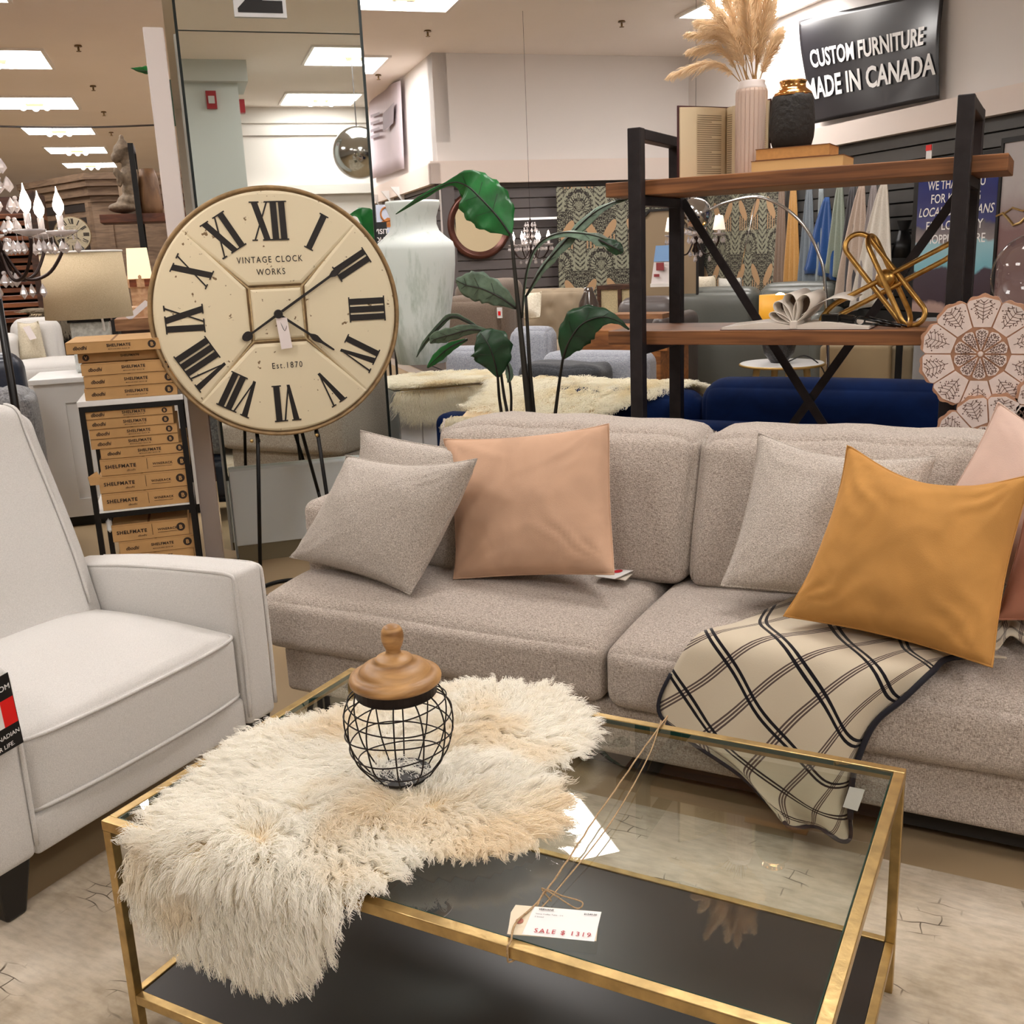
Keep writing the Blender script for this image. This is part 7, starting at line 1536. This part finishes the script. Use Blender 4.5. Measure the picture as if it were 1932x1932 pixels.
mb=MB(); mb.lathe([(lrr,sd[2]-.05),(lrr,sd[3])],(lx,tcn.y,0),40); mb.build('lamp_shade',m_,ll,smooth=True,solid=.004)
mb=MB(); mb.ball((lx,tcn.y,sd[3]-.03),.045,10); mb.build('bulb',emis('warm_bulb',(255,214,140),40),ll,smooth=True)
bbx=pb(1441,655,1499,678,tcn.y); br_=(bbx[1]-bbx[0])/2; hb_=sd[2]-.05-TH_-.001
mb=MB(); mb.lathe([(br_*.5,TH_),(br_*.95,TH_+hb_*.25),(br_*1.08,TH_+hb_*.5),(br_*.8,TH_+hb_*.85),(br_*.2,TH_+hb_)],(lx,tcn.y,0),40); mb.build('lattice_ball',plain('lattice_black',(34,30,28),.35,var=.5,scale=60,bump=1,bscale=60),ll,smooth=True)
mb=MB(); mb.tube(cr([(lx+.08,tcn.y-.05,TH_+.015),(lx+.2,tcn.y-.02,TH_+.05),(lx+.33,tcn.y-.02,.5),(lx+.37,tcn.y-.02,.2),(lx+.36,tcn.y,.02)],6),.005,5); mb.build('cord',M_rack,ll,smooth=True)
# tan blocks right of the table
Yt=7.95
for (x0,y0,x1,l,nm,c_) in ((1545,652,1680,'tan upholstered ottoman block behind the crossed braces','ottoman',(150,130,98)),(1640,655,1722,'darker tan storage block right of the ottoman','storage_block',(118,104,80)),(1722,600,1785,'grey felt panel standing behind the carved screen','felt_panel',(128,126,126))):
    Yt=6.6 if nm=='felt_panel' else Yt
    a=pb(x0,y0,x1,740,Yt); mb=MB(); mb.soft(a[0],a[1],Yt,Yt+(.08 if nm=='felt_panel' else .4),.0,a[3],.03); mb.single(nm,plain('tan_'+nm,c_,.7,var=.06,scale=5),l,'ottoman' if nm=='ottoman' else 'furniture',smooth=True); Yt+=.04
a=pb(1688,650,1700,745,7.2); mb=MB(); mb.box(a[0],a[1],7.2,7.24,0,a[3]); mb.single('black_post',M_rack,'thin black post standing before the tan storage block','post')
# arc lamp with chrome ball
ay=7.2; al=thing('arc_lamp','thin chrome arc floor lamp with a mirrored ball shade','lamp',PY(1557,540,ay),0); 
P=[PY(*q,ay) for q in ((1336,398),(1370,382),(1430,372),(1480,392),(1520,430),(1545,480),(1556,530))]; fl=V((P[-1].x+.05,ay,.02))
al.location=(fl.x,ay,0); MW[al]=Matrix.Translation((fl.x,ay,0))
mb=MB(); mb.tube(cr([P[0]]+P[1:]+[V((P[-1].x+.04,ay,.6)),fl],6),.011,8); mb.build('arc_rod',MC['chrome'],al,smooth=True)
mb=MB(); mb.tube([PY(1427,374,ay),PY(1396,512,ay)],.004,5); mb.build('cable',MC['chrome'],al,smooth=True)
bc=PY(1312,405,ay); mb=MB(); mb.ball(bc,.115,16); mb.build('ball_shade',MC['chrome'],al,smooth=True)
mb=MB(); mb.lathe([(.001,0),(.17,0),(.17,.02),(.02,.03)],(fl.x,ay,0),28); mb.build('base',MC['chrome'],al)
# background chandeliers
c=BV(1002,470,8.8); chandelier(c.x,8.8,c.z,.17,'small lit crystal chandelier in front of the slat wall right of the round mirror',8,.75)
c=PY(1312,455,7.6); cu=uvz(c); chandelier(cu.x,cu.y,cu.z,.2,'lit chandelier with small white shades behind the shelf upright',6,.9,shades=True)
# hanging throws on the right wall
thr=[(1478,345,1462,1484,540,(150,128,112),'taupe throw at the left end of the hanging row'),(1500,345,1482,1512,542,(214,164,98),'golden yellow throw in the hanging row'),(1530,345,1508,1544,545,(130,140,150),'slate grey throw right of the golden one'),(1552,352,1540,1562,540,(158,168,172),'light grey-blue throw beside the blue one'),(1563,372,1514,1580,524,(44,84,146),'royal blue throw in the hanging row'),(1588,345,1556,1600,520,(152,162,148),'sage green throw in the hanging row'),(1612,350,1582,1622,545,(82,80,84),'charcoal throw in the middle of the hanging row'),(1630,345,1578,1640,560,(196,176,160),'rosy beige throw in the hanging row'),(1652,345,1622,1668,560,(160,152,152),'pale grey throw left of the cream one'),(1672,340,1604,1692,585,(224,216,204),'wide cream throw at the right end of the hanging row')]
for i,(tx,ty,bx0,bx1,by,cl,l) in enumerate(thr):
    uu=5.30-.014*i; top=BU(tx,ty,uu); top.z=max(top.z,BU(tx,345,uu).z); t=bthing('hanging_throw',l,'throw',uu,top.y,BU(tx,by,uu).z,'coloured throws hanging on the right wall')
    m_=fabric('throw_cloth_%d'%i,tuple(int(x*.9) for x in cl),cl,260); rows=[]
    for s in [k/14 for k in range(15)]:
        e=s**.8; xl=(1-e)*(tx-4)+e*bx0; xr=(1-e)*(tx+4)+e*bx1; yy=ty+(by-ty)*s; row=[]
        for j in range(25):
            tt_=j/24; q=BU(xl+(xr-xl)*tt_,yy+(8*math.sin(tt_*3+i) if s>.9 else 0),uu); q.x+= -.02*s*math.sin(tt_*18+i)-.01; row.append(q)
        rows.append(row)
    mb=MB(B); mb.grid(rows); mb.build('cloth',m_,t,smooth=True,solid=.006)
    mb=MB(B); mb.tube([top+V((.1,0,.02)),top+V((-.02,0,.02))],.008,6); mb.build('hook',M_rack,t)
# double-cone wall lamp
q=BU(1704,455,5.25); wl=bthing('wall_sconce','black double-cone wall lamp lit underneath beside the cream throw','lamp',q.x,q.y,BU(1704,490,5.25).z)
k=(BU(1690,455,5.25).y-BU(1718,455,5.25).y)/2; zt_=BU(1704,416,5.25).z; zm_=BU(1704,440,5.25).z; zb_2=BU(1704,486,5.25).z
mb=MB(B); mb.lathe([(k*1.1,zb_2),(k*.42,zm_+.02),(k*.3,zm_),(k*.65,zt_)],(q.x,q.y,0),28); mb.tube([(q.x,q.y,zm_),(5.45,q.y,zm_)],.012,6); mb.build('cone_shade',M_rack,wl,smooth=True)
mb=MB(B); mb.lathe([(.001,zb_2+.01),(k*.95,zb_2+.01)],(q.x,q.y,0),24); mb.build('lit_opening',emis('sconce_glow',(240,240,210),6),wl)
# black standing poster
def wq(pts,u): return [BU(x,y,u) for x,y in pts]
uP=5.05; a=ub(1728,300,1876,600,uP); zt5=BU(1800,322,uP).z; zb5=BU(1800,592,uP).z
po=bthing('standing_poster','tall framed standing poster thanking shoppers, with mountain lake picture, behind the shelf','poster',uP,(a[0]+a[1])/2,zb5-.1)
mb=MB(B); mb.box(uP,uP+.03,a[0]-.05,a[1]+.05,zb5-.08,zt5+.1); fr_=mb.build('frame',M_rack,po)
def pr(v0,v1,z0,z1,mat,nm,d): mb=MB(B); mb.box(uP-d,uP-d+.001,v0,v1,z0,z1); return mb.build(nm,mat,fr_)
H5=zt5-zb5; 
def postermat():
    m,nt,b=base('poster_print'); L=nt.links.new; uv=N(nt,'ShaderNodeUVMap'); uv.uv_map='uv'; sx=N(nt,'ShaderNodeSeparateXYZ'); L(uv.outputs[0],sx.inputs[0])
    nz=N(nt,'ShaderNodeTexNoise'); nz.inputs['Scale'].default_value=5; nz.inputs['Detail'].default_value=5; L(uv.outputs[0],nz.inputs['Vector'])
    ad=N(nt,'ShaderNodeMath',operation='MULTIPLY_ADD'); L(nz.outputs[0],ad.inputs[0]); ad.inputs[1].default_value=.16; L(sx.outputs[1],ad.inputs[2])
    r=N(nt,'ShaderNodeValToRGB'); r.color_ramp.interpolation='LINEAR'; e=r.color_ramp.elements; e[0].position=0; e[0].color=lin((150,120,112)); e[1].position=1; e[1].color=lin((28,44,120))
    for p_,c_ in ((.12,(168,140,132)),(.16,(62,50,60)),(.36,(70,60,72)),(.38,(120,176,190)),(.55,(150,190,200)),(.57,(140,130,130)),(.66,(96,90,96)),(.68,(44,50,110)),(.85,(26,36,104))): x=e.new(p_); x.color=lin(c_)
    L(ad.outputs[0],r.inputs[0]); L(r.outputs[0],b.inputs['Base Color']); b.inputs['Roughness'].default_value=.25; return m
mb=MB(B); d=uP-.002; mb.add([(d,a[1],zb5),(d,a[0],zb5),(d,a[0],zt5+.06),(d,a[1],zt5+.06)],[(0,1,2,3)],[(0,0),(.6,0),(.6,1),(0,1)]); mb.build('print',postermat(),fr_,solid=.001)
vc_=(a[0]+a[1])/2; tw5=(a[1]-a[0])
for k,(tx_,py,w_,sh_) in enumerate((('WE THANK YOU',343,.72,0),('FOR KEEPING',369,.62,0),('LOCAL CANADIANS',394,.95,.25),('EMPLOYED BY',421,.72,0),('SHOPPING HERE',447,.80,0))):
    z=BU(1800,py,uP).z; mb=MB(B); mb.text(tx_,.085,(uP-.0045,vc_,z-.04),(0,-1,0),(0,0,1),maxw=tw5*w_,shear=sh_,bold=.008); mb.build('lettering',MC['tag_white'],fr_)
mb=MB(B); mb.box(uP+.03,uP+.06,vc_-.03,vc_+.03,0,zt5); mb.box(uP-.1,uP+.2,vc_-.2,vc_+.2,0,.02); mb.build('stand',M_rack,po)
# painting on the right
a=ub(1884,270,1990,600,4.9); zt6=BU(1910,268,4.9).z
pg=bthing('wall_painting','large grey and mauve abstract painting with a gold crack at the right edge','painting',4.9,(a[0]+a[1])/2,.5)
def paintmat():
    m,nt,b=base('abstract_paint'); L=nt.links.new; tc=N(nt,'ShaderNodeTexCoord'); sx=N(nt,'ShaderNodeSeparateXYZ'); L(tc.outputs['Object'],sx.inputs[0])
    nz=N(nt,'ShaderNodeTexNoise'); nz.inputs['Scale'].default_value=3; nz.inputs['Detail'].default_value=6; L(tc.outputs['Object'],nz.inputs['Vector'])
    ad=N(nt,'ShaderNodeMath',operation='MULTIPLY_ADD'); L(nz.outputs[0],ad.inputs[0]); ad.inputs[1].default_value=.5; L(sx.outputs[2],ad.inputs[2])
    r=N(nt,'ShaderNodeValToRGB'); e=r.color_ramp.elements; e[0].position=0; e[0].color=lin((122,92,90)); e[1].position=1; e[1].color=lin((172,164,162)); 
    mr=N(nt,'ShaderNodeMapRange'); mr.inputs[1].default_value=1.15; mr.inputs[2].default_value=1.5; L(ad.outputs[0],mr.inputs[0]); L(mr.outputs[0],r.inputs[0]); L(r.outputs[0],b.inputs['Base Color']); b.inputs['Roughness'].default_value=.5; return m
mb=MB(B); mb.box(4.9,4.93,a[0],a[1]-.0,.5,zt6); pc_=mb.build('canvas',paintmat(),pg)
mb=MB(B); mb.box(4.89,4.94,a[0]-.02,a[1]+.02,zt6,zt6+.03); mb.box(4.89,4.94,a[1],a[1]+.02,.5,zt6); mb.build('frame',M_rack,pg)
pts=[BU(x,y,4.895) for x,y in ((1880,408),(1892,402),(1900,410),(1912,425),(1925,420),(1940,405),(1955,395))]; mb=MB(B); mb.tube(pts,.008,5); mb.tube([BU(x,y,4.895) for x,y in ((1896,402),(1910,392),(1930,398),(1950,385))],.006,5); mb.build('gold_crack',MC['aged_brass'],pc_)
for x in (a[0]+.1,a[1]-.1): mb=MB(B); mb.box(4.9,4.96,x-.02,x+.02,0,.5); mb.build('easel_leg',M_rack,pg)
# vinyl banner on the right wall
uB=5.40; co=[BU(1513,40,uB),BU(1783,-22,uB),BU(1777,186,uB),BU(1540,234,uB)]
def bpt(s,t,d=0):
    p=(co[0].lerp(co[1],s)).lerp(co[3].lerp(co[2],s),t); p.x-= .03+.020*math.sin(s*5+1.2*math.sin(t*3))*(.2+.8*(1-t))+.006*math.sin(s*11+t*6)+d; return p
m_,nt_,b_=base('black_vinyl'); b_.inputs['Base Color'].default_value=lin((30,29,34)); b_.inputs['Roughness'].default_value=.28
mb=MB(B); mb.grid([[bpt(i/40,j/24) for i in range(41)] for j in range(25)]); vb_=mb.single('vinyl_banner',m_,'black vinyl banner with white capitals hung high on the right wall','banner',rz=math.pi/4,smooth=True,solid=.003)
ax=(co[2]-co[3]).normalized(); W5=(co[1]-co[0]).length
ax5=V((0,-1,0))
for tx_,s0,s1,t_,sz in (('CUSTOM FURNITURE',.075,.90,.47,.30),('MADE IN CANADA',.0,.985,.765,.36)):
    mb=MB(B); mb.text(tx_,1,(0,0,0),(1,0,0),(0,1,0),bold=.028,align='LEFT',t=0)
    xs=[p.x for p in [B.inverted()@v for v in mb.v]]; ys=[(B.inverted()@v).y for v in mb.v]; x0_,x1_=min(xs),max(xs); hmax=max(ys); nv2=[]
    for v in mb.v:
        l=B.inverted()@v; s=s0+(s1-s0)*(l.x-x0_)/(x1_-x0_); t=t_-(l.y/hmax)*.165*(1 if sz<.33 else 1.2)
        nv2.append(B@bpt(s,t,.014))
    mb.v=nv2; mb.build('lettering',MC['tag_white'],vb_)
q=BU(1757,284,5.38); mb=MB(B); mb.box(5.36,5.365,q.y-.03,q.y+.03,q.z-.06,q.z+.04); rr_=mb.single('price_label',MC['tag_white'],'tiny red and white label on the slat wall above the shelf board','label',rz=math.pi/4)
mb=MB(B); mb.box(5.355,5.3595,q.y-.03,q.y+.03,q.z+.0,q.z+.04); mb.build('red_strip',MC['tag_red'],rr_)
